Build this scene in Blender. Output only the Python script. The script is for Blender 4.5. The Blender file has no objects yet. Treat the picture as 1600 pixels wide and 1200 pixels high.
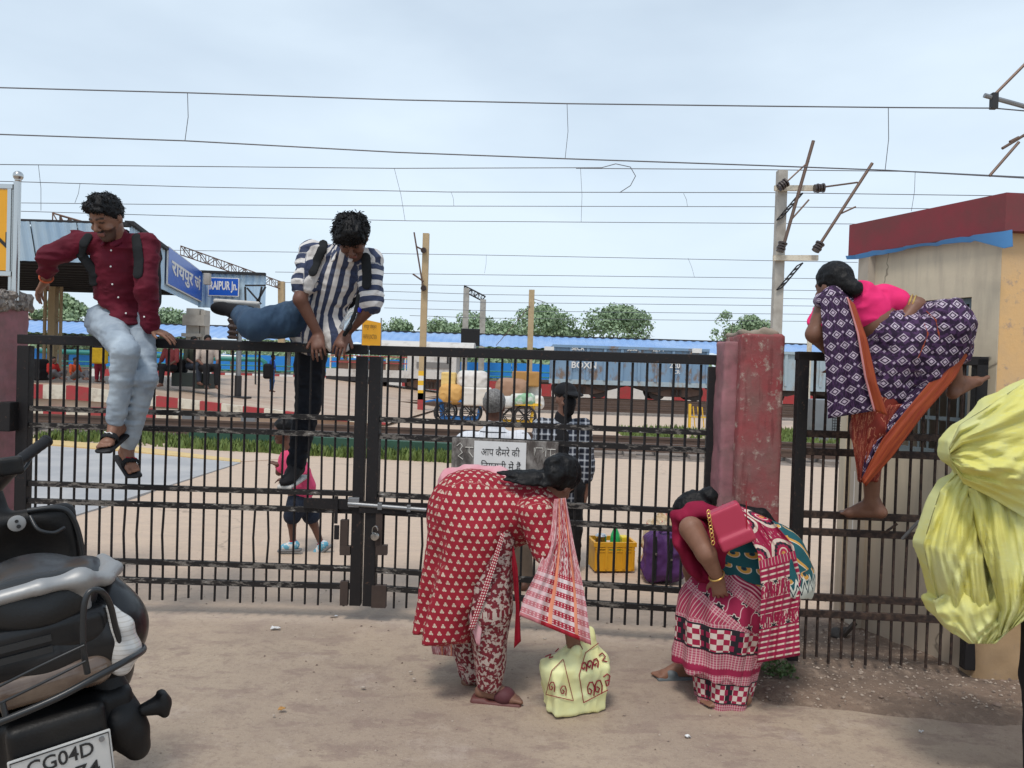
import bpy, bmesh, math, random
import numpy as np
from mathutils import Vector, Matrix
random.seed(7)
scene = bpy.context.scene
COL = scene.collection
# ---------------------------------------------------------------- camera
CAMH, FPX, PITCH, ROLL = 1.6, 1200.0, math.radians(1.0), math.radians(1.8)
_w = Vector((0, math.cos(PITCH), -math.sin(PITCH)))
_u0 = Vector((0, math.sin(PITCH), math.cos(PITCH)))
_r0 = Vector((1, 0, 0))
_r = _r0*math.cos(ROLL) + _u0*math.sin(ROLL)
_u = -_r0*math.sin(ROLL) + _u0*math.cos(ROLL)
cam_data = bpy.data.cameras.new('camera')
cam_data.sensor_width = 36.0
cam_data.lens = 36.0*FPX/1600.0
cam_data.clip_start, cam_data.clip_end = 0.05, 3000
cam = bpy.data.objects.new('camera', cam_data)
COL.objects.link(cam)
_m = Matrix((_r, _u, -_w)).transposed().to_4x4()
_m.translation = Vector((0, 0, CAMH))
cam.matrix_world = _m
scene.camera = cam
# ---------------------------------------------------------------- sky, sun, exposure
SUN_EL, SUN_AZ = math.radians(62), math.radians(200)
world = bpy.data.worlds.new('World')
scene.world = world
world.use_nodes = True
_nt = world.node_tree
_nt.nodes.clear()
_out = _nt.nodes.new('ShaderNodeOutputWorld')
_sky = _nt.nodes.new('ShaderNodeTexSky')
_sky.sky_type = 'NISHITA'
_sky.sun_disc = False
_sky.sun_elevation, _sky.sun_rotation = SUN_EL, SUN_AZ
_sky.air_density, _sky.dust_density = 1.0, 2.0
_bg = _nt.nodes.new('ShaderNodeBackground')
_bg.inputs[1].default_value = 0.10
_nt.links.new(_sky.outputs[0], _bg.inputs[0])
_veil = _nt.nodes.new('ShaderNodeBackground')          # thin even overcast
_veil.inputs[0].default_value = (0.665, 0.775, 0.875, 1)
_veil.inputs[1].default_value = 1.0
_tc = _nt.nodes.new('ShaderNodeTexCoord')
_mp = _nt.nodes.new('ShaderNodeMapping')
_mp.inputs['Scale'].default_value = (1.2, 1.2, 3.5)
_nz = _nt.nodes.new('ShaderNodeTexNoise')
_nz.inputs['Scale'].default_value = 1.3
_nz.inputs['Detail'].default_value = 5
_mr = _nt.nodes.new('ShaderNodeMapRange')
_mr.inputs[1].default_value, _mr.inputs[2].default_value = 0.05, 0.6
_mr.inputs[3].default_value, _mr.inputs[4].default_value = 0.45, 0.95
_mx = _nt.nodes.new('ShaderNodeMixShader')
_nt.links.new(_tc.outputs['Generated'], _mp.inputs[0])
_nt.links.new(_mp.outputs[0], _nz.inputs['Vector'])
_sx = _nt.nodes.new('ShaderNodeSeparateXYZ'); _nt.links.new(_tc.outputs['Generated'], _sx.inputs[0])
_el = _nt.nodes.new('ShaderNodeMath'); _el.operation = 'MULTIPLY_ADD'; _el.inputs[1].default_value = -.45; _nt.links.new(_sx.outputs[2], _el.inputs[0]); _nt.links.new(_nz.outputs[0], _el.inputs[2])   # the veil thins overhead
_nt.links.new(_el.outputs[0], _mr.inputs[0])
_nt.links.new(_mr.outputs[0], _mx.inputs[0])
_nt.links.new(_bg.outputs[0], _mx.inputs[1])
_nt.links.new(_veil.outputs[0], _mx.inputs[2])
_nt.links.new(_mx.outputs[0], _out.inputs[0])
_sl = bpy.data.lights.new('sun', 'SUN')
_sl.energy, _sl.angle, _sl.color = 1.5, math.radians(12), (1.0, 0.95, 0.88)
sun = bpy.data.objects.new('sun', _sl)
COL.objects.link(sun)
_sd = Vector((math.sin(SUN_AZ)*math.cos(SUN_EL), math.cos(SUN_AZ)*math.cos(SUN_EL), math.sin(SUN_EL)))
sun.rotation_euler = _sd.to_track_quat('Z', 'Y').to_euler()
sun.location = (0, -5, 12)
scene.view_settings.view_transform = 'Standard'
scene.view_settings.look = 'None'
scene.view_settings.exposure = 0.32
scene.view_settings.gamma = 1.0
scene.view_settings.use_curve_mapping = False

# ---------------------------------------------------------------- placing: a direction of sight meets a real depth
def at(px, py, Y):
    d = _w + _r*((px-800)/FPX) - _u*((py-600)/FPX)
    return Vector((0, 0, CAMH)) + d*(Y/d.y)
def gnd(px, py, z=0.0):
    d = _w + _r*((px-800)/FPX) - _u*((py-600)/FPX)
    return Vector((0, 0, CAMH)) + d*((z-CAMH)/d.z)

# ---------------------------------------------------------------- shader mini language
class S:
    def __init__(s, g, k): s.g, s.k = g, k
    def _o(s, op, b=None, c=None): return s.g.math(op, s, b, c)
    def __add__(s, b): return s._o('ADD', b)
    __radd__ = __add__
    def __sub__(s, b): return s._o('SUBTRACT', b)
    def __rsub__(s, b): return s.g.math('SUBTRACT', b, s)
    def __mul__(s, b): return s._o('MULTIPLY', b)
    __rmul__ = __mul__
    def __truediv__(s, b): return s._o('DIVIDE', b)
    def __lt__(s, b): return s._o('LESS_THAN', b)
    def __gt__(s, b): return s._o('GREATER_THAN', b)
    def fract(s): return s._o('FRACT')
    def floor(s): return s._o('FLOOR')
    def abs(s): return s._o('ABSOLUTE')
    def sin(s): return s._o('SINE')
    def sqrt(s): return s._o('SQRT')
    def min(s, b): return s._o('MINIMUM', b)
    def max(s, b): return s._o('MAXIMUM', b)
    def mod(s, b): return s._o('FLOORED_MODULO', b)
    def step(s, a, b): return s.g.maprange(s, a, b)
class G:
    def __init__(s, nt): s.nt = nt
    def n(s, t): return s.nt.nodes.new('ShaderNode'+t)
    def put(s, v, sock):
        if isinstance(v, S): s.nt.links.new(v.k, sock)
        elif v is not None:
            if isinstance(v, (tuple, list)) and len(v) == 3 and len(sock.default_value) == 4: v = (*v, 1)
            sock.default_value = v
    def math(s, op, a, b=None, c=None):
        n = s.n('Math'); n.operation = op
        s.put(a, n.inputs[0]); s.put(b, n.inputs[1]); s.put(c, n.inputs[2])
        return S(s, n.outputs[0])
    def maprange(s, v, a, b, c=0.0, d=1.0):
        n = s.n('MapRange')
        for i, x in enumerate((v, a, b, c, d)): s.put(x, n.inputs[i])
        return S(s, n.outputs[0])
    def mix(s, f, a, b, blend='MIX'):
        n = s.n('Mix'); n.data_type = 'RGBA'; n.blend_type = blend
        s.put(f, n.inputs[0]); s.put(a, n.inputs[6]); s.put(b, n.inputs[7])
        return S(s, n.outputs[2])
    def obj(s): return S(s, s.n('TexCoord').outputs['Object'])
    def gen(s): return S(s, s.n('TexCoord').outputs['Generated'])
    def pos(s): return S(s, s.n('NewGeometry').outputs['Position'])
    def attr(s, name, out='Vector'):
        n = s.n('Attribute'); n.attribute_name = name
        return S(s, n.outputs[out])
    def rnd(s): return S(s, s.n('ObjectInfo').outputs['Random'])
    def xyz(s, v):
        n = s.n('SeparateXYZ'); s.put(v, n.inputs[0])
        return [S(s, o) for o in n.outputs]
    def vec(s, x, y, z=0.0):
        n = s.n('CombineXYZ')
        for i, q in enumerate((x, y, z)): s.put(q, n.inputs[i])
        return S(s, n.outputs[0])
    def scale(s, v, sc):
        n = s.n('Mapping'); s.put(v, n.inputs[0]); n.inputs['Scale'].default_value = sc
        return S(s, n.outputs[0])
    def noise(s, v, sc, det=4, rough=.55, out=0):
        n = s.n('TexNoise'); s.put(v, n.inputs['Vector'])
        n.inputs['Scale'].default_value = sc; n.inputs['Detail'].default_value = det
        n.inputs['Roughness'].default_value = rough
        return S(s, n.outputs[out])
    def voro(s, v, sc, feat='F1', out='Distance', rnd=1.0):
        n = s.n('TexVoronoi'); n.feature = feat; s.put(v, n.inputs['Vector'])
        n.inputs['Scale'].default_value = sc; n.inputs['Randomness'].default_value = rnd
        return S(s, n.outputs[out])
MATS = {}
def mat(name, fn=None, base=(.5,.5,.5), rough=.6, metal=0.0, bump=0.0, bscale=60, var=0.0, vscale=4, emit=None, spec=None, alpha=None, coat=0.0, trans=0.0, bdist=.004):
    """fn(g) may return a colour, or (colour, roughness) or (colour, roughness, height)."""
    if name in MATS: return MATS[name]
    m = bpy.data.materials.new(name); m.use_nodes = True
    nt = m.node_tree; b = nt.nodes['Principled BSDF']; g = G(nt)
    h = None; col = base; ro = rough
    if fn:
        r = fn(g)
        if isinstance(r, tuple) and isinstance(r[0], S):
            col = r[0]; ro = r[1] if len(r) > 1 and r[1] is not None else rough
            h = r[2] if len(r) > 2 else None
        else: col = r
    if var:
        nz = g.noise(g.pos(), vscale, 5)
        col = g.mix(g.maprange(nz, .3, .7, 0, var), col, tuple(c*.45 for c in base[:3]) if not isinstance(col, S) else (.05, .045, .04))
    g.put(col, b.inputs['Base Color']); g.put(ro, b.inputs['Roughness'])
    b.inputs['Metallic'].default_value = metal
    if spec is not None: b.inputs['Specular IOR Level'].default_value = spec
    if coat: b.inputs['Coat Weight'].default_value = coat; b.inputs['Coat Roughness'].default_value = .12
    if trans: b.inputs['Transmission Weight'].default_value = trans
    if alpha is not None: b.inputs['Alpha'].default_value = alpha
    if emit: g.put(emit, b.inputs['Emission Color']); b.inputs['Emission Strength'].default_value = 1
    if bump and h is None: h = g.noise(g.pos(), bscale, 4)
    if h is not None:
        bn = g.n('Bump'); bn.inputs['Strength'].default_value = bump or .5
        bn.inputs['Distance'].default_value = bdist
        g.put(h, bn.inputs['Height'])
        nt.links.new(bn.outputs[0], b.inputs['Normal'])
    MATS[name] = m
    return m

# ---------------------------------------------------------------- objects
def wloc(o):
    v = Vector((0, 0, 0))
    while o is not None:
        v += o.location; o = o.parent
    return v
def tag(o, label=None, cat=None, group=None, kind=None):
    if label: o['label'] = label
    if cat: o['category'] = cat
    if group: o['group'] = group
    if kind: o['kind'] = kind
    return o
def thing(name, label, cat, loc=(0, 0, 0), group=None):
    o = bpy.data.objects.new(name, None)
    o.empty_display_size = .1
    COL.objects.link(o); o.location = loc
    return tag(o, label, cat, group)
def link_mesh(name, me, m=None, parent=None, loc=None):
    o = bpy.data.objects.new(name, me)
    COL.objects.link(o)
    if parent is not None: o.parent = parent
    if loc is not None: o.location = loc
    if m is not None and not me.materials: me.materials.append(m)
    return o
def make(name, V, F, m=None, parent=None, smooth=False, origin=None, attrs=None):
    """verts in world space; a part's own origin is its parent's, a free thing's its base centre"""
    V = np.asarray(V, dtype=np.float64).reshape(-1, 3)
    loc = None
    if parent is not None: off = np.array(wloc(parent))
    else:
        off = np.array(origin) if origin is not None else np.array([(V[:, 0].min()+V[:, 0].max())/2, (V[:, 1].min()+V[:, 1].max())/2, V[:, 2].min()])
        loc = Vector(off)
    me = bpy.data.meshes.new(name)
    me.from_pydata((V-off).tolist(), [], F if isinstance(F, list) else F.tolist())
    if smooth: me.polygons.foreach_set('use_smooth', [True]*len(me.polygons))
    for k, A in (attrs or {}).items():
        A = np.asarray(A, dtype=np.float32)
        a = me.attributes.new(k, 'FLOAT_VECTOR', 'POINT')
        a.data.foreach_set('vector', A.ravel())
    me.update()
    return link_mesh(name, me, m, parent, loc)
def copy_tree(o, parent=None):
    c = o.copy(); COL.objects.link(c); c.parent = parent
    for ch in list(o.children): copy_tree(ch, c)
    return c

class MB:
    """collects simple solids in world space, builds one mesh"""
    def __init__(s): s.V, s.F = [], []
    def add(s, V, F):
        n = len(s.V); s.V += [tuple(v) for v in V]; s.F += [[i+n for i in f] for f in F]; return s
    def box(s, c, half, R=None, taper=1.0, bev=0.0):
        hx, hy, hz = half; c = Vector(c)
        if bev:
            b = min(bev, hx*.9, hy*.9, hz*.9); bm = bmesh.new()
            bmesh.ops.create_cube(bm, size=2)
            for v in bm.verts: v.co = Vector((v.co.x*hx, v.co.y*hy, v.co.z*hz))
            bmesh.ops.bevel(bm, geom=list(bm.edges), offset=b, segments=2, affect='EDGES', profile=.6)
            bm.verts.index_update()
            V = [v.co.copy() for v in bm.verts]; F = [[v.index for v in f.verts] for f in bm.faces]; bm.free()
        else:
            V = [Vector((x*hx*(taper if z > 0 else 1), y*hy*(taper if z > 0 else 1), z*hz)) for z in (-1, 1) for y in (-1, 1) for x in (-1, 1)]
            F = [[0,2,3,1],[4,5,7,6],[0,1,5,4],[2,6,7,3],[1,3,7,5],[0,4,6,2]]
        if R is not None: V = [R @ v for v in V]
        return s.add([v+c for v in V], F)
    def bar(s, a, b, w, h=None, up=(0, 0, 1)):
        """rectangular bar from a to b: w across, h along up"""
        a, b = Vector(a), Vector(b); d = (b-a); L = d.length; d.normalize()
        up = Vector(up); x = d.cross(up)
        if x.length < 1e-4: x = d.cross(Vector((1, 0, 0)))
        x.normalize(); z = x.cross(d)
        R = Matrix((x, d, z)).transposed()
        return s.box((a+b)/2, (w/2, L/2, (h or w)/2), R)
    def tube(s, pts, r, n=8, cap=True, closed=False):
        pts = [Vector(p) for p in pts]; m = len(pts)
        rs = r if isinstance(r, (list, tuple)) else [r]*m
        V, F = [], []; prev = None
        for i, p in enumerate(pts):
            if closed: t = pts[(i+1) % m]-pts[i-1]
            else: t = pts[min(i+1, m-1)]-pts[max(i-1, 0)]
            t.normalize()
            if prev is None:
                a = t.orthogonal().normalized()
            else:
                a = (prev-t*prev.dot(t)); a = a.normalized() if a.length > 1e-6 else t.orthogonal().normalized()
            prev = a; b = t.cross(a)
            V += [p+(a*math.cos(2*math.pi*j/n)+b*math.sin(2*math.pi*j/n))*rs[i] for j in range(n)]
        for i in range(m if closed else m-1):
            k = (i+1) % m
            for j in range(n): F.append([i*n+j, i*n+(j+1) % n, k*n+(j+1) % n, k*n+j])
        if cap and not closed: F += [list(range(n))[::-1], [(m-1)*n+j for j in range(n)]]
        return s.add(V, F)
    def disc(s, c, axis, r, w, n=20, r2=None):
        a = Vector(axis).normalized()*w/2
        return s.tube([Vector(c)-a, Vector(c)+a], [r, r if r2 is None else r2], n)
    def lathe(s, c, prof, n=16, axis=(0, 0, 1)):
        q = Vector((0, 0, 1)).rotation_difference(Vector(axis)); V, F = [], []
        for r, z in prof: V += [q @ Vector((r*math.cos(2*math.pi*j/n), r*math.sin(2*math.pi*j/n), z)) + Vector(c) for j in range(n)]
        for i in range(len(prof)-1):
            for j in range(n): F.append([i*n+j, i*n+(j+1) % n, (i+1)*n+(j+1) % n, (i+1)*n+j])
        F += [list(range(n))[::-1], [(len(prof)-1)*n+j for j in range(n)]]
        return s.add(V, F)
    def prism(s, poly, depth):
        """closed polygon (3D points) pushed along the vector depth"""
        n = len(poly); d = Vector(depth); P = [Vector(p) for p in poly]
        return s.add(P+[p+d for p in P], [list(range(n))[::-1], [n+i for i in range(n)]]+[[i, (i+1) % n, n+(i+1) % n, n+i] for i in range(n)])
    def build(s, name, m=None, parent=None, smooth=False, origin=None, fix=True):
        o = make(name, s.V, s.F, m, parent, smooth, origin)
        if fix:
            bm = bmesh.new(); bm.from_mesh(o.data); bmesh.ops.recalc_face_normals(bm, faces=bm.faces); bm.to_mesh(o.data); bm.free()
        if smooth:
            try: o.data.set_sharp_from_angle(angle=math.radians(40))
            except Exception: pass
        return o

def text_mesh(body, name, m, parent, org, xdir, ydir, height, width=None, extrude=.002, bold=0.0, align='LEFT'):
    cu = bpy.data.curves.new('t', 'FONT'); cu.body = body; cu.extrude = 0; cu.offset = bold
    cu.resolution_u = 3
    o = bpy.data.objects.new('t', cu); COL.objects.link(o)
    dg = bpy.context.evaluated_depsgraph_get()
    me = bpy.data.meshes.new_from_object(o.evaluated_get(dg))
    bpy.data.objects.remove(o); bpy.data.curves.remove(cu)
    if not len(me.vertices): return None
    V = np.array([v.co[:] for v in me.vertices]); F = [list(p.vertices) for p in me.polygons]
    bpy.data.meshes.remove(me)
    lo, hi = V.min(0), V.max(0)
    V[:, :2] -= lo[:2]; sy = height/(hi[1]-lo[1]); sx = sy if width is None else width/(hi[0]-lo[0])
    x, y = Vector(xdir).normalized(), Vector(ydir).normalized(); nrm = x.cross(y)
    W = [Vector(org)+x*(v[0]*sx)+y*(v[1]*sy)+nrm*extrude for v in V]
    return make(name, W, F, m, parent)
# ---------------------------------------------------------------- implicit surfaces for bodies, cloth and bags
_rng = np.random.RandomState(3)
_LAT = _rng.rand(32, 32, 32).astype(np.float32)
def vnoise(x, y, z):
    xi, yi, zi = np.floor(x).astype(int), np.floor(y).astype(int), np.floor(z).astype(int)
    fx, fy, fz = x-xi, y-yi, z-zi
    fx, fy, fz = fx*fx*(3-2*fx), fy*fy*(3-2*fy), fz*fz*(3-2*fz)
    r = 0
    for dx in (0, 1):
        for dy in (0, 1):
            for dz in (0, 1):
                r = r + _LAT[(xi+dx) % 32, (yi+dy) % 32, (zi+dz) % 32]*(fx if dx else 1-fx)*(fy if dy else 1-fy)*(fz if dz else 1-fz)
    return r*2-1
def folds(amp=.006, fx=14, fy=14, fz=14, seed=0, ridged=True):
    def f(x, y, z):
        n = vnoise(x*fx+seed*3.1, y*fy+seed*1.7, z*fz+seed*2.3)
        n2 = vnoise(x*fx*2.1+seed, y*fy*2.1+5, z*fz*2.1)
        if ridged: n = 2*np.abs(n)-.7
        return amp*(n+.4*n2)
    return f
class SDF:
    def __init__(s, h=.009, k=.02): s.h, s.k, s.p, s.dfn = h, k, [], []
    def _add(s, fn, lo, hi, k, op): s.p.append((fn, np.array(lo, float), np.array(hi, float), s.k if k is None else k, op)); return s
    def cone(s, a, b, ra, rb=None, k=None, sq=None, op='+'):
        a, b = np.array(a, float), np.array(b, float); rb = ra if rb is None else rb
        ba = b-a; L2 = max(ba@ba, 1e-9)
        def fn(x, y, z):
            px, py, pz = x-a[0], y-a[1], z-a[2]
            t = np.clip((px*ba[0]+py*ba[1]+pz*ba[2])/L2, 0, 1)
            qx, qy, qz = px-t*ba[0], py-t*ba[1], pz-t*ba[2]
            if sq is not None:
                n, f = sq; c = (qx*n[0]+qy*n[1]+qz*n[2])*(1/f-1)
                qx, qy, qz = qx+n[0]*c, qy+n[1]*c, qz+n[2]*c
            d = np.sqrt(qx*qx+qy*qy+qz*qz)-(ra+(rb-ra)*t)
            return d if sq is None else d*min(1, .5+.5*sq[1])
        r = max(ra, rb)*(1 if sq is None else max(1, sq[1]))
        return s._add(fn, np.minimum(a, b)-r, np.maximum(a, b)+r, k, op)
    def chain(s, pts, rs, k=None, sq=None):
        for i in range(len(pts)-1): s.cone(pts[i], pts[i+1], rs[i], rs[i+1], k, sq)
        return s
    def ell(s, c, r, R=None, k=None, op='+'):
        c = np.array(c, float); r = np.array(r, float); A = np.eye(3) if R is None else np.array(R)   # columns = local axes
        def fn(x, y, z):
            px, py, pz = x-c[0], y-c[1], z-c[2]
            q = [(px*A[0, i]+py*A[1, i]+pz*A[2, i]) for i in range(3)]
            k0 = np.sqrt(sum((q[i]/r[i])**2 for i in range(3))); k1 = np.sqrt(sum((q[i]/r[i]**2)**2 for i in range(3)))
            return k0*(k0-1)/np.maximum(k1, 1e-6)
        m = r.max()
        return s._add(fn, c-m, c+m, k, op)
    def box(s, c, half, R=None, r=.01, k=None, op='+'):
        c = np.array(c, float); hf = np.array(half, float)-r; A = np.eye(3) if R is None else np.array(R)
        def fn(x, y, z):
            px, py, pz = x-c[0], y-c[1], z-c[2]
            q = [np.abs(px*A[0, i]+py*A[1, i]+pz*A[2, i])-hf[i] for i in range(3)]
            return np.sqrt(sum(np.maximum(v, 0)**2 for v in q))+np.minimum(np.maximum(np.maximum(q[0], q[1]), q[2]), 0)-r
        m = np.abs(A)@(hf+r)
        return s._add(fn, c-m, c+m, k, op)
    def slab(s, poly, yc, T, k=None, ybow=0.0):
        """pillow over an outline in the upright x-z plane: thin at the rim, fuller inside"""
        P = np.array([(p[0], p[2]) for p in poly], float)
        def fn(x, y, z):
            X, Z = np.broadcast_arrays(x, z); d2 = np.full(X.shape, 1e9); ins = np.zeros(X.shape, bool); j = len(P)-1
            for i in range(len(P)):
                a, b = P[j], P[i]; e = b-a; wx, wz = X-a[0], Z-a[1]; t = np.clip((wx*e[0]+wz*e[1])/(e@e), 0, 1)
                d2 = np.minimum(d2, (wx-t*e[0])**2+(wz-t*e[1])**2)
                c = ((a[1] > Z) != (b[1] > Z)) & (X < (b[0]-a[0])*(Z-a[1])/(b[1]-a[1]+1e-12)+a[0]); ins ^= c; j = i
            sd = np.where(ins, -np.sqrt(d2), np.sqrt(d2)); th = .03+T*np.sqrt(np.clip(-sd/.16, 0, 1))
            return np.maximum(sd, (np.abs(y-yc)-th)*.6)
        lo = [P[:, 0].min(), yc-T-.02, P[:, 1].min()]; hi = [P[:, 0].max(), yc+T+.02, P[:, 1].max()]
        return s._add(fn, lo, hi, k, '+')
    def cut(s, p, n):
        """remove everything on the side n points to"""
        p, n = np.array(p, float), np.array(n, float); n = n/np.linalg.norm(n)
        return s._add(lambda x, y, z: (x-p[0])*n[0]+(y-p[1])*n[1]+(z-p[2])*n[2], [-1e9]*3, [1e9]*3, 0, 'c')
    def disp(s, fn): s.dfn.append(fn); return s
    def mesh(s):
        h = s.h; un = [q for q in s.p if q[4] == '+']; pad = 3*h+.012
        lo = np.min([q[1] for q in un], 0)-pad; hi = np.max([q[2] for q in un], 0)+pad
        n = np.ceil((hi-lo)/h).astype(int)+1
        ax = [(lo[i]+h*np.arange(n[i])).astype(np.float32) for i in range(3)]
        D = np.full(n, .2, np.float32)
        for fn, a, b, k, op in s.p:
            m = (k+3*h+.015)
            i0 = np.clip(np.floor((a-m-lo)/h).astype(int), 0, n-1); i1 = np.clip(np.ceil((b+m-lo)/h).astype(int)+1, 1, n) if a[0] > -1e8 else n
            if (i1 <= i0).any(): continue
            sl = tuple(slice(i0[i], i1[i]) for i in range(3))
            x, y, z = ax[0][sl[0]][:, None, None], ax[1][sl[1]][None, :, None], ax[2][sl[2]][None, None, :]
            d = fn(x, y, z).astype(np.float32); c = D[sl]
            if op == '+':
                if k > 0:
                    hh = np.maximum(k-np.abs(c-d), 0)/k; D[sl] = np.minimum(c, d)-hh*hh*k*.25
                else: D[sl] = np.minimum(c, d)
            elif op == '-':
                d = -d; hh = np.maximum(k-np.abs(c-d), 0)/max(k, 1e-6); D[sl] = np.maximum(c, d)+hh*hh*k*.25
            else: D[sl] = np.maximum(c, d)
        if s.dfn:
            I = np.argwhere(np.abs(D) < .035)
            x, y, z = ax[0][I[:, 0]], ax[1][I[:, 1]], ax[2][I[:, 2]]
            for f in s.dfn: D[I[:, 0], I[:, 1], I[:, 2]] += f(x, y, z).astype(np.float32)
        neg = D < 0
        cs = np.zeros(n-1, np.int8)
        offs = [(i, j, k) for i in (0, 1) for j in (0, 1) for k in (0, 1)]
        for o in offs: cs += neg[o[0]:n[0]-1+o[0], o[1]:n[1]-1+o[1], o[2]:n[2]-1+o[2]]
        C = np.argwhere((cs > 0) & (cs < 8))
        idx = np.full(n-1, -1, np.int64); idx[C[:, 0], C[:, 1], C[:, 2]] = np.arange(len(C))
        vals = np.stack([D[C[:, 0]+o[0], C[:, 1]+o[1], C[:, 2]+o[2]] for o in offs], 1)
        acc = np.zeros((len(C), 3)); cnt = np.zeros(len(C))
        for a in range(8):
            for b in range(a+1, 8):
                df = np.array(offs[b])-np.array(offs[a])
                if np.abs(df).sum() != 1: continue
                va, vb = vals[:, a], vals[:, b]; mk = (va < 0) != (vb < 0)
                t = np.where(mk, va/np.where(mk, va-vb, 1), 0)
                acc += np.where(mk[:, None], np.array(offs[a])[None]+t[:, None]*df[None], 0); cnt += mk
        V = lo+h*(C+acc/cnt[:, None])
        Q = []
        for a in range(3):
            sl0 = [slice(None)]*3; sl1 = [slice(None)]*3; sl0[a] = slice(0, n[a]-1); sl1[a] = slice(1, n[a])
            E = np.argwhere(neg[tuple(sl0)] != neg[tuple(sl1)]); b, c = (a+1) % 3, (a+2) % 3
            E = E[(E[:, b] > 0) & (E[:, c] > 0) & (E[:, b] < n[b]-1) & (E[:, c] < n[c]-1)]
            flip = neg[E[:, 0], E[:, 1], E[:, 2]]
            def cell(db, dc):
                e = E.copy(); e[:, b] += db; e[:, c] += dc
                return idx[e[:, 0], e[:, 1], e[:, 2]]
            q = np.stack([cell(-1, -1), cell(0, -1), cell(0, 0), cell(-1, 0)], 1)
            q[~flip] = q[~flip][:, ::-1]; Q.append(q)
        Q = np.concatenate(Q); Q = Q[(Q >= 0).all(1)]
        return V, Q
    def build(s, name, m, parent=None, pc=None, origin=None, smooth=True):
        V, Q = s.mesh()
        at_ = {}
        if pc is not None:
            for k, f in (pc.items() if isinstance(pc, dict) else {'pc': pc}.items()): at_[k] = f(V, Q) if f is box_pc else f(V)
        return make(name, V, Q, m, parent, smooth, origin, at_)
def box_pc(V, Q):
    """pattern coordinates laid flat on each side of a garment, chosen by the surface normal"""
    fn = np.cross(V[Q[:, 2]]-V[Q[:, 0]], V[Q[:, 3]]-V[Q[:, 1]]); N = np.zeros_like(V)
    for i in range(4): np.add.at(N, Q[:, i], fn)
    A = np.abs(N); o = np.stack([V[:, 0], V[:, 2], V[:, 1]], 1)
    k = (A[:, 0] > A[:, 1]*1.2) & (A[:, 0] > A[:, 2]*.8); o[k] = np.stack([V[k, 1], V[k, 2], V[k, 0]], 1)
    k = (A[:, 2] > A[:, 1]*1.3) & (A[:, 2] > A[:, 0]*1.2); o[k] = np.stack([V[k, 0], V[k, 1], V[k, 2]], 1)
    return o
def frame(f, up=(0, 0, 1)):
    """3x3 with columns right, forward, up for a facing direction"""
    f = Vector(f).normalized(); u = Vector(up); r = f.cross(u).normalized(); u = r.cross(f)
    return np.array([[r.x, f.x, u.x], [r.y, f.y, u.y], [r.z, f.z, u.z]])
def cyl_pc(axis_pts, rad=.2, ref=(0, -1, 0)):
    """pattern coordinates: x = arc length round the axis, y = length along it, z = radius"""
    A = np.array([tuple(p) for p in axis_pts], float)
    def f(V):
        best = np.full(len(V), 1e9); out = np.zeros((len(V), 3)); L0 = 0
        for i in range(len(A)-1):
            a, b = A[i], A[i+1]; d = b-a; L = np.linalg.norm(d); d = d/L
            rv = np.array(ref, float); rv = rv-d*(rv@d); rv /= np.linalg.norm(rv); sv = np.cross(d, rv)
            t = (V-a)@d; tc = np.clip(t, 0, L); q = V-a-tc[:, None]*d; dist = np.linalg.norm(q, axis=1)
            tt = np.where((i == 0) & (t < 0), t, np.where((i == len(A)-2) & (t > L), t, tc))
            mk = dist < best; best = np.where(mk, dist, best)
            th = np.arctan2(q@sv, q@rv)
            out[mk, 0] = th[mk]*rad; out[mk, 1] = L0+tt[mk]; out[mk, 2] = dist[mk]
            L0 += L
        return out
    return f
# ================================================================ materials shared by many things
def _speck(g, base, dark, light, s1=1.2, s2=14, s3=160):
    p = g.pos(); n1 = g.noise(p, s1, 6); n2 = g.noise(p, s2, 5); n3 = g.noise(p, s3, 2)
    c = g.mix(g.maprange(n1, .35, .68), base, dark)
    c = g.mix(g.maprange(n2, .52, .75, 0, .8), c, light)
    c = g.mix(g.maprange(n3, .6, .75, 0, .35), c, dark)
    return c, n2, n3
def _ground(g):
    p = g.pos(); x, y, z = g.xyz(p)
    n1 = g.noise(p, .9, 7, .6); n2 = g.noise(g.scale(p, (1, 2.2, 1)), 3.5, 6, .65); n3 = g.noise(p, 26, 5, .7); n4 = g.noise(p, 170, 2)
    near = g.mix(g.maprange(n1, .4, .62), (.330, .255, .195), (.405, .318, .235))
    near = g.mix(g.maprange(n2, .54, .60, 0, .55), near, (.25, .178, .145))          # damp-looking old patches
    near = g.mix(g.maprange(g.noise(p, 2.1, 8, .7), .56, .66, 0, .5), near, (.47, .385, .315))
    near = g.mix(g.maprange(g.noise(p, 7, 8, .75), .5, .64, 0, .5), near, (.24, .172, .138))
    near = g.mix(g.maprange(g.noise(p, 55, 5, .7), .55, .68, 0, .55), near, (.20, .145, .115))
    yard = g.mix(g.maprange(n2, .35, .7), (.56, .425, .315), (.48, .37, .285))
    f = g.maprange(y+(n1-.5)*1.2, 4.3, 5.6)
    c = g.mix(f, near, yard)
    c = g.mix(g.maprange(n3, .56, .8, 0, .45), c, (.15, .115, .09))
    c = g.mix(g.maprange(n4, .62, .72, 0, .35), c, (.62, .54, .46))
    cr = g.voro(g.mix(.3, p, g.noise(p, 2.2, 6, out=1)), .42, 'DISTANCE_TO_EDGE')
    c = g.mix(g.maprange(cr, .0, .004, .5, 0)*g.maprange(n1, .5, .6), c, (.09, .07, .055))
    h = n2*.6+n3*.35+n4*.12
    return c, g.maprange(n3, .2, .8, .75, .95), h
mat('ground', _ground, bump=.8, bdist=.014)
def _dirt(g):
    c, a, b = _speck(g, (.235, .165, .12), (.14, .10, .075), (.36, .27, .2), 3, 22, 120)
    return c, .95, a+b*.4
mat('dirt', _dirt, bump=.9, bdist=.02)
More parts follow.
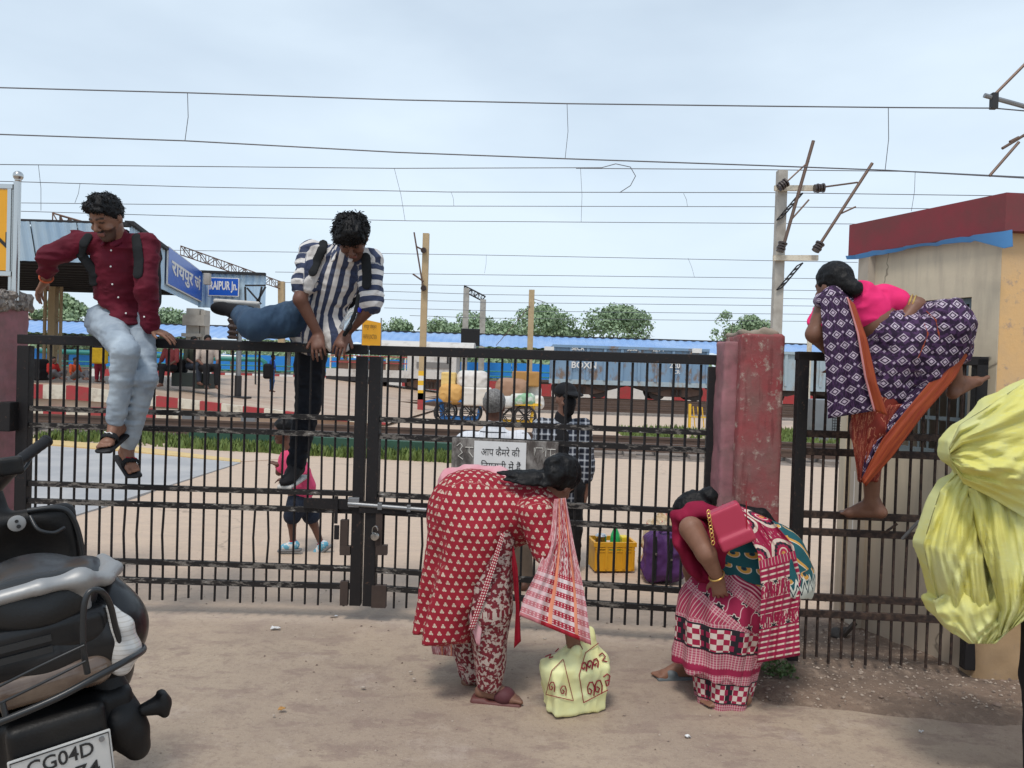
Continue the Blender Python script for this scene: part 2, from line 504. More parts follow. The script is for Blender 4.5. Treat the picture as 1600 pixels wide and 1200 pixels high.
def _gatepaint(g):
    p = g.pos(); n = g.noise(p, 38, 6, .7); m_ = g.noise(p, 5, 3)
    c = g.mix(g.maprange(n, .60, .68), (.016, .015, .016), (.085, .05, .036))
    c = g.mix(g.maprange(m_, .4, .7, 0, .3), c, (.028, .022, .02))
    return c, g.maprange(n, .3, .7, .32, .7), n
mat('gate_black', _gatepaint, bump=.25, spec=.22)
def _railpaint(g):
    p = g.pos(); x, y, z = g.xyz(p)
    n = g.noise(g.scale(p, (.55, 1, 1.8)), 24, 8, .72); n2 = g.noise(p, 3.2, 3); n3 = g.noise(p, 90, 4, .7)
    c = g.mix(g.maprange(n+(n2-.5)*.5, .53, .57), (.020, .018, .018), (.15, .135, .12))
    c = g.mix(g.maprange(n3, .55, .62, 0, .8), c, (.03, .025, .022))
    c = g.mix(g.maprange(n, .62, .66), c, (.40, .38, .35))
    return c, .6, n
mat('gate_chipped', _railpaint, bump=.15, spec=.2)
def _fencebrown(g):
    p = g.pos(); n = g.noise(p, 30, 6, .7)
    c = g.mix(g.maprange(n, .45, .7), (.03, .022, .02), (.11, .07, .052))
    return c, .6, n
mat('fence_brown', _fencebrown, bump=.3, spec=.2)
def _redplaster(g):
    p = g.pos(); x, y, z = g.xyz(p)
    n = g.noise(p, 3.2, 8, .65); n2 = g.noise(p, 18, 7, .7); n3 = g.noise(g.scale(p, (1, 1, .35)), 9, 5)
    c = g.mix(g.maprange(n, .35, .65), (.30, .052, .056), (.24, .105, .10))
    c = g.mix(g.maprange(n3, .5, .7, 0, .7), c, (.20, .125, .105))
    c = g.mix(g.maprange(n2, .55, .60, 0, .85), c, (.34, .22, .19))
    c = g.mix(g.maprange(n2, .63, .66), c, (.52, .43, .36)); c = g.mix(g.maprange(g.noise(g.scale(p, (1, 1, .12)), 26, 4), .56, .66, 0, .6), c, (.16, .04, .04))
    return c, .85, n2*.7+n*.3
mat('red_plaster', _redplaster, bump=.8, bdist=.01)
mat('pink_plaster', lambda g: (g.mix(g.maprange(g.noise(g.pos(), 9, 7, .7), .4, .65), (.33, .14, .155), (.23, .12, .12)), .85, g.noise(g.pos(), 25, 6)), bump=.6)
mat('rubble', lambda g: (g.mix(g.maprange(g.noise(g.pos(), 40, 5), .4, .6), (.16, .135, .12), (.36, .32, .28)), .95, g.voro(g.pos(), 38)), bump=1.0, bdist=.02)
def _hutwall(g):
    p = g.pos(); x, y, z = g.xyz(p)
    n = g.noise(p, 2.0, 8, .62); st = g.noise(g.scale(p, (3, 3, .4)), 5, 5); n2 = g.noise(p, 14, 6)
    c = g.mix(g.maprange(n, .35, .68), (.66, .57, .42), (.54, .46, .34))
    c = g.mix(g.maprange(st, .5, .75, 0, .6), c, (.38, .32, .25))
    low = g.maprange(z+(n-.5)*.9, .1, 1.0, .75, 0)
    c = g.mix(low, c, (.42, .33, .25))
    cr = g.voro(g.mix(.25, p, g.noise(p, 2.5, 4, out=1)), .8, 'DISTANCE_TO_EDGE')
    c = g.mix(g.maprange(cr, 0, .004, .75, 0), c, (.1, .08, .06))
    return c, .9, n2*.5+n
mat('hut_grey', _hutwall, bump=.4, bdist=.01)
def _hutorange(g):
    p = g.pos(); n = g.noise(p, 2.5, 8, .65); n2 = g.noise(p, 11, 7, .7); z = g.xyz(p)[2]
    c = g.mix(g.maprange(n, .38, .66), (.72, .45, .20), (.62, .42, .23))
    c = g.mix(g.maprange(n2, .58, .66, 0, .8), c, (.42, .30, .22))
    c = g.mix(g.maprange(n2, .70, .73, 0, .8), c, (.55, .17, .12))
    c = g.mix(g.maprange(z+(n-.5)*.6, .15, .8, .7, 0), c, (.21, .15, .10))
    return c, .9, n2
mat('hut_orange', _hutorange, bump=.4, bdist=.01)
mat('hut_parapet', lambda g: (g.mix(g.maprange(g.noise(g.pos(), 4, 7, .65), .4, .68), (.23, .035, .045), (.155, .045, .045)), .8, g.noise(g.pos(), 16, 5)), bump=.35)
mat('tarp_blue', base=(.10, .32, .66), rough=.4, var=.3)
mat('steel_bright', base=(.55, .55, .54), rough=.22, metal=1.0)
mat('steel_grey', base=(.30, .31, .32), rough=.45, metal=.7, var=.3)
mat('sign_yellow', base=(.80, .38, .015), rough=.5, var=.1)
mat('sign_black', base=(.02, .02, .02), rough=.6)
mat('white_paint', base=(.76, .75, .72), rough=.6, var=.15)
mat('cream_paint', lambda g: (g.mix(g.maprange(g.noise(g.pos(), 6, 6), .45, .7), (.70, .64, .52), (.48, .40, .31)), .8))
mat('red_paint', lambda g: (g.mix(g.maprange(g.noise(g.pos(), 6, 6), .45, .75), (.40, .045, .05), (.30, .07, .06)), .75))
mat('sign_blue', base=(.012, .10, .50), rough=.35, var=.1)
mat('sheet_blue', lambda g: (g.mix(g.maprange(g.noise(g.scale(g.pos(), (1, 1, .2)), 2.2, 5), .4, .7), (.40, .58, .76), (.52, .66, .76)), .5))
mat('roof_blue', lambda g: (g.mix(g.maprange(g.noise(g.pos(), .4, 4), .4, .65), (.21, .37, .66), (.30, .45, .70)), .5))
mat('panel_blue', base=(.03, .28, .78), rough=.5, var=.2, vscale=1)
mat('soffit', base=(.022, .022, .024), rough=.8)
mat('rust_brown', base=(.20, .11, .075), rough=.8, var=.4)
mat('mast_beige', base=(.50, .37, .21), rough=.7, var=.3)
mat('mast_concrete', lambda g: (g.mix(g.maprange(g.noise(g.pos(), 3, 5), .4, .7), (.46, .43, .38), (.33, .30, .26)), .85))
mat('dark_iron', base=(.035, .033, .034), rough=.6, metal=.3)
mat('insulator', base=(.05, .035, .032), rough=.25)
mat('wire', base=(.09, .09, .10), rough=.5)
mat('pipe_green', base=(.02, .20, .17), rough=.45)
mat('kerb_green', base=(.03, .09, .055), rough=.7, var=.4)
mat('yellow_paint', base=(.85, .50, .03), rough=.55, var=.2)
mat('rail_steel', base=(.16, .105, .08), rough=.5, metal=.5, var=.3)
mat('sleeper', base=(.26, .22, .19), rough=.9, var=.4)
mat('ballast', lambda g: (g.mix(g.voro(g.pos(), 9), (.12, .095, .08), (.30, .25, .21)), .95, g.voro(g.pos(), 9)), bump=1.0, bdist=.05)
def _platform(g):
    p = g.pos(); n = g.noise(p, 1.2, 6); b = g.noise(g.scale(p, (.25, 2.5, 1)), 1.5, 4)
    return g.mix(g.maprange(b, .4, .65), g.mix(n, (.37, .245, .17), (.46, .33, .24)), (.50, .39, .29)), .6
mat('platform_top', _platform)
mat('platform_side', base=(.17, .12, .09), rough=.9, var=.5)
mat('slab_grey', lambda g: (g.mix(g.maprange(g.noise(g.pos(), 1.3, 7), .4, .65), (.35, .35, .355), (.44, .43, .42)), .8))
mat('slab_beige', lambda g: (g.mix(g.maprange(g.noise(g.pos(), 1.1, 7), .4, .65), (.56, .43, .33), (.48, .37, .29)), .85))
mat('wagon_blue', lambda g: (g.mix(g.maprange(g.noise(g.scale(g.pos(), (1, 1, .5)), 1.7, 8, .7), .52, .62), g.mix(g.noise(g.pos(), .6, 3), (.14, .25, .39), (.25, .36, .47)), (.20, .145, .11)), .7))
mat('wagon_pale', lambda g: (g.mix(g.maprange(g.noise(g.scale(g.pos(), (1, 1, .4)), 1.8, 8, .7), .52, .64), (.36, .44, .48), (.32, .27, .22)), .7))
mat('wagon_white', lambda g: (g.mix(g.maprange(g.noise(g.pos(), 1.6, 7, .7), .5, .68), (.60, .57, .53), (.40, .36, .32)), .7))
mat('bogie', base=(.085, .062, .052), rough=.85, var=.4)

# ================================================================ ground
def grid_sheet(name, xs, ys, zf, m, kind='structure'):
    V = [(x, y, zf(x, y)) for y in ys for x in xs]; n = len(xs)
    F = [[j*n+i, j*n+i+1, (j+1)*n+i+1, (j+1)*n+i] for j in range(len(ys)-1) for i in range(n-1)]
    o = make(name, V, F, m, None, True, (0, 0, 0)); return tag(o, kind=kind)
_xs = sorted(set([-900, -400, -150, -60, -30, -18, -12, -9] + [round(-7+i*.14, 3) for i in range(101)] + [9, 12, 18, 30, 60, 150, 400, 900]))
_ys = [-30, -10, -4, -1] + [round(i*.12, 3) for i in range(75)] + [9.5, 10.5, 12, 15, 20, 30, 50, 90, 160, 300, 600, 1500]
def _gz(x, y):
    if y > 9 or y < 0 or abs(x) > 7: return 0.0
    return .010*math.sin(1.7*x+.6*y)*math.sin(1.3*y-.4*x)+.004*math.sin(6*x+2*y)*math.sin(5*y)-.006
grid_sheet('ground', _xs, _ys, _gz, MATS['ground'])
# loose soil along the foot of the railing, and the edge of the lane beside it
def soil_z(x, y):
    e = 3.72-.16*math.sin((x-1.0)*1.1)                 # lane edge
    t = min(max((y-e)/.12, 0), 1)
    u = 1-min(max((y-4.9)/.5, 0), 1)
    w = min(max((x-1.12)/.25, 0), 1)
    n = float(vnoise(np.array([x*6.]), np.array([y*6.]), np.array([.3]))[0])*.5+float(vnoise(np.array([x*17.]), np.array([y*17.]), np.array([2.3]))[0])*.3
    return -.03+w*t*u*(.052+.026*n)
grid_sheet('soil_verge', [1.0+i*.035 for i in range(80)], [3.4+i*.035 for i in range(58)], soil_z, MATS['dirt'])
def flat(name, pts, z, m, label=None):
    V = [(p[0], p[1], z) for p in pts]+[(p[0], p[1], z-.05) for p in pts]; n = len(pts)
    F = [list(range(n)), [2*n-1-i for i in range(n)]]+[[i, i+n, (i+1) % n+n, (i+1) % n] for i in range(n)]
    o = make(name, V, F, m); tag(o, kind='structure'); return o
flat('pavement', [gnd(-260, 775), gnd(-120, 668), gnd(60, 684), gnd(380, 703), gnd(470, 716), gnd(380, 722), gnd(210, 705), gnd(30, 690), gnd(-100, 700)], .012, MATS['slab_beige'])
flat('path', [gnd(-260, 800), gnd(-100, 702), gnd(30, 694), gnd(210, 709), gnd(376, 724), gnd(270, 758), gnd(150, 797), gnd(60, 825)], .016, MATS['slab_grey'])
flat('path_marking', [gnd(-100, 694), gnd(30, 685), gnd(210, 699), gnd(376, 720), gnd(376, 724), gnd(210, 707), gnd(30, 692), gnd(-100, 701)], .021, mat('line_yellow', base=(.66, .48, .22), rough=.8, var=.3))

# ================================================================ railway tracks
def track(name, a, b, gauge=1.676, sl=True, bed=True):
    a, b = Vector(a), Vector(b); d = (b-a).normalized(); n = Vector((-d.y, d.x, 0))
    t = thing(name, None, None, a); tag(t, kind='structure')
    if bed:
        q = [a-n*1.9, b-n*1.9, b+n*1.9, a+n*1.9]; mb = MB()
        mb.add([p+Vector((0, 0, .006)) for p in q]+[p+n*(.5 if i < 2 else -.5)+Vector((0, 0, .14)) for i, p in enumerate(q)], [[0,1,5,4],[1,2,6,5],[2,3,7,6],[3,0,4,7],[4,5,6,7]])
        mb.build('ballast_bed', MATS['ballast'], t)
    L = (b-a).length
    if sl:
        mb = MB()
        for i in range(int(L/.62)):
            c = a+d*(.3+i*.62); R = Matrix((n, d, Vector((0, 0, 1)))).transposed()
            mb.box(c+Vector((0, 0, .16)), (1.3, .11, .05), R)
        o = mb.build('sleepers', MATS['sleeper'], t); o['kind'] = 'stuff'
    for s_ in (-1, 1):
        mb = MB(); c0, c1 = a+n*s_*gauge/2, b+n*s_*gauge/2
        mb.bar(c0+Vector((0, 0, .225)), c1+Vector((0, 0, .225)), .14, .02)
        mb.bar(c0+Vector((0, 0, .28)), c1+Vector((0, 0, .28)), .03, .12)
        mb.bar(c0+Vector((0, 0, .35)), c1+Vector((0, 0, .35)), .075, .05)
        mb.build('rail', MATS['rail_steel'], t)
track('railway_track', (-22, 17.9, -.12), (22, 14.3, -.12))
track('railway_track', (-45, 31.0, -.12), (45, 31.0, -.12), sl=False)
track('railway_track', (-45, 36.0, -.12), (45, 36.0, -.12), sl=False)
track('railway_track', (-45, 41.0, -.12), (45, 41.0, -.12), sl=False)
# green kerb beside the grass strip
_k = MB(); _k.bar(gnd(300, 692)+Vector((0, 0, .12)), gnd(880, 722)+Vector((0, 0, .12)), .22, .24)
tag(_k.build('green_kerb', MATS['kerb_green']), 'long dark green painted kerb beside the grass strip', 'kerb')

# ================================================================ grass
def grass(name, poly, n, hgt, label, seed=1, mb_r=.012):
    rs = np.random.RandomState(seed); P = np.array([[p[0], p[1]] for p in poly]); lo, hi = P.min(0), P.max(0); V, F = [], []
    def inside(x, y):
        c = False; j = len(P)-1
        for i in range(len(P)):
            if (P[i, 1] > y) != (P[j, 1] > y) and x < (P[j, 0]-P[i, 0])*(y-P[i, 1])/(P[j, 1]-P[i, 1])+P[i, 0]: c = not c
            j = i
        return c
    k = 0
    while k < n:
        x, y = lo+(hi-lo)*rs.rand(2)
        if not inside(x, y): continue
        if vnoise(np.array([x*.9]), np.array([y*.9]), np.array([seed*1.1]))[0] < -.25 and rs.rand() < .8: k += 1; continue
        k += 1; a = rs.rand()*6.28; h = hgt*(.35+.8*rs.rand()); w = mb_r*(.6+rs.rand()); l = h*.6*(rs.rand()-.5)
        dx, dy = math.cos(a), math.sin(a); m_ = len(V)
        V += [(x-dx*w, y-dy*w, 0), (x+dx*w, y+dy*w, 0), (x+dx*w*.6+dy*l*.5, y+dy*w*.6-dx*l*.5, h*.6), (x+dy*l*1.4, y-dx*l*1.4, h)]
        F += [[m_, m_+1, m_+2], [m_, m_+2, m_+3]]
    o = make(name, V, F, mat('grass', lambda g: (g.mix(g.noise(g.pos(), 1.6, 4), (.07, .13, .02), (.19, .23, .06)), .7)))
    return tag(o, label, 'grass', kind='stuff')
grass('grass', [(-9.2, 14.6), (-5, 13.6), (-.4, 12.9), (0, 14.2), (-4, 14.9), (-9, 15.9)], 9000, .16, 'strip of green grass growing between the kerb and the rails', 1, .03)
grass('grass', [(2.8, 18.2), (7.5, 16.8), (12, 16.4), (12, 23), (8, 24), (3, 22)], 9000, .18, 'patchy green grass beyond the near rails', 2, .035)
0 and grass('grass', [(4.2, 11.6), (7, 11.0), (9, 11), (9, 12.3), (4.6, 12.5)], 700, .06, 'thin weeds along the foot of the ballast', 3, .02)
# ================================================================ gate, pillars, railing
TOPZ = 1.70
RZ = [1.27, 1.165, .80, .69, .325, .215]
def gate_leaf(label, p0, p1, n_bars, hinge_left, gate_mats, bent):
    a, b = Vector((p0[0], p0[1], 0)), Vector((p1[0], p1[1], 0)); d = (b-a).normalized(); nrm = Vector((d.y, -d.x, 0))
    t = thing('iron_gate', label, 'gate', a)
    sw_a, sw_b = (.075, .07) if hinge_left else (.075, .075)
    m1, m2 = gate_mats
    for (p, w, s_) in ((a, sw_a, 1), (b, sw_b, -1)):
        c = p+d*(w/2*s_)
        mb = MB(); mb.box((c.x, c.y, (TOPZ-.04+.10)/2), (w/2, .03, (TOPZ-.04-.10)/2), Matrix.Rotation(math.atan2(d.y, d.x), 3, 'Z'), bev=.004); mb.build('stile', m1, t)
    mb = MB(); mb.box(((a+b)/2+Vector((0, 0, TOPZ))), ((b-a).length/2, .032, .029), Matrix.Rotation(math.atan2(d.y, d.x), 3, 'Z'), bev=.005); mb.build('top_rail', m1, t)
    for i, z in enumerate(RZ):
        mb = MB(); A, B = a+d*(sw_a-.004), b-d*(sw_b-.004)
        sag = .004*math.sin(i*2.1)
        for k in range(6):
            q0, q1 = A.lerp(B, k/6), A.lerp(B, (k+1)/6)
            z0, z1 = z+sag*math.sin(math.pi*k/6), z+sag*math.sin(math.pi*(k+1)/6)
            mb.bar(q0+nrm*.011+Vector((0, 0, z0)), q1+nrm*.011+Vector((0, 0, z1)), .010, .032)
            mb.bar(q0-nrm*.011+Vector((0, 0, z0)), q1-nrm*.011+Vector((0, 0, z1)), .010, .032)
        mb.build('rail', m2, t)
    L = (b-a).length-sw_a-sw_b; rs = random.Random(5 if hinge_left else 9)
    for i in range(n_bars):
        q = a+d*(sw_a+L*(i+.5)/n_bars); mb = MB(); bz = .10+rs.uniform(-.012, .012)
        bow = rs.uniform(-.004, .004); lowbow = rs.choice([0, 0, 0, 0, 0, .010, -.008]) if bent else 0
        pts = []
        for z in (bz, .215, .27, .325, .5, .69, .8, 1.0, 1.165, 1.27, TOPZ-.03):
            o = bow*math.sin(z*3) + (lowbow*math.sin((z-.325)/.365*math.pi) if .325 < z < .69 else 0)
            pts.append(q+d*o+Vector((0, 0, z)))
        mb.tube(pts, .0078, 6); mb.build('bar', m1, t, smooth=True)
    return t, a, d, nrm
_pl, _pr = at(30, 600, 4.80), at(574, 600, 4.80)
_qr = at(1126, 600, 4.52)
GL, gla, gld, gln = gate_leaf('black barred gate leaf with the padlock hasp, hinged at the pillar with crumbling top', (_pl.x, 4.80), (_pr.x, 4.80), 25, True, (MATS['gate_black'], MATS['gate_chipped']), True)
GR, gra, grd, grn = gate_leaf('black barred gate leaf carrying the white Hindi notice, hinged at the red pillar', (_pr.x+.016, 4.80), (_qr.x, 4.52), 25, False, (MATS['gate_black'], MATS['gate_chipped']), True)
def gate_pt(px, z, off=0.0):
    """point on the right leaf at a picture column"""
    for Y in np.linspace(4.4, 4.9, 60):
        p = at(px, 700, Y); q = (p-gra); q.z = 0
        if abs(q.dot(grn)) < .006: break
    s_ = q.dot(grd); r = gra+grd*s_+grn*off; r.z = z; return r
# bolt, hasp plates and stops at the meeting stiles
mb = MB(); c = _pr.x
mb.box((c-.20, 4.775, .735), (.17, .008, .032)); mb.build('lock_plate', MATS['gate_black'], GL)
mb = MB(); mb.box((c-.055, 4.765, .752), (.035, .02, .03), bev=.004); mb.build('bolt_keeper', MATS['steel_grey'], GL)
mb = MB(); mb.box((c-.165, 4.762, .70), (.010, .006, .085)); mb.box((c-.158, 4.762, .56), (.016, .005, .045), bev=.004); mb.build('hasp', MATS['gate_black'], GL)
mb = MB(); mb.box((c-.115, 4.79, .535), (.024, .02, .10)); mb.box((c-.105, 4.785, .445), (.032, .02, .028)); mb.build('stop_bracket', mat('rusty_plate', base=(.06, .04, .032), rough=.8, var=.5, vscale=20), GL)
mb = MB(); mb.box((c-.105, 4.79, .175), (.024, .02, .075)); mb.build('stop_bracket', MATS['rusty_plate'], GL)
mb = MB(); mb.tube([(c-.09, 4.755, .742), (c+.40, 4.735, .722)], .014, 10); mb.build('sliding_bolt', MATS['steel_grey'], GR, smooth=True)
mb = MB(); mb.box((c+.26, 4.752, .725), (.28, .006, .036)); mb.build('lock_plate', MATS['gate_black'], GR)
mb = MB(); mb.box((c+.11, 4.75, .735), (.014, .018, .022), bev=.003); mb.build('bolt_guide', MATS['steel_grey'], GR); mb = MB(); mb.box((c+.29, 4.745, .728), (.012, .018, .022), bev=.003); mb.build('bolt_guide', MATS['steel_grey'], GR)
mb = MB(); mb.box((c+.105, 4.77, .60), (.02, .02, .12)); mb.box((c+.125, 4.765, .46), (.035, .02, .03)); mb.build('stop_bracket', MATS['rusty_plate'], GR)
mb = MB(); mb.box((c+.115, 4.78, .165), (.045, .02, .07)); mb.build('stop_bracket', MATS['rusty_plate'], GR)
# padlock hanging from the bolt
pk = thing('padlock', 'round silver padlock hanging below the gate bolt', 'padlock', (c+.085, 4.735, .53))
mb = MB(); mb.tube([Vector((c+.085+.017*math.cos(t), 4.735, .585+.026*math.sin(t))) for t in np.linspace(0, math.pi, 9)]+[(c+.068, 4.735, .56)], .0042, 6); mb.V = [(x, y, z) for x, y, z in mb.V]; mb.build('shackle', MATS['steel_bright'], pk, smooth=True)
mb = MB(); mb.lathe((c+.085, 4.722, .548), [(.008, 0), (.024, .002), (.028, .008), (.028, .018), (.024, .025), (.01, .027)], 20, (0, 1, 0)); mb.build('lock_body', MATS['steel_bright'], pk, smooth=True)

# ---- notice plate on the right leaf
npl = thing('notice_plate', 'weathered grey metal plate with a white Hindi paper notice on the gate', 'sign', gate_pt(790, 1.03, .03))
def NP(px, py, off=.03): return gate_pt(px, at(px, py, 4.72).z, off)
A_, B_ = NP(708, 740), NP(873, 690); zt, zb = at(790, 686, 4.70).z, .74
xd = grd; W_ = (B_-A_).dot(xd)
mb = MB(); mb.box((A_.x+xd.x*W_/2, A_.y+xd.y*W_/2, (zt+zb)/2), (W_/2, .012, (zt-zb)/2), Matrix.Rotation(math.atan2(xd.y, xd.x), 3, 'Z'), bev=.004)
def _plate(g):
    p = g.pos(); n = g.noise(g.scale(p, (1, 1, .4)), 16, 7, .7); n2 = g.noise(p, 7, 5)
    c = g.mix(g.maprange(n, .42, .6), (.075, .062, .055), (.27, .25, .23))
    return g.mix(g.maprange(n2, .55, .65, 0, .7), c, (.045, .04, .036)), .8, n
mb.build('plate', mat('old_plate', _plate, bump=.3), npl)
pA = A_+xd*(W_*.215)+grn*.0135; pw = W_*.49
mb = MB(); z1 = zt-.012; z0 = z1-.26
mb.add([(pA.x, pA.y, z0), (pA.x+xd.x*pw, pA.y+xd.y*pw, z0), (pA.x+xd.x*pw, pA.y+xd.y*pw, z1), (pA.x, pA.y, z1)], [[0, 1, 2, 3]])
mb.prism([(pA.x, pA.y, z0), (pA.x+xd.x*pw, pA.y+xd.y*pw, z0), (pA.x+xd.x*pw, pA.y+xd.y*pw, z1), (pA.x, pA.y, z1)], grn*.0015)
mb.build('paper_notice', mat('paper', base=(.72, .72, .71), rough=.7, var=.12, vscale=12), npl)
o0 = pA+grn*.0025
text_mesh('आप कैमरे की', 'lettering', MATS['sign_black'], npl, o0+xd*(pw*.14)+Vector((0, 0, z1-.088-o0.z)), xd, (0, 0, 1), .058, pw*.74, .001)
text_mesh('िनगरानी में हैं', 'lettering', MATS['sign_black'], npl, o0+xd*(pw*.14)+Vector((0, 0, z1-.178-o0.z)), xd, (0, 0, 1), .062, pw*.77, .001)
# scrawled chalk marks on the bare plate
_ch = mat('chalk', base=(.62, .60, .55), rough=.9)
for u0, v0, pts in ((.05, .10, [(0, .05), (.02, .07), (.035, .05), (.02, .03), (.035, .012), (.01, -.01), (.04, -.03)]), (.13, .085, [(0, .03), (.05, .03), (.025, .03), (.025, .0), (.05, -.03)]), (.78, .09, [(0, .05), (.0, .0), (.01, .05), (.05, .05), (.05, .02), (.07, .05), (.07, .0)]), (.90, .085, [(0, .04), (.05, .04), (.02, .04), (.02, .0), (.045, .015), (.05, -.02)])):
    mb = MB(); q = A_+xd*(W_*u0)+grn*.0145; mb.tube([q+xd*x+Vector((0, 0, zt-v0+y-q.z)) for x, y in pts], .0028, 5); mb.build('chalk_mark', _ch, npl)

# ---- pillars
def pillar(name, label, prims, m, h=.014, amp=.010, seed=1, extra=None):
    t = thing(name, label, 'pillar', prims[0])
    s_ = SDF(h, .01); c, hf, r = prims[0], prims[1], prims[2]
    s_.box((c[0], c[1], hf[2]), hf, None, r); s_.disp(folds(amp, 5, 5, 5, seed, False)); s_.disp(folds(amp*.35, 30, 30, 30, seed+2, False))
    s_.build('column', m, t)
    return t
p_ = at(3, 500, 4.86)
PLt = pillar('gate_pillar', 'faded pink plastered gate pillar with crumbling concrete top and sign post', [(-3.45, 4.90, 0), (.245, .20, .955), .02], MATS['pink_plaster'], seed=1)
s_ = SDF(.010, .01); s_.box((-3.45, 4.90, 1.945), (.26, .215, .06), None, .02); s_.disp(folds(.022, 26, 26, 26, 4, False)); s_.disp(folds(.012, 60, 60, 60, 6, False)); s_.build('crumbled_top', MATS['rubble'], PLt)
mb = MB(); mb.box((-3.10, 4.745, 1.22), (.04, .06, .09), bev=.006); mb.box((-3.10, 4.745, .42), (.04, .06, .09), bev=.006); mb.build('hinge', MATS['gate_black'], PLt)
PRt = pillar('gate_pillar', 'broad red plastered pillar with chipped faces between gate and railing', [(1.385, 4.42, 0), (.122, .17, .925), .018], MATS['red_plaster'], amp=.005, seed=5)
s_ = SDF(.012, .01); s_.box((1.232, 4.42, .91), (.046, .10, .90), None, .012); s_.disp(folds(.007, 4, 4, 5, 3, False)); s_.disp(folds(.003, 24, 24, 24, 9, False)); s_.build('plaster_strip', MATS['pink_plaster'], PRt)
s_ = SDF(.012, .02); s_.box((1.37, 4.42, 1.85), (.11, .155, .02), None, .015); s_.disp(folds(.016, 16, 16, 20, 8, False)); s_.build('mortar_cap', mat('mortar', base=(.34, .28, .22), rough=.95, var=.4, vscale=12), PRt)

# ---- railing between red pillar and hut
FZ = [1.306, 1.208, .862, .767, .407, .316]
fa, fb = Vector((1.555, 4.22, 0)), Vector((2.56, 4.16, 0)); fd = (fb-fa).normalized(); frot = Matrix.Rotation(math.atan2(fd.y, fd.x), 3, 'Z')
FEN = thing('iron_railing', 'dark brown barred railing between the red pillar and the booth', 'railing', fa)
for p, w in ((fa+fd*.035, .030), (fb-fd*.03, .03)):
    mb = MB(); mb.box((p.x, p.y, .90), (w, .03, .845), frot, bev=.004); mb.build('post', MATS['gate_black'], FEN)
mb = MB(); mb.box((fa+fb)/2+Vector((0, 0, 1.73)), ((fb-fa).length/2, .03, .024), frot, bev=.004); mb.build('top_rail', MATS['gate_black'], FEN)
for z in FZ:
    mb = MB(); mb.box((fa+fb)/2+Vector((0, 0, z)), ((fb-fa).length/2-.05, .012, .020), frot, bev=.003); mb.build('rail', MATS['fence_brown'], FEN)
for i in range(13):
    q = fa+fd*(.105+i*.0655); mb = MB(); zb_ = .06+.02*math.sin(i*2.3)
    mb.tube([q+Vector((.004*math.sin(i*3+z*2), 0, z)) for z in (zb_, .3, .6, .9, 1.2, 1.71)], .0075, 6); mb.build('bar', MATS['fence_brown'], FEN, smooth=True)
q = at(1424, 820, 4.15)
mb = MB(); mb.bar(at(1383, 832, 4.17), at(1402, 818, 4.15), .012, .012); mb.build('bent_bracket', MATS['fence_brown'], FEN)
mb = MB(); mb.bar(at(1410, 842, 4.17), at(1436, 814, 4.10), .02, .012); mb.build('bent_bracket', MATS['steel_grey'], FEN)

# ---- booth at the right
HUT = thing('guard_booth', 'small plastered booth with dark red parapet and barred window', 'building', (2.9, 4.9, 0))
c0 = Vector((2.60, 4.13, 0)); c1 = Vector((at(1334, 600, 5.02).x, 5.02, 0)); e = Vector((4.6, 4.22, 0)); HT = 2.42
wd = (c1-c0).normalized(); wn = Vector((-wd.y, wd.x, 0)); wn = wn if wn.x < 0 else -wn
def wall_quad(mb, p, q, z0, z1, th, n): mb.prism([p+Vector((0, 0, z0)), q+Vector((0, 0, z0)), q+Vector((0, 0, z1)), p+Vector((0, 0, z1))], n*-th)
Lw = (c1-c0).length; wa, wb = c0+wd*.16, c0+wd*.72; wz0, wz1 = 1.18, 2.09
mb = MB()
wall_quad(mb, c0, wa, 0, HT, .14, wn); wall_quad(mb, wb, c1, 0, HT, .14, wn)
wall_quad(mb, wa, wb, 0, wz0, .14, wn); wall_quad(mb, wa, wb, wz1, HT, .14, wn)
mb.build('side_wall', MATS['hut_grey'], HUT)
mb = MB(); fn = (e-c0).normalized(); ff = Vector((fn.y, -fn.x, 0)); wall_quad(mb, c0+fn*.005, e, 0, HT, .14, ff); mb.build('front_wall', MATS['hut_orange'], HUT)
mb = MB(); back = Vector((4.5, 5.6, 0)); wall_quad(mb, c1, back, 0, HT, .14, Vector((0, 1, 0))); wall_quad(mb, e, back, 0, HT, .14, Vector((1, 0, 0))); mb.build('back_wall', mat('brick_cream', base=(.52, .45, .36), rough=.9, var=.3), HUT)
s_ = SDF(.012, .05); s_.box((2.74, 4.20, .30), (.20, .11, .36), None, .07); s_.disp(folds(.010, 5, 5, 5, 2, False)); s_.build('corner_buttress', MATS['hut_orange'], HUT)
o_ = .05
pp = [c0+wn*o_-wd*o_, c1+wn*o_+wd*.04, back+Vector((.05, .05, 0)), e+Vector((.05, -.05, 0))]
mb = MB(); mb.prism([p+Vector((0, 0, HT)) for p in pp], (0, 0, .20)); mb.build('parapet', MATS['hut_parapet'], HUT)
mb = MB()
for k in range(9):
    p = wa.lerp(wb, (k+.5)/9)-wn*.05; mb.tube([p+Vector((0, 0, wz0)), p+Vector((0, 0, wz1))], .007, 6)
for z in (1.4, 1.75): mb.bar(wa-wn*.05+Vector((0, 0, z)), wb-wn*.05+Vector((0, 0, z)), .012, .022)
gr_ = mb.build('window_grille', mat('grille_blue', base=(.13, .17, .19), rough=.5, var=.3), HUT)
mb = MB()
for p, q, z0, z1 in ((wa, wa+wd*.035, wz0, wz1), (wb-wd*.035, wb, wz0, wz1), (wa+wd*.035, wb-wd*.035, wz0, wz0+.035), (wa+wd*.035, wb-wd*.035, wz1-.035, wz1)): wall_quad(mb, p-wn*.03, q-wn*.03, z0, z1, .05, wn)
mb.build('window_frame', MATS['grille_blue'], HUT)
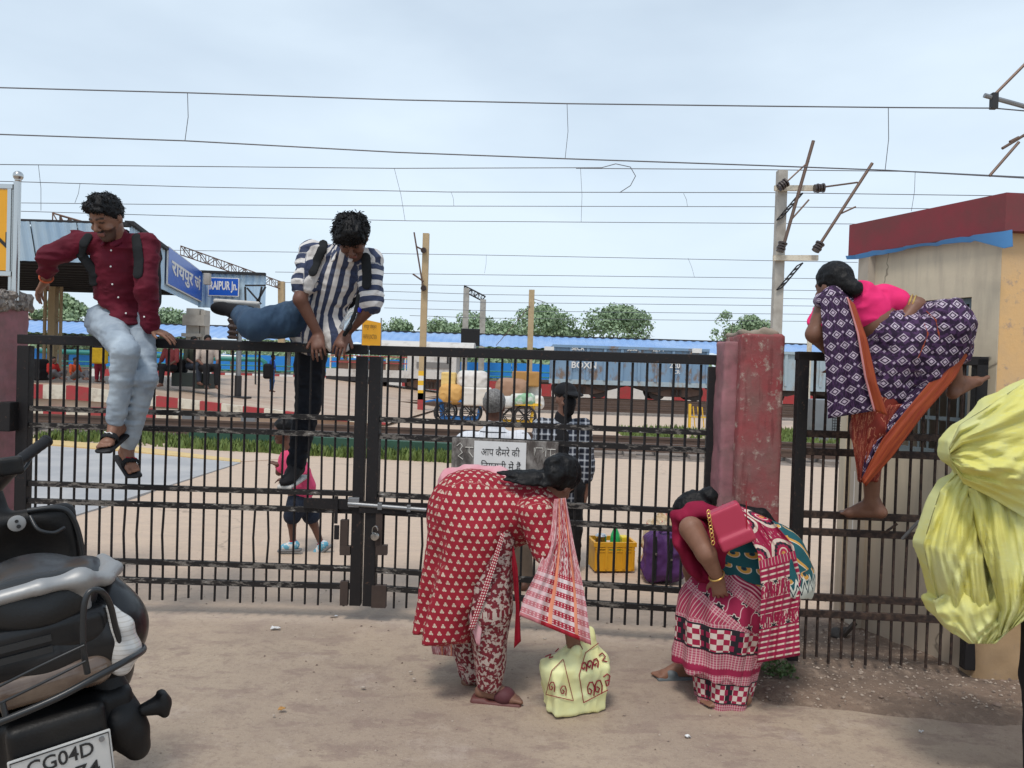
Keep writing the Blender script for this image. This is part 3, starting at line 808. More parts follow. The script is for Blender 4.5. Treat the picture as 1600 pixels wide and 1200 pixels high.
# blue plastic strip caught under the parapet
rs = random.Random(2); V, F = [], []
for i in range(25):
    p = c1.lerp(c0, i/24)+wn*(.02+.035*rs.random())-wd*(.12 if i > 22 else 0); dz = .004*math.sin(i*.9)+.006*rs.random(); wdt = .014+.008*math.sin(i*.37)+(.06 if i > 22 else 0)
    V += [tuple(p+wn*.06+Vector((0, 0, HT-.006-dz))), tuple(p+wn*.05+Vector((0, 0, HT-.012-dz-wdt)))]
F = [[2*i, 2*i+1, 2*i+3, 2*i+2] for i in range(24)]
V += [(v[0]+.002, v[1], v[2]-.002) for v in V]; F += [[50+a for a in f[::-1]] for f in F]
tag(make('plastic_strip', V, F, MATS['tarp_blue'], None, True), 'torn blue plastic strip hanging under the red parapet', 'plastic sheet')
# parking notice on the far edge of the booth wall
pn = c1+wn*.012+wd*-.02
t = thing('parking_notice', 'white NO PARKING board on the booth corner', 'sign', pn+Vector((0, 0, .62)))
a_, b_ = pn+wn*.01, pn+wn*.01-wd*.33
a_ = Vector((2.372, 5.40, 0)); dd = Vector((.33, -.06, 0)).normalized(); nn = Vector((dd.y, -dd.x, 0))
a_ = Vector((at(1334, 760, 4.96).x, 4.96, 0))
mb = MB(); mb.prism([a_+Vector((0, 0, .62)), a_+dd*.20+Vector((0, 0, .62)), a_+dd*.20+Vector((0, 0, 1.02)), a_+Vector((0, 0, 1.02))], nn*.012); mb.build('board', MATS['white_paint'], t)
text_mesh('NO', 'lettering', MATS['sign_black'], t, a_+dd*.06+nn*.014+Vector((0, 0, .86)), dd, (0, 0, 1), .05, None, .001)
text_mesh('PARKING', 'lettering', MATS['sign_black'], t, a_+dd*.012+nn*.014+Vector((0, 0, .74)), dd, (0, 0, 1), .06, .175, .001)
mb = MB(); mb.box((at(1328, 700, 5.12).x, 5.12, .78), (.05, .05, .78), bev=.01); tag(mb.build('concrete_post', MATS['hut_grey']), 'pale concrete post behind the railing beside the booth wall', 'post')

# ---- station name board, mostly out of frame at the left
SB = thing('station_sign', 'yellow station name board on shiny steel posts above the pink pillar', 'sign', (-3.55, 4.95, 1.98))
sp = at(25, 400, 4.95)
mb = MB(); mb.tube([(sp.x, sp.y, 1.95), (sp.x, sp.y, at(25, 284, 4.95).z)], .022, 14); mb.build('post', MATS['steel_bright'], SB, smooth=True)
mb = MB(); zt_ = at(27, 275, 4.95).z; mb.lathe((sp.x+.004, sp.y, zt_-.03), [(.012, -.015), (.02, 0)]+[(.031*math.sin(a), .031-.031*math.cos(a)) for a in np.linspace(.7, 3.0, 9)], 16); mb.build('ball_finial', MATS['steel_bright'], SB, smooth=True)
b1, b0 = at(20, 292, 4.95).z, at(18, 428, 4.95).z
mb = MB(); mb.box((sp.x-.85, sp.y, (b0+b1)/2), (.80, .012, (b1-b0)/2-.02)); mb.build('board', MATS['sign_yellow'], SB)
mb = MB(); cx = sp.x-.85
for z in (b0, b1): mb.box((cx, sp.y, z), (.83, .018, .014))
for x in (cx-.82, sp.x-.04): mb.box((x, sp.y, (b0+b1)/2), (.012, .017, (b1-b0)/2-.015))
mb.build('board_frame', MATS['steel_bright'], SB)
mb = MB(); mb.tube([(sp.x-.045, sp.y+.02, 1.95), (sp.x-.045, sp.y+.02, b0)], .014, 10); mb.build('post', MATS['steel_bright'], SB, smooth=True); mb = MB(); mb.tube([(sp.x-.09-1.6, sp.y, 1.5), (sp.x-.09-1.6, sp.y, zt_-.05)], .022, 10); mb.build('post', MATS['steel_bright'], SB, smooth=True)
zN = at(8, 395, 4.93).z
text_mesh('RAIPUR JUNCTION', 'lettering', MATS['sign_black'], SB, (at(13, 380, 4.93).x-1.45, sp.y-.014, zN), (1, 0, 0), (0, 0, 1), .135, 1.45, .001, .02)
text_mesh('रायपुर जंक्शन', 'lettering', MATS['sign_black'], SB, (at(13, 380, 4.93).x-1.3, sp.y-.014, zN+.22), (1, 0, 0), (0, 0, 1), .16, 1.1, .001, .02)
# ================================================================ platform with painted edge
PF = thing('platform', None, None, (-14, 19, 0)); tag(PF, kind='structure')
ea, eb = Vector((-17, 18.4, 0)), Vector((-3.3, 20.6, 0))
def ph(t): return .87 if t < .42 else .87-(t-.42)/.58*.80          # height falls away down the ramp
mb = MB(); N = 24; V, F = [], []
for i in range(N+1):
    t = i/N; p = ea.lerp(eb, t); q = p+Vector((1.5, 24, 0)); V += [tuple(p+Vector((0, 0, ph(t)))), tuple(q+Vector((0, 0, ph(t)))), tuple(p+Vector((0, .06, -.05)))]
for i in range(N): a = 3*i; F += [[a, a+3, a+4, a+1], [a+2, a+5, a+3, a]]
make('platform_top', V, F, MATS['platform_top'], PF)
for row in (0, 1):
    for i in range(26):
        t0, t1 = i/26, (i+1)/26
        if row and t1 > .62: continue
        p, q = ea.lerp(eb, t0), ea.lerp(eb, t1); n = Vector((.16, -.98, 0))
        h0, h1 = ph(t0), ph(t1)
        if row == 0: za, zb, zc, zd = h0-.34*h0/.87, h1-.34*h1/.87, h1+.012, h0+.012
        else: za, zb, zc, zd = .04, .04, .04+.30*min(1, h1/.6), .04+.30*min(1, h0/.6)
        mb = MB(); off = n*(.05 if row == 0 else .02)
        mb.prism([p+off+Vector((0, 0, za)), q+off+Vector((0, 0, zb)), q+off+Vector((0, 0, zc)), p+off+Vector((0, 0, zd))], n*-.22)
        mb.build('edge_block', MATS['red_paint' if (i+row) % 2 else 'cream_paint'], PF)
# far platform with its painted edge, running the whole width
FP = thing('platform', None, None, (0, 48, 0)); tag(FP, kind='structure')
mb = MB(); mb.box((0, 54.2, .42), (60, 6, .42)); mb.build('platform_top', MATS['platform_side'], FP)
bm_r = None
for i in range(64):
    x = -26+i*.85
    if x > 27: break
    mb = MB(); mb.box((-26, 48.05, .45), (.425, .12, .45))
    if i < 2: proto = mb.build('edge_block', MATS['red_paint' if i % 2 else 'white_paint'], FP); pr = (pr if i else []) + [proto]; proto.location = Vector((i*.85, 0, 0))
    else:
        o = pr[i % 2].copy(); COL.objects.link(o); o.location = Vector((i*.85, 0, 0))
# ================================================================ canopies
def corr(mb, a, b, z0, z1, pitch=.22, amp=.035, nrm=(0, -1, 0), lean=0.0):
    a, b = Vector(a), Vector(b); L = (b-a).length; n = int(L/pitch*4); nrm = Vector(nrm); V, F = [], []
    for i in range(n+1):
        ph_ = i % 4; o = amp if ph_ in (1, 2) else 0
        p = a.lerp(b, i/n)+nrm*o
        V += [p+Vector((0, 0, z0)), p+nrm*-lean+Vector((0, 0, z1))]
    F = [[2*i, 2*i+2, 2*i+3, 2*i+1] for i in range(n)]
    mb.add(V, F); return mb
CN = thing('platform_canopy', 'platform canopy with pale blue corrugated fascia and dark underside', 'canopy', (-12, 24, 0))
A0, A1 = Vector((-22, 20, 0)), Vector((-10.05, 20, 0)); B1 = Vector((-12.75, 31, 0)); C1 = Vector((-10.1, 31.2, 0)); zf0, zf1 = 4.05, 5.02
m_b = MATS['sheet_blue']
for i in range(10):
    p, q = A0.lerp(A1, i/10), A0.lerp(A1, (i+1)/10); mb = MB(); corr(mb, p, q, zf0, zf1, .26, .04, (0, -1, 0), -.3); mb.build('fascia_sheet', m_b, CN)
nB = Vector((.97, .24, 0))
for i in range(8):
    p, q = A1.lerp(B1, i/8), A1.lerp(B1, (i+1)/8); mb = MB(); corr(mb, p, q, zf0-.25, zf1+.05, .26, .04, nB); mb.build('fascia_sheet', m_b, CN)
for i in range(2):
    p, q = B1.lerp(C1, i/2), B1.lerp(C1, (i+1)/2); mb = MB(); corr(mb, p, q, 3.75, 5.15, .26, .04, (0, -1, 0)); mb.build('fascia_sheet', m_b, CN)
mb = MB(); mb.prism([A0+Vector((0, .05, 4.9)), A1+Vector((-.1, .05, 4.9)), B1+Vector((-.1, 0, 4.9)), Vector((-22, 31, 4.9))], (0, 0, .06)); mb.build('roof_deck', MATS['soffit'], CN)
mb = MB()
for i in range(13): y = 20.4+i*.7; xe = A1.x-.25-(y-20)*.2455; mb.box(((xe-22)/2, y, 4.12), ((xe+22)/2, .05, .10))
_o = mb.build('soffit_purlins', MATS['soffit'], CN); _o['kind'] = 'stuff'
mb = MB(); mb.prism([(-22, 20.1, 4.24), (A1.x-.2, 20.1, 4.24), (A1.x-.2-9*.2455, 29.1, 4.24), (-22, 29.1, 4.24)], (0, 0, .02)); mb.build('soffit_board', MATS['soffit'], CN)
for p, q, z in ((A1+Vector((.06, -.06, 0)), B1+Vector((.06, 0, 0)), zf1+.08), (A0, A1+Vector((.08, -.1, 0)), zf1+.02), (B1, C1, 5.18)):
    mb = MB(); mb.bar(p+Vector((0, -.08, z)), q+Vector((0, -.08, z)), .22, .10); mb.build('roof_edge', MATS['soffit'], CN)
def lattice(name, a, b, h, parent, m, n=10, r=.025):
    a, b = Vector(a), Vector(b); mb = MB(); up = Vector((0, 0, h)); w = Vector((0, .35, 0))
    for o in (Vector(), w):
        mb.tube([a+o, b+o], r, 5); mb.tube([a+o+up, b+o+up], r, 5)
        for i in range(n):
            p, q = a.lerp(b, i/n)+o, a.lerp(b, (i+1)/n)+o
            mb.tube([p, q+up] if i % 2 else [p+up, q], r*.7, 4); mb.tube([p, p+up], r*.7, 4)
    for i in range(n+1): p = a.lerp(b, i/n); mb.tube([p+up, p+w+up], r*.7, 4)
    o = mb.build(name, m, parent); return o
lattice('roof_truss', at(82, 352, 22), at(150, 372, 21.5), .35, CN, MATS['rust_brown'], 5)
lattice('roof_truss', at(282, 398, 33), at(440, 452, 40), .38, CN, MATS['rust_brown'], 14)
mb = MB(); mb.bar(at(440, 440, 40), at(440, 545, 40), .3, .3); mb.build('truss_column', MATS['mast_beige'], CN)
# columns under the canopy
mb = MB(); cx = at(305, 500, 26); mb.box((cx.x, 26, 1.75), (.22, .2, 1.6)); mb.box((cx.x+.34, 26, 1.75), (.08, .2, 1.55)); mb.box((cx.x+.08, 25.9, 2.95), (.36, .26, .18)); mb.box((cx.x, 25.9, 2.45), (.32, .23, .06)); mb.build('column', MATS['mast_concrete'], CN)
for px in (83, 70, 95):
    x = at(px, 500, 27).x; w = .12 if px == 83 else .04
    mb = MB(); mb.box((x, 27, 2.5), (w, w, 1.75)); mb.build('steel_column', MATS['mast_beige'], CN)
mb = MB(); x0, x1 = at(70, 500, 27).x, at(95, 500, 27).x
for i in range(7): z = .9+i*.5; mb.tube([(x0, 27, z), (x1, 27, z+.5)] if i % 2 else [(x1, 27, z), (x0, 27, z+.5)], .018, 4)
_o = mb.build('column_lacing', MATS['mast_beige'], CN); _o['kind'] = 'stuff'
# the two blue name boards on the fascia
def name_board(label, p, q, z0, z1, txt, nrm, th, wfrac=.86, hfrac=.6):
    t = thing('name_board', label, 'sign', p+Vector((0, 0, z0))); d = (q-p).normalized(); L = (q-p).length
    mb = MB(); mb.prism([p+Vector((0, 0, z0)), q+Vector((0, 0, z0)), q+Vector((0, 0, z1)), p+Vector((0, 0, z1))], nrm*.05); mb.build('board', MATS['white_paint'], t)
    e_ = .035; mb = MB(); p2, q2 = p+d*e_, q-d*e_
    mb.prism([p2+Vector((0, 0, z0+e_)), q2+Vector((0, 0, z0+e_)), q2+Vector((0, 0, z1-e_)), p2+Vector((0, 0, z1-e_))], nrm*.06); mb.build('face', MATS['sign_blue'], t)
    text_mesh(txt, 'lettering', MATS['white_paint'], t, p+d*(L*(1-wfrac)/2)+nrm*.064+Vector((0, 0, z0+(z1-z0)*(1-hfrac)/2)), d, (0, 0, 1), (z1-z0)*hfrac, L*wfrac, .004, .03)
dB = (B1-A1).normalized()
def onB(px):                                   # where a sight line crosses the receding fascia
    for Y in np.linspace(20, 31, 400):
        p = at(px, 450, Y); r = p-A1; r.z = 0
        if r.dot(nB) < 0: return A1+dB*r.dot(dB)
    return B1
pB, qB = onB(254), onB(318)
name_board('blue board reading RAIPUR in Hindi on the receding fascia', pB+nB*.09, qB+nB*.09, at(286, 440, (pB.y+qB.y)/2).z-.45, at(286, 425, (pB.y+qB.y)/2).z+.42, 'रायपुर जं', nB, .05)
pC, qC = at(326, 450, 30.9), at(374, 450, 30.9); pC.z = qC.z = 0
name_board('blue board reading RAIPUR Jn in English on the canopy end', pC, qC, at(350, 463, 30.9).z, at(350, 434, 30.9).z, 'RAIPUR Jn.', Vector((0, -1, 0)), .05, .9, .62)
# lamp and black frame at the canopy end
mb = MB(); p = at(324, 436, 30); mb.box(p, (.12, .1, .22), bev=.02); tag(mb.build('floodlight', MATS['mast_concrete']), 'small grey floodlight between the two blue name boards', 'lamp')
t = thing('iron_trestle', 'black angle-iron trestle standing by the canopy end', 'trestle', (at(395, 560, 29).x, 29, 0))
for a, b in (((383, 448), (384, 480)), ((383, 446), (415, 446)), ((415, 448), (396, 482)), ((386, 450), (408, 475)), ((402, 470), (384, 500)), ((409, 448), (403, 482))):
    mb = MB(); mb.bar(at(*a, 29), at(*b, 29), .06, .06); mb.build('strut', MATS['dark_iron'], t)
mb = MB(); mb.bar(at(400, 480, 29), at(399, 612, 29), .05, .05); mb.build('upright', MATS['dark_iron'], t)
mb = MB(); mb.bar(at(404, 560, 29), at(404, 625, 29), .05, .05); mb.build('upright', MATS['dark_iron'], t)
# signal mast on the platform
t = thing('platform_post', 'grey pole with black sleeve and bolted base on the platform', 'post', (at(372, 618, 22.5).x, 22.5, .6))
mb = MB(); x = at(372, 600, 22.5).x; mb.tube([(x, 22.5, .55), (x, 22.5, 3.3)], .075, 10); mb.build('pole', MATS['steel_grey'], t, smooth=True)
mb = MB(); mb.tube([(x, 22.5, .55), (x, 22.5, 1.2)], .10, 10); mb.box((x, 22.5, .56), (.32, .25, .03)); mb.build('sleeve', MATS['dark_iron'], t)
mb = MB(); mb.lathe((at(366, 500, 22.5).x, 22.4, at(366, 530, 22.5).z), [(.12, 0), (.17, .06), (.10, .12), (.17, .2), (.10, .27), (.17, .36), (.1, .44), (.17, .55), (.1, .66), (.16, .8), (.06, 1.05)], 10); mb.build('insulator_stack', MATS['insulator'], t)
# far canopy
FC = thing('far_canopy', 'long blue sheet roof over the far platform', 'canopy', (0, 50, 0))
V, F = [], []; n = 420; x0, x1 = -36, 24
for i in range(n+1):
    x = x0+(x1-x0)*i/n; o = .05 if i % 4 in (1, 2) else 0
    V += [(x, 49.5-o*.5, 3.08+o), (x, 53.5, 4.02+o), (x, 53.6, 3.95), ]
for i in range(n): a = 3*i; F += [[a, a+3, a+4, a+1], [a+1, a+4, a+5, a+2]]
make('roof_sheet', V, F, MATS['roof_blue'], FC)
mb = MB(); mb.box((-6, 53.5, 4.06), (30, .1, .06)); mb.build('ridge_cap', MATS['soffit'], FC)
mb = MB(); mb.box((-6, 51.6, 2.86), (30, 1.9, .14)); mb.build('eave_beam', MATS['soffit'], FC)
for i in range(16):
    mb = MB(); mb.box((-34+i*3.8, 51.5, 1.8), (.10, .10, .98)); mb.build('column', MATS['mast_concrete' if i % 2 else 'mast_beige'], FC)
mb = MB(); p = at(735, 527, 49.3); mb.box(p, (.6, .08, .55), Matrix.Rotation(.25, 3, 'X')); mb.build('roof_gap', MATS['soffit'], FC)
# blue boundary panels, pipes, backdrop wall of greenery
BW = thing('panel_fence', 'bright blue sheet panel fence behind the far platform', 'fence', (0, 62, 0))
for i in range(30):
    x = -40+i*2.42
    mb = MB(); mb.box((-40, 62, 1.55), (1.19, .03, .62))
    if i == 0: pr0 = mb.build('panel', MATS['panel_blue'], BW)
    else: o = pr0.copy(); COL.objects.link(o); o.location = Vector((i*2.42, 0, .02*(i % 3)))
def pipe(label, pts, r, m, cat='pipe', group=None):
    mb = MB(); mb.tube(pts, r, 10); return tag(mb.build('pipe', m, smooth=True), label, cat, group)
pipe('thick green water pipe bending down at its end', [at(60, 548, 40), at(250, 556, 40), at(330, 560, 40), at(408, 562, 40), at(414, 566, 40), at(415, 590, 40)], .13, MATS['pipe_green'])
pipe('white lagged pipe running above the far tracks', [at(335, 557, 41), at(378, 559, 41)], .12, MATS['white_paint'])
for k, (y0, y1) in enumerate(((563, 575), (570, 583))):
    pipe(('upper thin green handrail pipe along the far platform', 'lower thin green handrail pipe along the far platform')[k], [at(45, y0, 46.5), at(1130, y1+14, 46.5)], .04, MATS['pipe_green'], 'pipe', 'handrail pipes along the far platform')
# small yellow station sign in the middle distance
t = thing('station_sign', 'small yellow RAIPUR JUNCTION board on two posts', 'sign', (at(580, 560, 30).x, 30, 0)); 
a, b = at(566, 520, 30), at(592, 522, 30); za, zb = at(580, 500, 30).z, at(580, 540, 30).z
mb = MB(); mb.prism([(a.x, 30, zb), (b.x, 30.4, zb), (b.x, 30.4, za-.08), (a.x, 30, za+.03)], (0, .05, 0)); mb.build('board', MATS['sign_yellow'], t)
d = Vector((b.x-a.x, .4, 0))
text_mesh('रायपुर जंक्शन', 'lettering', MATS['sign_black'], t, (a.x+.06, 29.985, zb+.62), d, (0, 0, 1), .22, .52, .01)
text_mesh('RAIPUR JUNCTION', 'lettering', MATS['sign_black'], t, (a.x+.05, 29.985, zb+.22), d, (0, 0, 1), .22, .55, .01)
for p in (a, b+Vector((0, .4, 0))): mb = MB(); mb.bar((p.x, 30.05+(.4 if p is not a else 0), .2), (p.x, 30.05+(.4 if p is not a else 0), za+(.12 if p is not a else .05)), .05, .05); mb.build('post', MATS['steel_grey'], t)

# ================================================================ wagons
def wheelset(t, x, y, m, r=.46):
    for s_ in (-1, 1):
        mb = MB(); mb.disc((x, y+s_*.86, r+.26), (0, 1, 0), r, .12, 24); mb.disc((x, y+s_*.94, r+.26), (0, 1, 0), r*.25, .1, 12); mb.build('wheel', MATS['bogie'], t, smooth=True)
def bogie(t, x, y):
    for d in (-1.0, 1.0): wheelset(t, x+d, y, None)
    for s_ in (-1, 1):
        mb = MB(); yy = y+s_*1.03
        mb.prism([(x-1.35, yy, .80), (x-.7, yy, .98), (x+.7, yy, .98), (x+1.35, yy, .80), (x+1.3, yy, .62), (x+.6, yy, .46), (x-.6, yy, .46), (x-1.3, yy, .62)], (0, .09, 0)); mb.build('side_frame', mat('rust_frame', base=(.20, .12, .09), rough=.85, var=.4), t)
        mb = MB()
        for k in range(3): mb.tube([(x-.2+k*.2, yy-.06, .5), (x-.2+k*.2, yy-.06, .85)], .07, 8)
        _o = mb.build('springs', MATS['bogie'], t); _o['kind'] = 'stuff'
def boxn(label, x0, x1, y, m, nrib):
    t = thing('goods_wagon', label, 'wagon', ((x0+x1)/2, y, .26), 'goods wagons on the far track')
    zb, zt = 1.22, 3.02
    mb = MB(); mb.box(((x0+x1)/2, y, (zb+zt)/2), ((x1-x0)/2, 1.45, (zt-zb)/2)); mb.build('body', m, t)
    for i in range(nrib+1):
        x = x0+.06+(x1-x0-.12)*i/nrib; mb = MB(); mb.box((x, y-1.49, (zb+zt)/2), (.07, .05, (zt-zb)/2-.01)); mb.build('rib', m, t)
    mb = MB(); mb.box(((x0+x1)/2, y-1.50, zt-.04), ((x1-x0)/2+.02, .07, .07)); mb.build('top_chord', m, t)
    mb = MB(); mb.box(((x0+x1)/2, y-1.40, zb-.10), ((x1-x0)/2+.15, .10, .12)); mb.build('sole_bar', MATS['wagon_pale'], t)
    xm = (x0+x1)/2
    mb = MB()
    for c_ in (xm-1.3, xm+1.3): mb.prism([(c_-1.3, y-1.2, 1.0), (c_+1.3, y-1.2, 1.0), (c_+.15, y-1.2, .68), (c_-.15, y-1.2, .68)], (0, 2.2, 0))
    _o = mb.build('hopper', MATS['bogie'], t); _o['kind'] = 'stuff'
    for x in (x0+1.55, x1-1.55): bogie(t, x, y)
    for x in (x0-.35, x1+.35): mb = MB(); mb.tube([(x-.3, y-.8, 1.05), (x+.3, y-.8, 1.05)], .12, 8); mb.build('buffer', MATS['bogie'], t)
    return t
W1 = boxn('blue open goods wagon with white stencilled numbers and rusty bogies', at(862, 580, 41).x, at(1103, 580, 41).x, 42.0, MATS['wagon_blue'], 9)
boxn('pale weathered goods wagon seen past the red pillar', at(1140, 580, 41).x, at(1140, 580, 41).x+8.4, 42.0, MATS['wagon_pale'], 9)
def stencil(t, px, py, h, txt, Y=40.44): p = at(px, py, Y); text_mesh(txt, 'stencil_number', MATS['white_paint'], t, p, (1, 0, 0), (0, 0, 1), h, None, .004, .02)
stencil(W1, 1046, 575, .28, '220'); stencil(W1, 1052, 584, .2, 'CR'); stencil(W1, 893, 575, .35, 'BOXN'); stencil(W1, 893, 547, .22, 'SECR'); stencil(W1, 980, 548, .18, '58.08'); stencil(W1, 1020, 549, .18, '22.9 T')
mb = MB(); p = at(1089, 548, 40.4); mb.box(p, (.25, .03, .12)); mb.build('white_panel', MATS['white_paint'], W1)
mb = MB(); p = at(858, 545, 40.4); mb.box(p, (.25, .03, .12)); mb.build('white_panel', MATS['white_paint'], W1)
# flat wagon with white van body
BV = thing('brake_van', 'off-white brake van with rounded roof and open railed deck', 'wagon', (-6.8, 42, .26))
xa, xb, xc = at(512, 590, 41).x, at(637, 590, 41).x, at(713, 590, 41).x
mb = MB(); mb.box(((xa+xc)/2, 42, 1.22), ((xc-xa)/2, 1.4, .20)); mb.build('deck', MATS['wagon_white'], BV)
mb = MB(); mb.box(((xb+xc)/2, 42, 2.05), ((xc-xb)/2, 1.35, .66)); mb.build('body', MATS['wagon_white'], BV)
mb = MB()
L_ = [(math.sin(a)*1.4, 2.70+.34*math.cos(a)) for a in np.linspace(-1.57, 1.57, 9)]
mb.prism([(at(590, 540, 41).x, 42+yy, zz) for yy, zz in L_], (xc-at(590, 540, 41).x+.9, 0, 0)); mb.build('roof', MATS['wagon_white'], BV)
mb = MB(); mb.box(((xb+xc)/2+.1, 40.63, 1.75), (.9, .03, .16)); mb.build('vent_band', mat('band_grey', base=(.2, .19, .18), rough=.7), BV)
mb = MB(); mb.box((xc-.45, 40.63, 2.2), (.05, .03, .35)); mb.build('door_gap', MATS['soffit'], BV)
for i in range(5):
    x = xa+.2+(xb-xa-.3)*i/4; mb = MB(); mb.bar((x, 40.7, 1.4), (x, 40.7, 2.15), .07, .07); mb.build('stanchion', MATS['cream_paint'], BV)
for z in (1.78, 2.12): mb = MB(); mb.bar((xa+.2, 40.68, z), (xb, 40.68, z), .05, .05); mb.build('deck_rail', MATS['red_paint'], BV)
mb = MB(); mb.box(((xa+xb)/2, 41.2, 1.66), ((xb-xa)/2-.5, .3, .25)); mb.build('equipment_box', MATS['rust_brown'], BV)
for x in (xa+1.5, xc-1.3): bogie(BV, x, 42)
# trailing wheelset frame in black
mb = MB(); mb.box(((xa+xb)/2, 40.7, .92), ((xb-xa)/2, .08, .14)); mb.build('underframe', MATS['dark_iron'], BV)

# ================================================================ overhead line
def mast_things():
    # large concrete mast with two cantilever arms
    Y = 25.0; t = thing('overhead_mast', 'concrete overhead line mast with two bracket arms beyond the railing', 'mast', (at(1215, 520, Y).x, Y, 0))
    def P(px, py, dy=0): return at(px, py, Y+dy)
    b = P(1222, 267); x = b.x
    mb = MB(); mb.box((x, Y, b.z/2), (.15, .13, b.z/2)); mb.build('mast_post', MATS['mast_concrete'], t)
    for (l, r_, py) in ((1210, 1283, 294), (1208, 1278, 403)):
        mb = MB(); a, c = P(l, py, -.2), P(r_, py, -.2); mb.bar(a, c, .10, .17); mb.build('cross_arm', MATS['cream_paint'], t)
        mb = MB(); a, c = P(1250, py+10, -.2), P(1218, py+48, -.2)
        o = Vector((.09, 0, .05)); mb.bar(a-o, c-o, .04, .04); mb.bar(a+o, c+o, .04, .04)
        for k in range(6): u = a.lerp(c, k/5); mb.bar(u-o, u+o, .04, .04)
        mb.build('ladder_brace', MATS['dark_iron'], t)
    for (p0, p1, w) in (((1271, 220), (1222, 392), .055), ((1363, 255), (1277, 388), .05)):
        mb = MB(); mb.tube([P(*p0, -.4), P(*p1, -.4)], w, 8); mb.build('cantilever_tube', MATS['rail_steel'], t, smooth=True)
    for (p0, p1) in (((1264, 252), (1224, 289)), ((1281, 293), (1340, 285)), ((1311, 335), (1337, 323)), ((1233, 347), (1264, 312))):
        mb = MB(); mb.tube([P(*p0, -.4), P(*p1, -.4)], .028, 6); mb.build('stay_tube', MATS['rail_steel'], t)
    for (px, py, ax) in ((1223, 289, (1, 0, .8)), (1280, 294, (1, 0, .1)), (1221, 386, (.3, 0, 1)), (1278, 386, (.6, 0, 1))):
        mb = MB(); c = P(px, py, -.4); a = Vector(ax).normalized()
        for k in range(4): mb.disc(c+a*(k-1.5)*.085, a, .15 if k % 2 else .13, .05, 12)
        mb.build('insulator', MATS['insulator'], t)
    # bracket of a mast standing just outside the frame at the right
    Y2 = 16.0; t2 = thing('overhead_mast', 'mast whose pale bracket tube reaches in above the booth', 'mast', (at(1850, 520, Y2).x, Y2, 0))
    def Q(px, py): return at(px, py, Y2)
    b = Q(1850, 60); mb = MB(); mb.box((b.x, Y2, b.z/2), (.15, .13, b.z/2)); mb.build('mast_post', MATS['mast_concrete'], t2)
    for p0, p1, w, m in (((1538, 149), (1850, 235), .05, 'steel_grey'), ((1552, 150), (1850, -150), .03, 'rail_steel'), ((1566, 232), (1850, 60), .03, 'rail_steel'), ((1546, 275), (1592, 222), .03, 'rail_steel'), ((1578, 222), (1592, 215), .035, 'rail_steel')):
        mb = MB(); mb.tube([Q(*p0), Q(*p1)], w, 8); mb.build('cantilever_tube', MATS[m], t2, smooth=True)
    mb = MB(); mb.box(Q(1553, 158), (.06, .06, .16)); mb.build('clamp', MATS['dark_iron'], t2)
    # beige steel masts farther back
    for lab, px, top, bot, Y3, w, m in (('beige steel mast with banded foot beside the tracks', 666, 365, 645, 27.4, .11, 'mast_beige'), ('slim beige mast behind the goods wagons', 831, 453, 600, 47, .17, 'mast_beige')):
        t3 = thing('overhead_mast', lab, 'mast', (at(px-4, bot, Y3).x, Y3, 0)); a = at(px, top, Y3)
        mb = MB(); mb.box((a.x, Y3, a.z/2+.35), (w, w, a.z/2-.35)); mb.build('mast_post', MATS[m], t3)
        if Y3 < 30:
            for k, mm in enumerate(('red_paint', 'white_paint', 'yellow_paint', 'white_paint', 'yellow_paint', 'white_paint', 'yellow_paint')):
                mb = MB(); mb.box((a.x, Y3, .02+(.35 if k == 0 else .53+.17*(k-1))), (w+.012, w+.012, .33 if k == 0 else .085)); mb.build('painted_band', MATS[mm], t3)
        for p0, p1 in (((647, 363), (662, 455)), ((645, 428), (662, 440)), ((650, 385), (664, 392))) if Y3 < 30 else (((834, 467), (850, 472)), ((828, 478), (775, 540))):
            mb = MB(); mb.tube([at(*p0, Y3-.2), at(*p1, Y3-.2)], .03 if Y3 < 30 else .02, 6); mb.build('bracket', MATS['rail_steel'], t3)
        if Y3 < 30:
            for px_, py_ in ((662, 391), (662, 450)): mb = MB(); mb.disc(at(px_, py_, Y3-.2), (0, 1, .2), .10, .2, 10); mb.build('insulator', MATS['insulator'], t3)
    Y4 = 60; t4 = thing('overhead_portal', 'lattice portal spanning two posts in the distance', 'mast', (at(740, 560, Y4).x, Y4, 0))
    for px, top in ((729, 450), (755, 468)):
        a = at(px, top, Y4); mb = MB(); mb.box((a.x, Y4, a.z/2), (.22, .2, a.z/2)); mb.build('portal_post', MATS['mast_concrete'], t4)
    lattice('portal_beam', at(725, 455, Y4), at(758, 472, Y4), .45, t4, MATS['dark_iron'], 6, .05)
    t5 = thing('signal_post', 'white signal post with small black disc lamp beyond the railing', 'signal', (at(1262, 660, 21).x, 21, 0))
    a, b = at(1265, 530, 21), at(1261, 690, 21); mb = MB(); mb.tube([(a.x, 21, a.z), (a.x, 21, 0)], .07, 8); mb.build('post', MATS['cream_paint'], t5, smooth=True)
    mb = MB(); mb.disc(at(1266, 660, 20.85), (0, 1, 0), .11, .1, 16); mb.build('lamp_disc', MATS['sign_black'], t5)
    mb = MB(); mb.box(at(1266, 660, 20.78), (.07, .01, .015)); mb.build('lamp_slot', MATS['white_paint'], t5)
    t6 = thing('relay_cabinet', 'pale grey equipment cabinet with wire mesh side beyond the railing', 'cabinet', (at(1300, 670, 20).x, 20, 0))
    c = at(1290, 668, 20); mb = MB(); mb.box((c.x, 20.3, .55), (.30, .3, .55), bev=.02); mb.build('cabinet_body', MATS['steel_grey'], t6)
    c = at(1316, 668, 20); mb = MB()
    for k in range(9): mb.bar((c.x-.26+k*.065, 20, .25), (c.x-.26+k*.065, 20, 1.1), .015, .015)
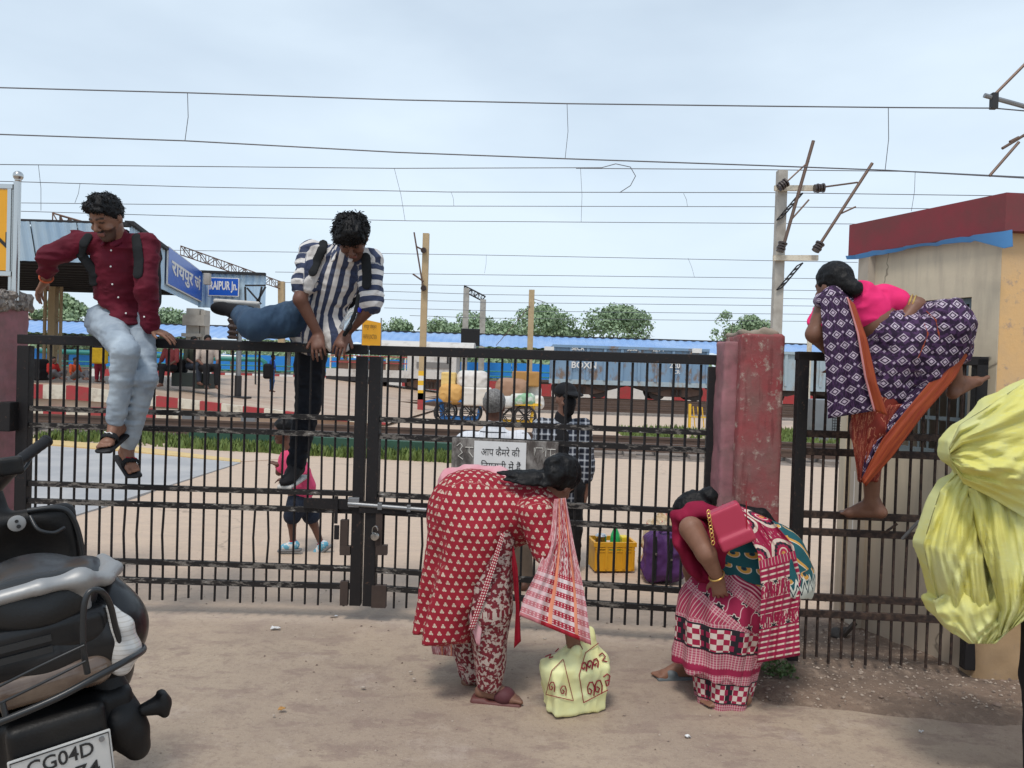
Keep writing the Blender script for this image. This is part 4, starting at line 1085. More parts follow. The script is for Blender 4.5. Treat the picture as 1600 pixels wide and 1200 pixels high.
    for k in range(12): mb.bar((c.x-.26, 20, .28+k*.07), (c.x+.26, 20, .28+k*.07), .015, .015)
    _o = mb.build('mesh_guard', MATS['dark_iron'], t6); _o['kind'] = 'stuff'
mast_things()
def wire(label, pts, Y, r, drops=()):
    P3 = [at(px, py, Y) for px, py in pts]; mb = MB(); mb.tube(P3, r, 5)
    t = mb.build('overhead_wire', MATS['wire'], smooth=True, origin=P3[0]); tag(t, label, 'wire', 'overhead wires')
    for (a, b) in drops:
        mb = MB(); p, q = at(*a, Y), at(*b, Y); m_ = p.lerp(q, .5)+Vector((.04, 0, 0)); mb.tube([p, m_, q], r*.55, 4)
        mb.build('dropper', MATS['wire'], t)
    return t
wire('uppermost overhead wire, meeting the bracket tube over the booth', [(-200, 132), (0, 137), (293, 145), (620, 156), (886, 162), (1200, 166), (1390, 168), (1552, 169), (1700, 182)], 16, .014, (((293, 145), (289, 220)), ((886, 162), (883, 248)), ((1388, 168), (1383, 266))))
wire('contact wire hanging second from the top, sloping past the mast arms', [(-200, 204), (0, 210), (289, 220), (620, 238), (883, 248), (1200, 259), (1383, 266), (1546, 275), (1700, 284)], 16, .014)
wire('wire with a slack loop end below the contact wire', [(-200, 253), (0, 257), (300, 260), (616, 263), (940, 262), (962, 256), (985, 261), (993, 275), (985, 290), (968, 301)], 25, .014, (((60, 258), (64, 329)), ((616, 263), (633, 345))))
wire('wire running from the slack loop to the right, level with the arm top', [(900, 263), (1180, 265), (1430, 268), (1590, 276), (1700, 280)], 25.2, .014, (((907, 263), (908, 347)), ((1430, 268), (1424, 330))))
wire('thin wire below the loop, sloping towards the booth roof', [(-100, 281), (30, 284), (300, 292), (700, 300), (1200, 301), (1570, 306), (1700, 310)], 30, .015, (((125, 287), (117, 317)), ((705, 300), (709, 322)), ((1068, 302), (1074, 322))))
wire('thin level wire just above the seated man\'s head', [(-100, 314), (30, 317), (300, 320), (700, 322), (1200, 323), (1450, 326), (1700, 330)], 30, .013)
wire('thin wire passing behind both climbing men\'s heads', [(-100, 326), (30, 330), (300, 338), (640, 345), (900, 347), (1340, 350), (1700, 356)], 30.2, .013)
for i, (y0, y1, x0) in enumerate(((391, 410, 270), (425, 436, 430), (441, 455, 430), (455, 468, 600), (468, 479, 600), (481, 492, 600), (493, 503, 640))):
    wire(('faint wire level with the striped man\'s shoulders', 'faint wire crossing just above the lattice portal', 'faint wire touching the lattice portal top', 'faint wire just below the portal top', 'faint wire level with the slim mast\'s bracket', 'faint wire level with the highest tree tops', 'lowest faint wire, running through the tree crowns')[i], [(x0, y0), (760, y0+(y1-y0)*.4), (1340, y1)], 48+i, .018, (((760, y0+7), (757, y0+36)), ((1075, y0+12), (1085, y0+42))) if i == 0 else ())

# ================================================================ trees
def _leaf(g): return g.mix(g.noise(g.pos(), .7, 3), g.mix(g.rnd(), (.18, .27, .15), (.23, .32, .17)), (.29, .39, .22)), .6  # greens lightened: distance haze is put into the leaf colour
mat('leaf', _leaf); mat('bark', base=(.12, .09, .07), rough=.9)
def tree(label, px, top, bot_py, width_px, Y, seed, dens=1.0, leaf=.3, group='trees behind the far platform', m='leaf', cards=True):
    rs = np.random.RandomState(seed); c = at(px, top, Y); H = c.z; Wd = width_px*1.22/FPX*Y/2
    t = thing('tree', label, 'tree', (c.x, Y, 0), group)
    mb = MB(); tr = .018*H+.05
    mb.tube([(c.x, Y, 0), (c.x+.1, Y, H*.3), (c.x-.1, Y, H*.62)], [tr*1.5, tr, tr*.5], 8)
    mids = []
    for k in range(9):
        a = k*2.4; e = (c.x+math.cos(a)*Wd*.72*(.5+.5*rs.rand()), Y+math.sin(a)*Wd*.6*rs.rand(), H*(.45+.45*rs.rand())); s0 = Vector((c.x, Y, H*(.22+.03*k)))
        mb.tube([s0, s0.lerp(Vector(e), .5)+Vector((0, 0, .25)), e], [tr*.5, tr*.32, tr*.1], 5); mids.append(e)
    mb.build('trunk', MATS['bark'], t, smooth=True)
    V, F = [], []; n_cl = int(34*dens)
    for k in range(n_cl):
        a = rs.rand()*6.28; u = rs.rand()**.5; hh = rs.rand()
        env = math.sin(math.pi*min(1, .18+.80*hh))**.7
        cc = np.array([c.x+math.cos(a)*u*Wd*env, Y+math.sin(a)*u*Wd*env*.8, H*(.34+.58*hh)])
        rr = Wd*(.22+.20*rs.rand())
        n_l = int(240*dens)
        D = rs.randn(n_l, 3); D /= np.linalg.norm(D, axis=1)[:, None]; R_ = rr*(.55+.5*rs.rand(n_l))[:, None]
        Pp = cc+D*R_*np.array([1, 1, .72])
        ax_ = rs.randn(n_l, 3); ax_ /= np.linalg.norm(ax_, axis=1)[:, None]
        b_ = np.cross(ax_, D); b_ /= np.maximum(np.linalg.norm(b_, axis=1), 1e-4)[:, None]
        s_ = leaf*(.5+.7*rs.rand(n_l))[:, None]
        q = np.stack([Pp-b_*s_*.45, Pp+ax_*s_*.5, Pp+b_*s_*.45, Pp-ax_*s_*.5], 1); m0 = len(V)
        V += q.reshape(-1, 3).tolist(); F += [[m0+4*i, m0+4*i+1, m0+4*i+2, m0+4*i+3] for i in range(n_l)]
    V = [v for v in V]
    make('crown', V, F, MATS[m], t)
    return t
tree('rounded green tree behind the canopy columns', 105, 457, 510, 80, 62, 1)
tree('low broad tree seen between canopy and blue board column', 262, 484, 505, 90, 70, 2)
tree('hazy low tree just right of the small yellow sign', 622, 498, 520, 80, 85, 3)
tree('tree behind the lattice portal', 738, 492, 520, 110, 78, 4, 1.1)
tree('tall full tree beside the slim beige mast', 850, 474, 522, 120, 75, 5, 1.3)
tree('spreading tree standing alone to the right of the full one', 968, 476, 523, 115, 75, 6, 1.0)
tree('sparse dark leafy sapling above the red pillar', 1138, 474, 525, 56, 60, 7, .32, .2)
tree('pale leafy tree beside the sparse sapling', 1172, 487, 525, 66, 75, 8, .9)
tree('low leafy tree filling the gap before the full tree', 792, 494, 520, 80, 80, 11)
tree('pale low tree beside the banded mast', 690, 500, 520, 90, 84, 12)
tree('dark tree behind the blue panels near the canopy end', 445, 520, 580, 140, 80, 9)
# dense hedge behind the panels
rs = np.random.RandomState(4); V, F = [], []
for i in range(9000):
    x, y, z = rs.uniform(-48, 40), rs.uniform(65, 68), rs.uniform(.2, 2.9)*(.8+.2*math.sin(rs.uniform(0, 6))); a = rs.rand()*6.28; w = .35
    m0 = len(V); V += [(x-w*math.cos(a), y, z-.2), (x+w*.3, y-.2, z-w*.6), (x+w*math.cos(a), y+.2, z+.15), (x-w*.2, y, z+w*.7)]; F += [[m0, m0+1, m0+2, m0+3]]
tag(make('hedge', V, F, MATS['leaf']), 'dark green hedge behind the blue panel fence', 'hedge', kind='stuff')
# pale block far left
t = thing('apartment_block', 'tiny pale block of flats between canopy and trees', 'building', at(62, 500, 90))
a = at(50, 490, 90); mb = MB(); mb.box((a.x+.6, 90, a.z/2), (1.1, 1, a.z/2)); mb.build('wall', MATS['cream_paint'], t)
for k in range(2): mb = MB(); mb.box((a.x+.2+k*.8, 88.96, a.z-.9), (.18, .03, .3)); mb.build('window', MATS['soffit'], t)

# ================================================================ luggage trolleys
def trolley(label, px, Y, m, bedw):
    c = at(px, 640, Y); x = c.x; t = thing('luggage_trolley', label, 'trolley', (x, Y, 0), 'luggage trolleys by the tracks')
    mb = MB(); mb.box((x, Y, .66), (bedw, .45, .035)); mb.build('bed', m, t)
    for i, dx in enumerate((-bedw*.62, bedw*.35)):
        for s_ in (-1, 1):
            w = MB(); cx, cy, cz, r = x+dx, Y+s_*.42, .30, .30
            w.tube([(cx+r*math.cos(a), cy, cz+r*math.sin(a)) for a in np.linspace(0, 2*math.pi, 25)[:-1]], .03, 6, closed=True)
            for k in range(8): a = k*math.pi/4; w.tube([(cx, cy, cz), (cx+r*math.cos(a), cy, cz+r*math.sin(a))], .016, 5)
            w.disc((cx, cy, cz), (0, 1, 0), .05, .08, 10); w.build('wheel', MATS['dark_iron'], t, smooth=True)
    for s_ in (-1, 1):
        mb = MB(); y = Y+s_*.36; mb.bar((x-bedw*.75, y, .13), (x+bedw*.6, y, .13), .05, .09); mb.bar((x-bedw*.75, y, .13), (x-bedw*.8, y, .64), .06, .06); mb.bar((x+bedw*.6, y, .13), (x+bedw*.72, y, .64), .06, .06); mb.build('chassis_frame', m, t)
    mb = MB(); mb.bar((x-bedw, Y, .66), (x-bedw-.3, Y, .60), .5, .04); mb.build('handle_board', m, t)
    return t
TA = trolley('blue luggage trolley loaded with tan and white parcels', 722, 23, mat('trolley_blue', base=(.03, .18, .50), rough=.5, var=.3), .78)
TB = trolley('yellow luggage trolley loaded with sacks and a cardboard box', 808, 22, MATS['yellow_paint'], .66)
def parcel(name, label, box_px, Y, m, depth=.5, sack=False, seed=1, lift=0.0):
    x0, y0, x1, y1 = box_px; a, b = at(x0, y1, Y), at(x1, y0, Y); c = (a+b)/2; hf = ((b.x-a.x)/2, depth/2, (b.z-a.z)/2)
    s_ = SDF(.022, .02); s_.box(c, hf, None, min(hf)*(.75 if sack else .16)); s_.disp(folds(.018 if sack else .006, 5, 5, 7, seed, True))
    return tag(s_.build(name, m, None), label, 'sack' if sack else 'parcel')
_b = lambda n, c: mat(n, base=c, rough=.75, var=.25, vscale=3)
parcel('parcel', 'large orange-tan bale at the front of the blue trolley', (686, 601, 725, 631), 22.85, _b('bale_tan', (.66, .37, .11)), .7, True, 1)
parcel('parcel', 'tall pale yellow box stacked on the orange bale', (690, 582, 713, 605), 22.95, _b('box_yellow', (.78, .55, .20)), .5)
parcel('parcel', 'white wrapped bale lying on top of the blue trolley load', (713, 580, 764, 609), 23.0, _b('bale_white', (.72, .68, .63)), .6, True, 3)
parcel('parcel', 'plain white box on the blue trolley bed', (722, 606, 768, 633), 22.8, _b('box_white', (.76, .72, .66)), .6)
parcel('cardboard_box', 'brown cardboard box on top of the yellow trolley load', (800, 581, 843, 603), 22.0, _b('cardboard', (.46, .24, .07)), .45)
parcel('sack', 'brown sack leaning on the yellow trolley', (774, 592, 826, 622), 21.9, _b('sack_brown', (.37, .22, .14)), .6, True, 5)
parcel('sack', 'white sack behind the brown one on the yellow trolley', (815, 598, 846, 626), 22.2, _b('bale_white', (.7, .7, .7)), .4, True, 6)
parcel('sack', 'green and white plastic sack lying on the yellow trolley', (797, 615, 836, 632), 21.75, mat('sack_green', lambda g: (g.mix(g.maprange(g.noise(g.pos(), 4, 4), .45, .55), (.62, .66, .6), (.25, .45, .28)), .6)), .5, True, 7)
parcel('sack', 'small white sack at the near corner of the yellow trolley', (763, 619, 802, 636), 21.7, _b('bale_white2', (.66, .66, .64)), .5, True, 8)
parcel('sack', 'white sack at the far end of the yellow trolley', (828, 618, 850, 640), 21.9, _b('box_white', (.7, .7, .7)), .4, True, 9)
# yellow barricade and small boxes beside the track
t = thing('yellow_barricade', 'yellow barred barricade beside the track next to the red pillar', 'barricade', (at(1092, 665, 21.5).x, 21.5, 0))
mb = MB(); mb.bar(at(1078, 631, 21.5), at(1077, 668, 21.5), .10, .06); mb.build('post', MATS['yellow_paint'], t)
for k in range(5):
    mb = MB(); mb.bar(at(1083+k*7, 635+k*.6, 21.5), at(1086+k*7, 668, 21.5), .025, .025); mb.build('bar', MATS['yellow_paint'], t)
mb = MB(); mb.bar(at(1078, 651, 21.45), at(1118, 653, 21.45), .03, .03); mb.build('rail', MATS['yellow_paint'], t)
for i, (px, py) in enumerate(((298, 660), (390, 664))):
    c = gnd(px, py+5); mb = MB(); mb.box((c.x, c.y, .15), (.17, .15, .15), bev=.02); tag(mb.build('junction_box', MATS['steel_grey']), ('small grey junction box beneath the maroon man\'s hand', 'small grey junction box beside the running child\'s head')[i], 'box', 'junction boxes by the track')
# ================================================================ people: shared builders
def V3(v): return np.array([v[0], v[1], v[2]], float)
def unit(v): v = np.array(v, float); return v/np.linalg.norm(v)
def proj(V):
    q = np.asarray(V, float)-np.array([0, 0, CAMH]); z = q@np.array(_w)
    return 800+FPX*(q@np.array(_r))/z, 600-FPX*(q@np.array(_u))/z, z
def surf(o, px, py, rad=5, lift=.0):
    """nearest surface point of a built mesh along a line of sight"""
    V = np.array([v.co[:] for v in o.data.vertices])+np.array(wloc(o)); x, y, z = proj(V)
    d = np.hypot(x-px, y-py); k = d < rad
    if not k.any(): k = d < d.min()+3
    i = np.where(k)[0][np.argmin(z[k])]
    p = Vector(V[i]); return p+(Vector((0, 0, CAMH))-p).normalized()*lift
mat('skin', lambda g: (g.mix(g.maprange(g.noise(g.pos(), 30, 4), .3, .8, 0, .3), g.attr('col', 'Color'), (.10, .045, .03)), g.maprange(g.noise(g.pos(), 60, 3), .3, .7, .42, .6)), bump=.12, bscale=220, spec=.35)
def _hair(g):
    p = g.obj(); n = g.noise(g.scale(p, (1, 1, .5)), 120, 3); m_ = g.noise(p, 14, 3)
    return g.mix(g.maprange(n, .35, .7), (.003, .003, .0035), (.010, .0095, .010)), g.maprange(m_, .3, .7, .42, .65), n*.6+m_
mat('hair', _hair, bump=.7, bdist=.006, spec=.22)
mat('hair_grey', lambda g: (g.mix(g.maprange(g.noise(g.obj(), 90, 3), .35, .7), (.10, .095, .09), (.27, .26, .25)), .6, g.noise(g.obj(), 100, 3)), bump=1.0, bdist=.005)
def add_head(S_, c, f, up, s=1.0, k=.012):
    A = frame(f, up); c = V3(c)
    P = lambda r, q, u: c+s*(A[:, 0]*r+A[:, 1]*q+A[:, 2]*u)
    S_.ell(P(0, -.012, .035), s*np.array([.073, .092, .084]), A, k=.02)
    S_.cone(P(0, .02, -.005), P(0, .036, -.075), s*.066, s*.040, k=.025)
    for d in (-1, 1): S_.cone(P(d*.045, .005, -.02), P(d*.022, .05, -.088), s*.028, s*.02, k=.02)
    S_.ell(P(0, .068, -.094), s*np.array([.02, .016, .016]), A, k=.02)
    S_.cone(P(0, .080, .012), P(0, .106, -.026), s*.008, s*.013, k=.010)
    for d in (-1, 1):
        S_.ell(P(d*.014, .094, -.031), s*np.array([.009, .010, .008]), A, k=.006)
        S_.cone(P(d*.012, .083, .024), P(d*.046, .070, .022), s*.010, s*.008, k=.012)
        S_.ell(P(d*.031, .097, .006), s*np.array([.017, .020, .010]), A, k=.008, op='-')
        S_.ell(P(d*.031, .072, .005), s*np.array([.014, .012, .010]), A, k=.004)
        S_.ell(P(d*.043, .062, -.030), s*np.array([.022, .02, .018]), A, k=.02)
        S_.ell(P(d*.076, -.010, -.004), s*np.array([.009, .019, .030]), A, k=.006)
    for u_ in (-.055, -.066): S_.cone(P(-.017, .083, u_), P(.017, .083, u_), s*.008, s*.008, k=.006)
    return A, P
def face_col(V, C, c, A, s=1.0, skin=(.3, .16, .1), beard=0.0):
    q = (np.asarray(V)-V3(c))@A/s; r, f, u = q[:, 0], q[:, 1], q[:, 2]; C = C.copy(); sk = np.array(skin)
    near = (np.abs(q) < .13).all(1) & (f > .03)
    def put(m_, col, a=1.0): C[m_] = C[m_]*(1-a)+np.array(col)*a
    if beard:
        put(near & (u < -.036) & (np.hypot(r, (u+.062)*1.6) > .022) & (f > .02), (.035, .022, .018), beard)
        put(near & (u > -.050) & (u < -.040) & (np.abs(r) < .026) & (f > .07), (.02, .013, .012), min(1, beard*1.3))
    put(near & (np.abs(u+.0605) < .0095) & (np.abs(r) < .023) & (f > .078), (.24, .09, .08), .75)
    put(near & (np.abs(u-.0295+np.abs(np.abs(r)-.03)*.12) < .0045) & (np.abs(np.abs(r)-.030) < .021), (.012, .009, .008), .95)
    put(near & (np.abs(u-.006) < .0055) & (np.abs(np.abs(r)-.031) < .0135), (.02, .012, .01), .9)
    return C
def add_neck(S_, chest_top, head_c, A, s=1.0): S_.cone(V3(chest_top), V3(head_c)+s*(A[:, 1]*-.02+A[:, 2]*-.05), s*.058, s*.054, k=.02)
def add_hand(S_, w, d, n, side, curl=.5, s=1.0, spread=.12, thumb=.7):
    """w wrist, d pointing direction, n palm normal, side +-1 thumb side"""
    w, d, n = V3(w), unit(d), unit(n); n = unit(n-d*(n@d)); t = np.cross(d, n)*side
    S_.cone(w-d*.01, w+d*.03*s, .024*s, .028*s, sq=(n, .75), k=.012)
    S_.cone(w+d*.025*s+t*.008*s, w+d*.075*s+t*.008*s, .030*s, .032*s, sq=(n, .48), k=.012)
    S_.cone(w+d*.025*s-t*.012*s, w+d*.075*s-t*.014*s, .024*s, .025*s, sq=(n, .52), k=.012)
    for i in range(4):
        o = (.031-.0205*i)*s; b = w+d*(.086-.004*abs(i-1))*s+t*o; L = np.array([.034, .024, .02])*s*(1.0, 1.1, 1.03, .82)[i]
        dd = unit(d+t*spread*(1.5-i)*.5); p = b
        for j in range(3):
            a = curl*(.7, 1.0, .7)[j]; dd = unit(dd*math.cos(a)+n*math.sin(a)); q = p+dd*L[j]
            S_.cone(p, q, (.0088-.0008*j)*s, (.0080-.0009*j)*s, k=.003); p = q
    b = w+d*.026*s+t*.026*s; d1 = unit(d*.75+t*thumb+n*.25); S_.cone(b, b+d1*.036*s, .0135*s, .0105*s, k=.008); b2 = b+d1*.036*s; d2 = unit(d1+d*.5+n*curl*.3)
    S_.cone(b2, b2+d2*.03*s, .0105*s, .0085*s, k=.003)
def add_foot(S_, an, d, up, s=1.0, toes=True):
    an, d, up = V3(an), unit(d), unit(up); up = unit(up-d*(up@d)); t = np.cross(d, up)
    heel = an-d*.045*s-up*.045*s; ball = an+d*.115*s-up*.062*s
    S_.cone(heel, ball, .030*s, .026*s, k=.02); S_.cone(ball-t*.018*s, ball+t*.020*s, .022*s, .02*s, k=.02)
    S_.cone(an, an+d*.075*s-up*.04*s, .034*s, .028*s, k=.02); S_.cone(an-d*.02*s, heel, .03*s, .028*s, k=.02)
    if toes:
        for i in range(5):
            b = ball+t*(.028-.0145*i)*s+d*.012*s; L = (.042, .038, .034, .028, .022)[i]
            S_.cone(b, b+d*L*s-up*.004, (.0125 if i == 0 else .0088)*s, (.011 if i == 0 else .0075)*s, k=.004)
    else: S_.cone(ball, ball+d*.035*s, .028*s, .022*s, k=.02, sq=(up, .6))
def limb(S_, a, b, c, r, f=1.0, k=.02):
    """two-bone limb; f < 1 stops part-way down the second bone"""
    a, b, c = V3(a), V3(b), V3(c); e = b+(c-b)*f; r2 = r[1]+(r[2]-r[1])*f
    S_.cone(a, b, r[0], r[1], k=k); S_.cone(b, e, r[1], r2, k=k)
def const(col): return lambda V: np.tile(np.array(col, float), (len(V), 1))
def person(label, loc, group=None): return thing('person', label, 'person', loc, group)
def hair_cap(name, parent, c, A, s, m, extra=None, cut_u=-.02, cut_f=.055, grow=.012, amp=.006, h=.006, fr=34, seed=1, line=.045, strand=0.0):
    c = V3(c); P = lambda r, q, u: c+s*(A[:, 0]*r+A[:, 1]*q+A[:, 2]*u)
    S_ = SDF(h, .02)
    S_.ell(P(0, -.014, .040), s*np.array([.073+grow, .092+grow, .084+grow]), A)
    S_.cut(P(0, cut_f, line), A[:, 1]*.75-A[:, 2]*.66)     # hairline over the brow
    S_.cut(P(0, -.05, cut_u-.02), A[:, 1]*.45-A[:, 2]*.9)   # nape
    if extra: extra(S_, P)
    S_.disp(folds(amp, fr, fr, fr, seed, True)); S_.disp(folds(amp*.5, fr*2.5, fr*2.5, fr*2.5, seed+1, True))
    o = S_.build(name, m, parent)
    if strand:                        # loose strands over the surface
        rs = np.random.RandomState(seed+40); vs = o.data.vertices; off = np.array(wloc(o)); V, F = [], []
        for i in rs.randint(0, len(vs), 900):
            p = np.array(vs[i].co[:])+off; n = np.array(vs[i].normal[:]); fl = A[:, 1]*.5-A[:, 2]*.6+rs.randn(3)*.55; fl = fl-n*(fl@n); d = unit(n*.42+fl); w = unit(np.cross(d, n)+1e-6)*.0016; l = strand*(.4+.6*rs.rand()); m0 = len(V)
            V += [p-w-n*.002, p+w-n*.002, p+d*l*.6+w*.7, p+d*l-n*l*.25, p+d*l*.6-w*.7]; F += [[m0, m0+1, m0+2, m0+3, m0+4]]
        q = make('hair_strands', np.array(V), F, m, o); q['kind'] = 'stuff'
    return o
def sheet(name, L, R, Yf, m, parent, nu=26, nv=40, fold=.02, nf=3.0, thick=.004, ph=0.0, taper=.25, bulge=0.0, crisp=0.0):
    """hanging cloth between two drawn edges at real depth, pleated, with pattern coordinates in metres"""
    def poly(P):
        P = np.array(P, float); l = np.r_[0, np.cumsum(np.hypot(*np.diff(P[:, :2], axis=0).T))]; l /= l[-1]
        return lambda t: np.array([np.interp(t, l, P[:, i]) for i in range(P.shape[1])])
    l_, r_ = poly(L), poly(R); V, C = [], []; 
    for j in range(nv+1):
        v = j/nv; a, b = l_(v), r_(v)
        for i in range(nu+1):
            u = i/nu; q = a[:2]*(1-u)+b[:2]*u; Y = (a[2]*(1-u)+b[2]*u) if len(a) > 2 else Yf
            Y += fold*math.sin(2*math.pi*(nf*u+ph+.15*math.sin(3*v)))*(taper+(1-taper)*v) + .35*fold*math.sin(2*math.pi*(nf*2.3*u+v*1.1+ph))
            Y -= bulge*math.sin(math.pi*u)**.7*math.sin(math.pi*min(max(v, .04), .96))**.5
            if crisp:
                for f_, a_ in ((nf*1.7, .5), (nf*4.3, .28), (nf*9, .12)): s_ = f_*u+.6*math.sin(v*5+f_)+.35*math.sin(u*9+v*7+f_); Y += crisp*a_*(2*abs(s_-math.floor(s_)-.5)-.5)
            V.append(tuple(at(q[0], q[1], Y)))
    V = np.array(V); n = nu+1; W = np.linalg.norm(V[(nv//2)*n+nu]-V[(nv//2)*n]); H = np.linalg.norm(V[nv*n]-V[0])
    pc = np.array([[i/nu*W, j/nv*H, i/nu] for j in range(nv+1) for i in range(n)])
    F = [[j*n+i, j*n+i+1, (j+1)*n+i+1, (j+1)*n+i] for j in range(nv) for i in range(nu)]
    back = V+np.array([0, thick, 0]); N0 = len(V)
    F2 = [[N0+k for k in f[::-1]] for f in F]
    rim = [j*n for j in range(nv+1)]+[nv*n+i for i in range(1, n)]+[j*n+nu for j in range(nv-1, -1, -1)]+[i for i in range(nu-1, 0, -1)]
    F3 = [[rim[k], rim[(k+1) % len(rim)], N0+rim[(k+1) % len(rim)], N0+rim[k]] for k in range(len(rim))]
    o = make(name, np.r_[V, back], F+F2+F3, m, parent, True, None, {'pc': np.r_[pc, pc]})
    bm = bmesh.new(); bm.from_mesh(o.data); bmesh.ops.recalc_face_normals(bm, faces=bm.faces); bm.to_mesh(o.data); bm.free()
    return o
def strap(name, pts, w, m, parent, nrm, h=.006):
    S_ = SDF(h, .004); P_ = [V3(p) for p in pts]
    for i in range(len(P_)-1): S_.cone(P_[i], P_[i+1], w, w, sq=(unit(nrm), .28))
    return S_.build(name, m, parent)
# cloth materials
def plain(name, c, c2=None, rough=.8, b=.35, sc=260):
    c2 = c2 or tuple(v*.72 for v in c)
    return mat(name, lambda g: (g.mix(g.maprange(g.noise(g.pos(), 9, 5), .35, .7), c, c2), rough, g.noise(g.pos(), sc, 3)), bump=b, bdist=.002, spec=.25)
mat('jeans_pale', lambda g: (g.mix(g.maprange(g.noise(g.scale(g.pos(), (1, 1, .6)), 9, 6), .32, .68), (.40, .47, .53), (.23, .28, .34)), .85, g.noise(g.pos(), 300, 3)), bump=.4, bdist=.002)
plain('jeans_navy', (.028, .055, .10), (.045, .085, .14)); plain('jeans_shaded', (.010, .012, .018))
plain('shirt_maroon', (.125, .008, .022), (.085, .006, .016)); plain('black_cloth', (.012, .012, .014)); plain('strap_black', (.014, .016, .018), b=.6)
plain('pink_tee', (.80, .10, .22), (.62, .07, .16)); plain('khaki', (.20, .155, .12)); plain('black_rubber', (.016, .016, .018), rough=.55)
plain('sole_white', (.62, .60, .56)); plain('red_band', (.42, .02, .04))

# ================================================================ man in the maroon shirt, sitting on the gate
def man_maroon():
    K = (.24, .118, .075)
    t = person('young man in maroon shirt and pale jeans sitting on top of the gate', at(190, 530, 4.78))
    j = lambda px, py, Y: V3(at(px, py, Y))
    pel, chest, neck = j(188, 488, 4.80), j(186, 408, 4.70), j(180, 374, 4.64); hd = j(167, 341, 4.55)
    shA, elA, wrA = j(122, 380, 4.66), j(76, 402, 4.55), j(72, 436, 4.70)
    shB, elB, wrB = j(230, 384, 4.66), j(228, 452, 4.60), j(236, 514, 4.67)
    hiA, knA, anA = j(164, 502, 4.80), j(196, 548, 4.42), j(180, 664, 4.52)
    hiB, knB, anB = j(214, 505, 4.82), j(226, 590, 4.56), j(199, 702, 4.68)
    fdir = unit((-.22, -.80, -.55)); fup = unit((-.12, -.5, .85))
    B = SDF(.0062, .02); A, P = add_head(B, hd, fdir, fup, 1.06); add_neck(B, neck, hd, A, 1.05)
    B.cone(chest, pel, .125, .13, sq=((0, 1, 0), .7)); B.cone(shA, shB, .05, .05)
    limb(B, shA, elA, wrA, (.048, .040, .027)); limb(B, shB, elB, wrB, (.048, .040, .027))
    add_hand(B, wrA, (-.30, .10, -.42), (-.15, .25, -.9), -1, .42, 1.02); add_hand(B, wrB, (.72, .05, -.25), (.0, .25, -.9), -1, .30, 1.02, .25, 1.0)
    limb(B, hiA, knA, anA, (.085, .058, .038)); limb(B, hiB, knB, anB, (.085, .058, .038))
    add_foot(B, anA, (.02, -.93, -.32), (0, -.3, .95)); add_foot(B, anB, (.62, -.62, -.36), (.2, -.2, .95))
    B.build('body', MATS['skin'], t, {'col': lambda V: face_col(V, const(K)(V), hd, A, 1.06, K, .8)})
    S_ = SDF(.007, .035)
    S_.cone(chest, pel+np.array([0, 0, .02]), .155, .150, sq=((0, 1, 0), .72)); S_.cone(pel, pel+np.array([.05, -.09, -.075]), .145, .105, sq=((0, 1, 0), .75))
    S_.cone(shA, shB, .066, .066); S_.cone(neck+np.array([0, .01, -.02]), neck+np.array([0, 0, .015]), .08, .068, k=.02)
    limb(S_, shA, elA, wrA, (.074, .062, .046), .90); limb(S_, shB, elB, wrB, (.074, .064, .050), .92)
    S_.cut(j(190, 512, 4.6)+np.array([0, 0, .0]), (-.45, .35, -.8))
    S_.disp(folds(.009, 9, 9, 20, 1)); S_.disp(folds(.003, 26, 26, 50, 2))
    sh = S_.build('shirt', MATS['shirt_maroon'], t)
    C_ = SDF(.006, .01)
    for d in (-1, 1): C_.cone(neck+np.array([d*.062, .03, .025]), neck+np.array([d*.03, -.085, -.045]), .024, .018, sq=(unit((d*.6, -.6, .5)), .45))
    C_.build('collar', MATS['shirt_maroon'], t)
    for px, py in ((172, 394), (174, 420), (177, 447), (186, 468), (198, 486), (222, 497)):
        mb = MB(); p = surf(sh, px, py, 4, .002); mb.lathe(p, [(.003, -.002), (.0055, 0), (.0055, .002), (.003, .003)], 10, (0, -1, .1)); mb.build('button', MATS['white_paint'], t, smooth=True)
    T_ = SDF(.008, .03)
    T_.cone(hiA, hiB, .115, .115); limb(T_, hiA, knA, anA, (.100, .072, .050), .90); limb(T_, hiB, knB, anB, (.100, .070, .046), .93)
    T_.disp(folds(.0065, 5, 5, 22, 3)); T_.disp(folds(.003, 16, 16, 55, 4)); T_.build('jeans', MATS['jeans_pale'], t)
    hair_cap('hair', t, hd, A, 1.06, MATS['hair'], lambda S_, P: (S_.cone(P(-.04, .055, .085), P(.04, .06, .09), .032, .028), S_.cone(P(-.03, .02, .108), P(.03, .0, .112), .03, .032), S_.cone(P(-.055, .085, .075), P(-.02, .09, .085), .014, .014)), grow=.010, amp=.006, cut_u=-.01, strand=.024)
    for an, d, up in ((anA, (.02, -.93, -.32), (0, -.3, .95)), (anB, (.62, -.62, -.36), (.2, -.2, .95))):
        d = unit(d); up = unit(np.array(up)-d*(np.array(up)@d)); s_t = np.cross(d, up); sl = thing_part = SDF(.006, .006)
        R_ = np.stack([s_t, d, up], 1); sl.box(an+d*.045-up*.092, (.048, .135, .012), R_, .011); sl.ell(an+d*.15-up*.09, (.05, .045, .013), R_)
        so = sl.build('slide_sandal', MATS['black_rubber'], t)
        bd = SDF(.006, .004); q = an+d*.085-up*.055; bd.ell(q, (.052, .040, .045), R_); bd.ell(q-up*.006, (.046, .06, .038), R_, op='-', k=.002); bd.cut(q-up*.035, -up); bd.build('sandal_strap', MATS['strap_black'], so)
        mb = MB(); q = q+up*.042; mb.tube([q-s_t*.026+d*.012, q-s_t*.006-d*.004, q+s_t*.006+d*.006, q+s_t*.028-d*.012], .004, 6); mb.build('sandal_mark', MATS['white_paint' if an is anA else 'red_band'], so)
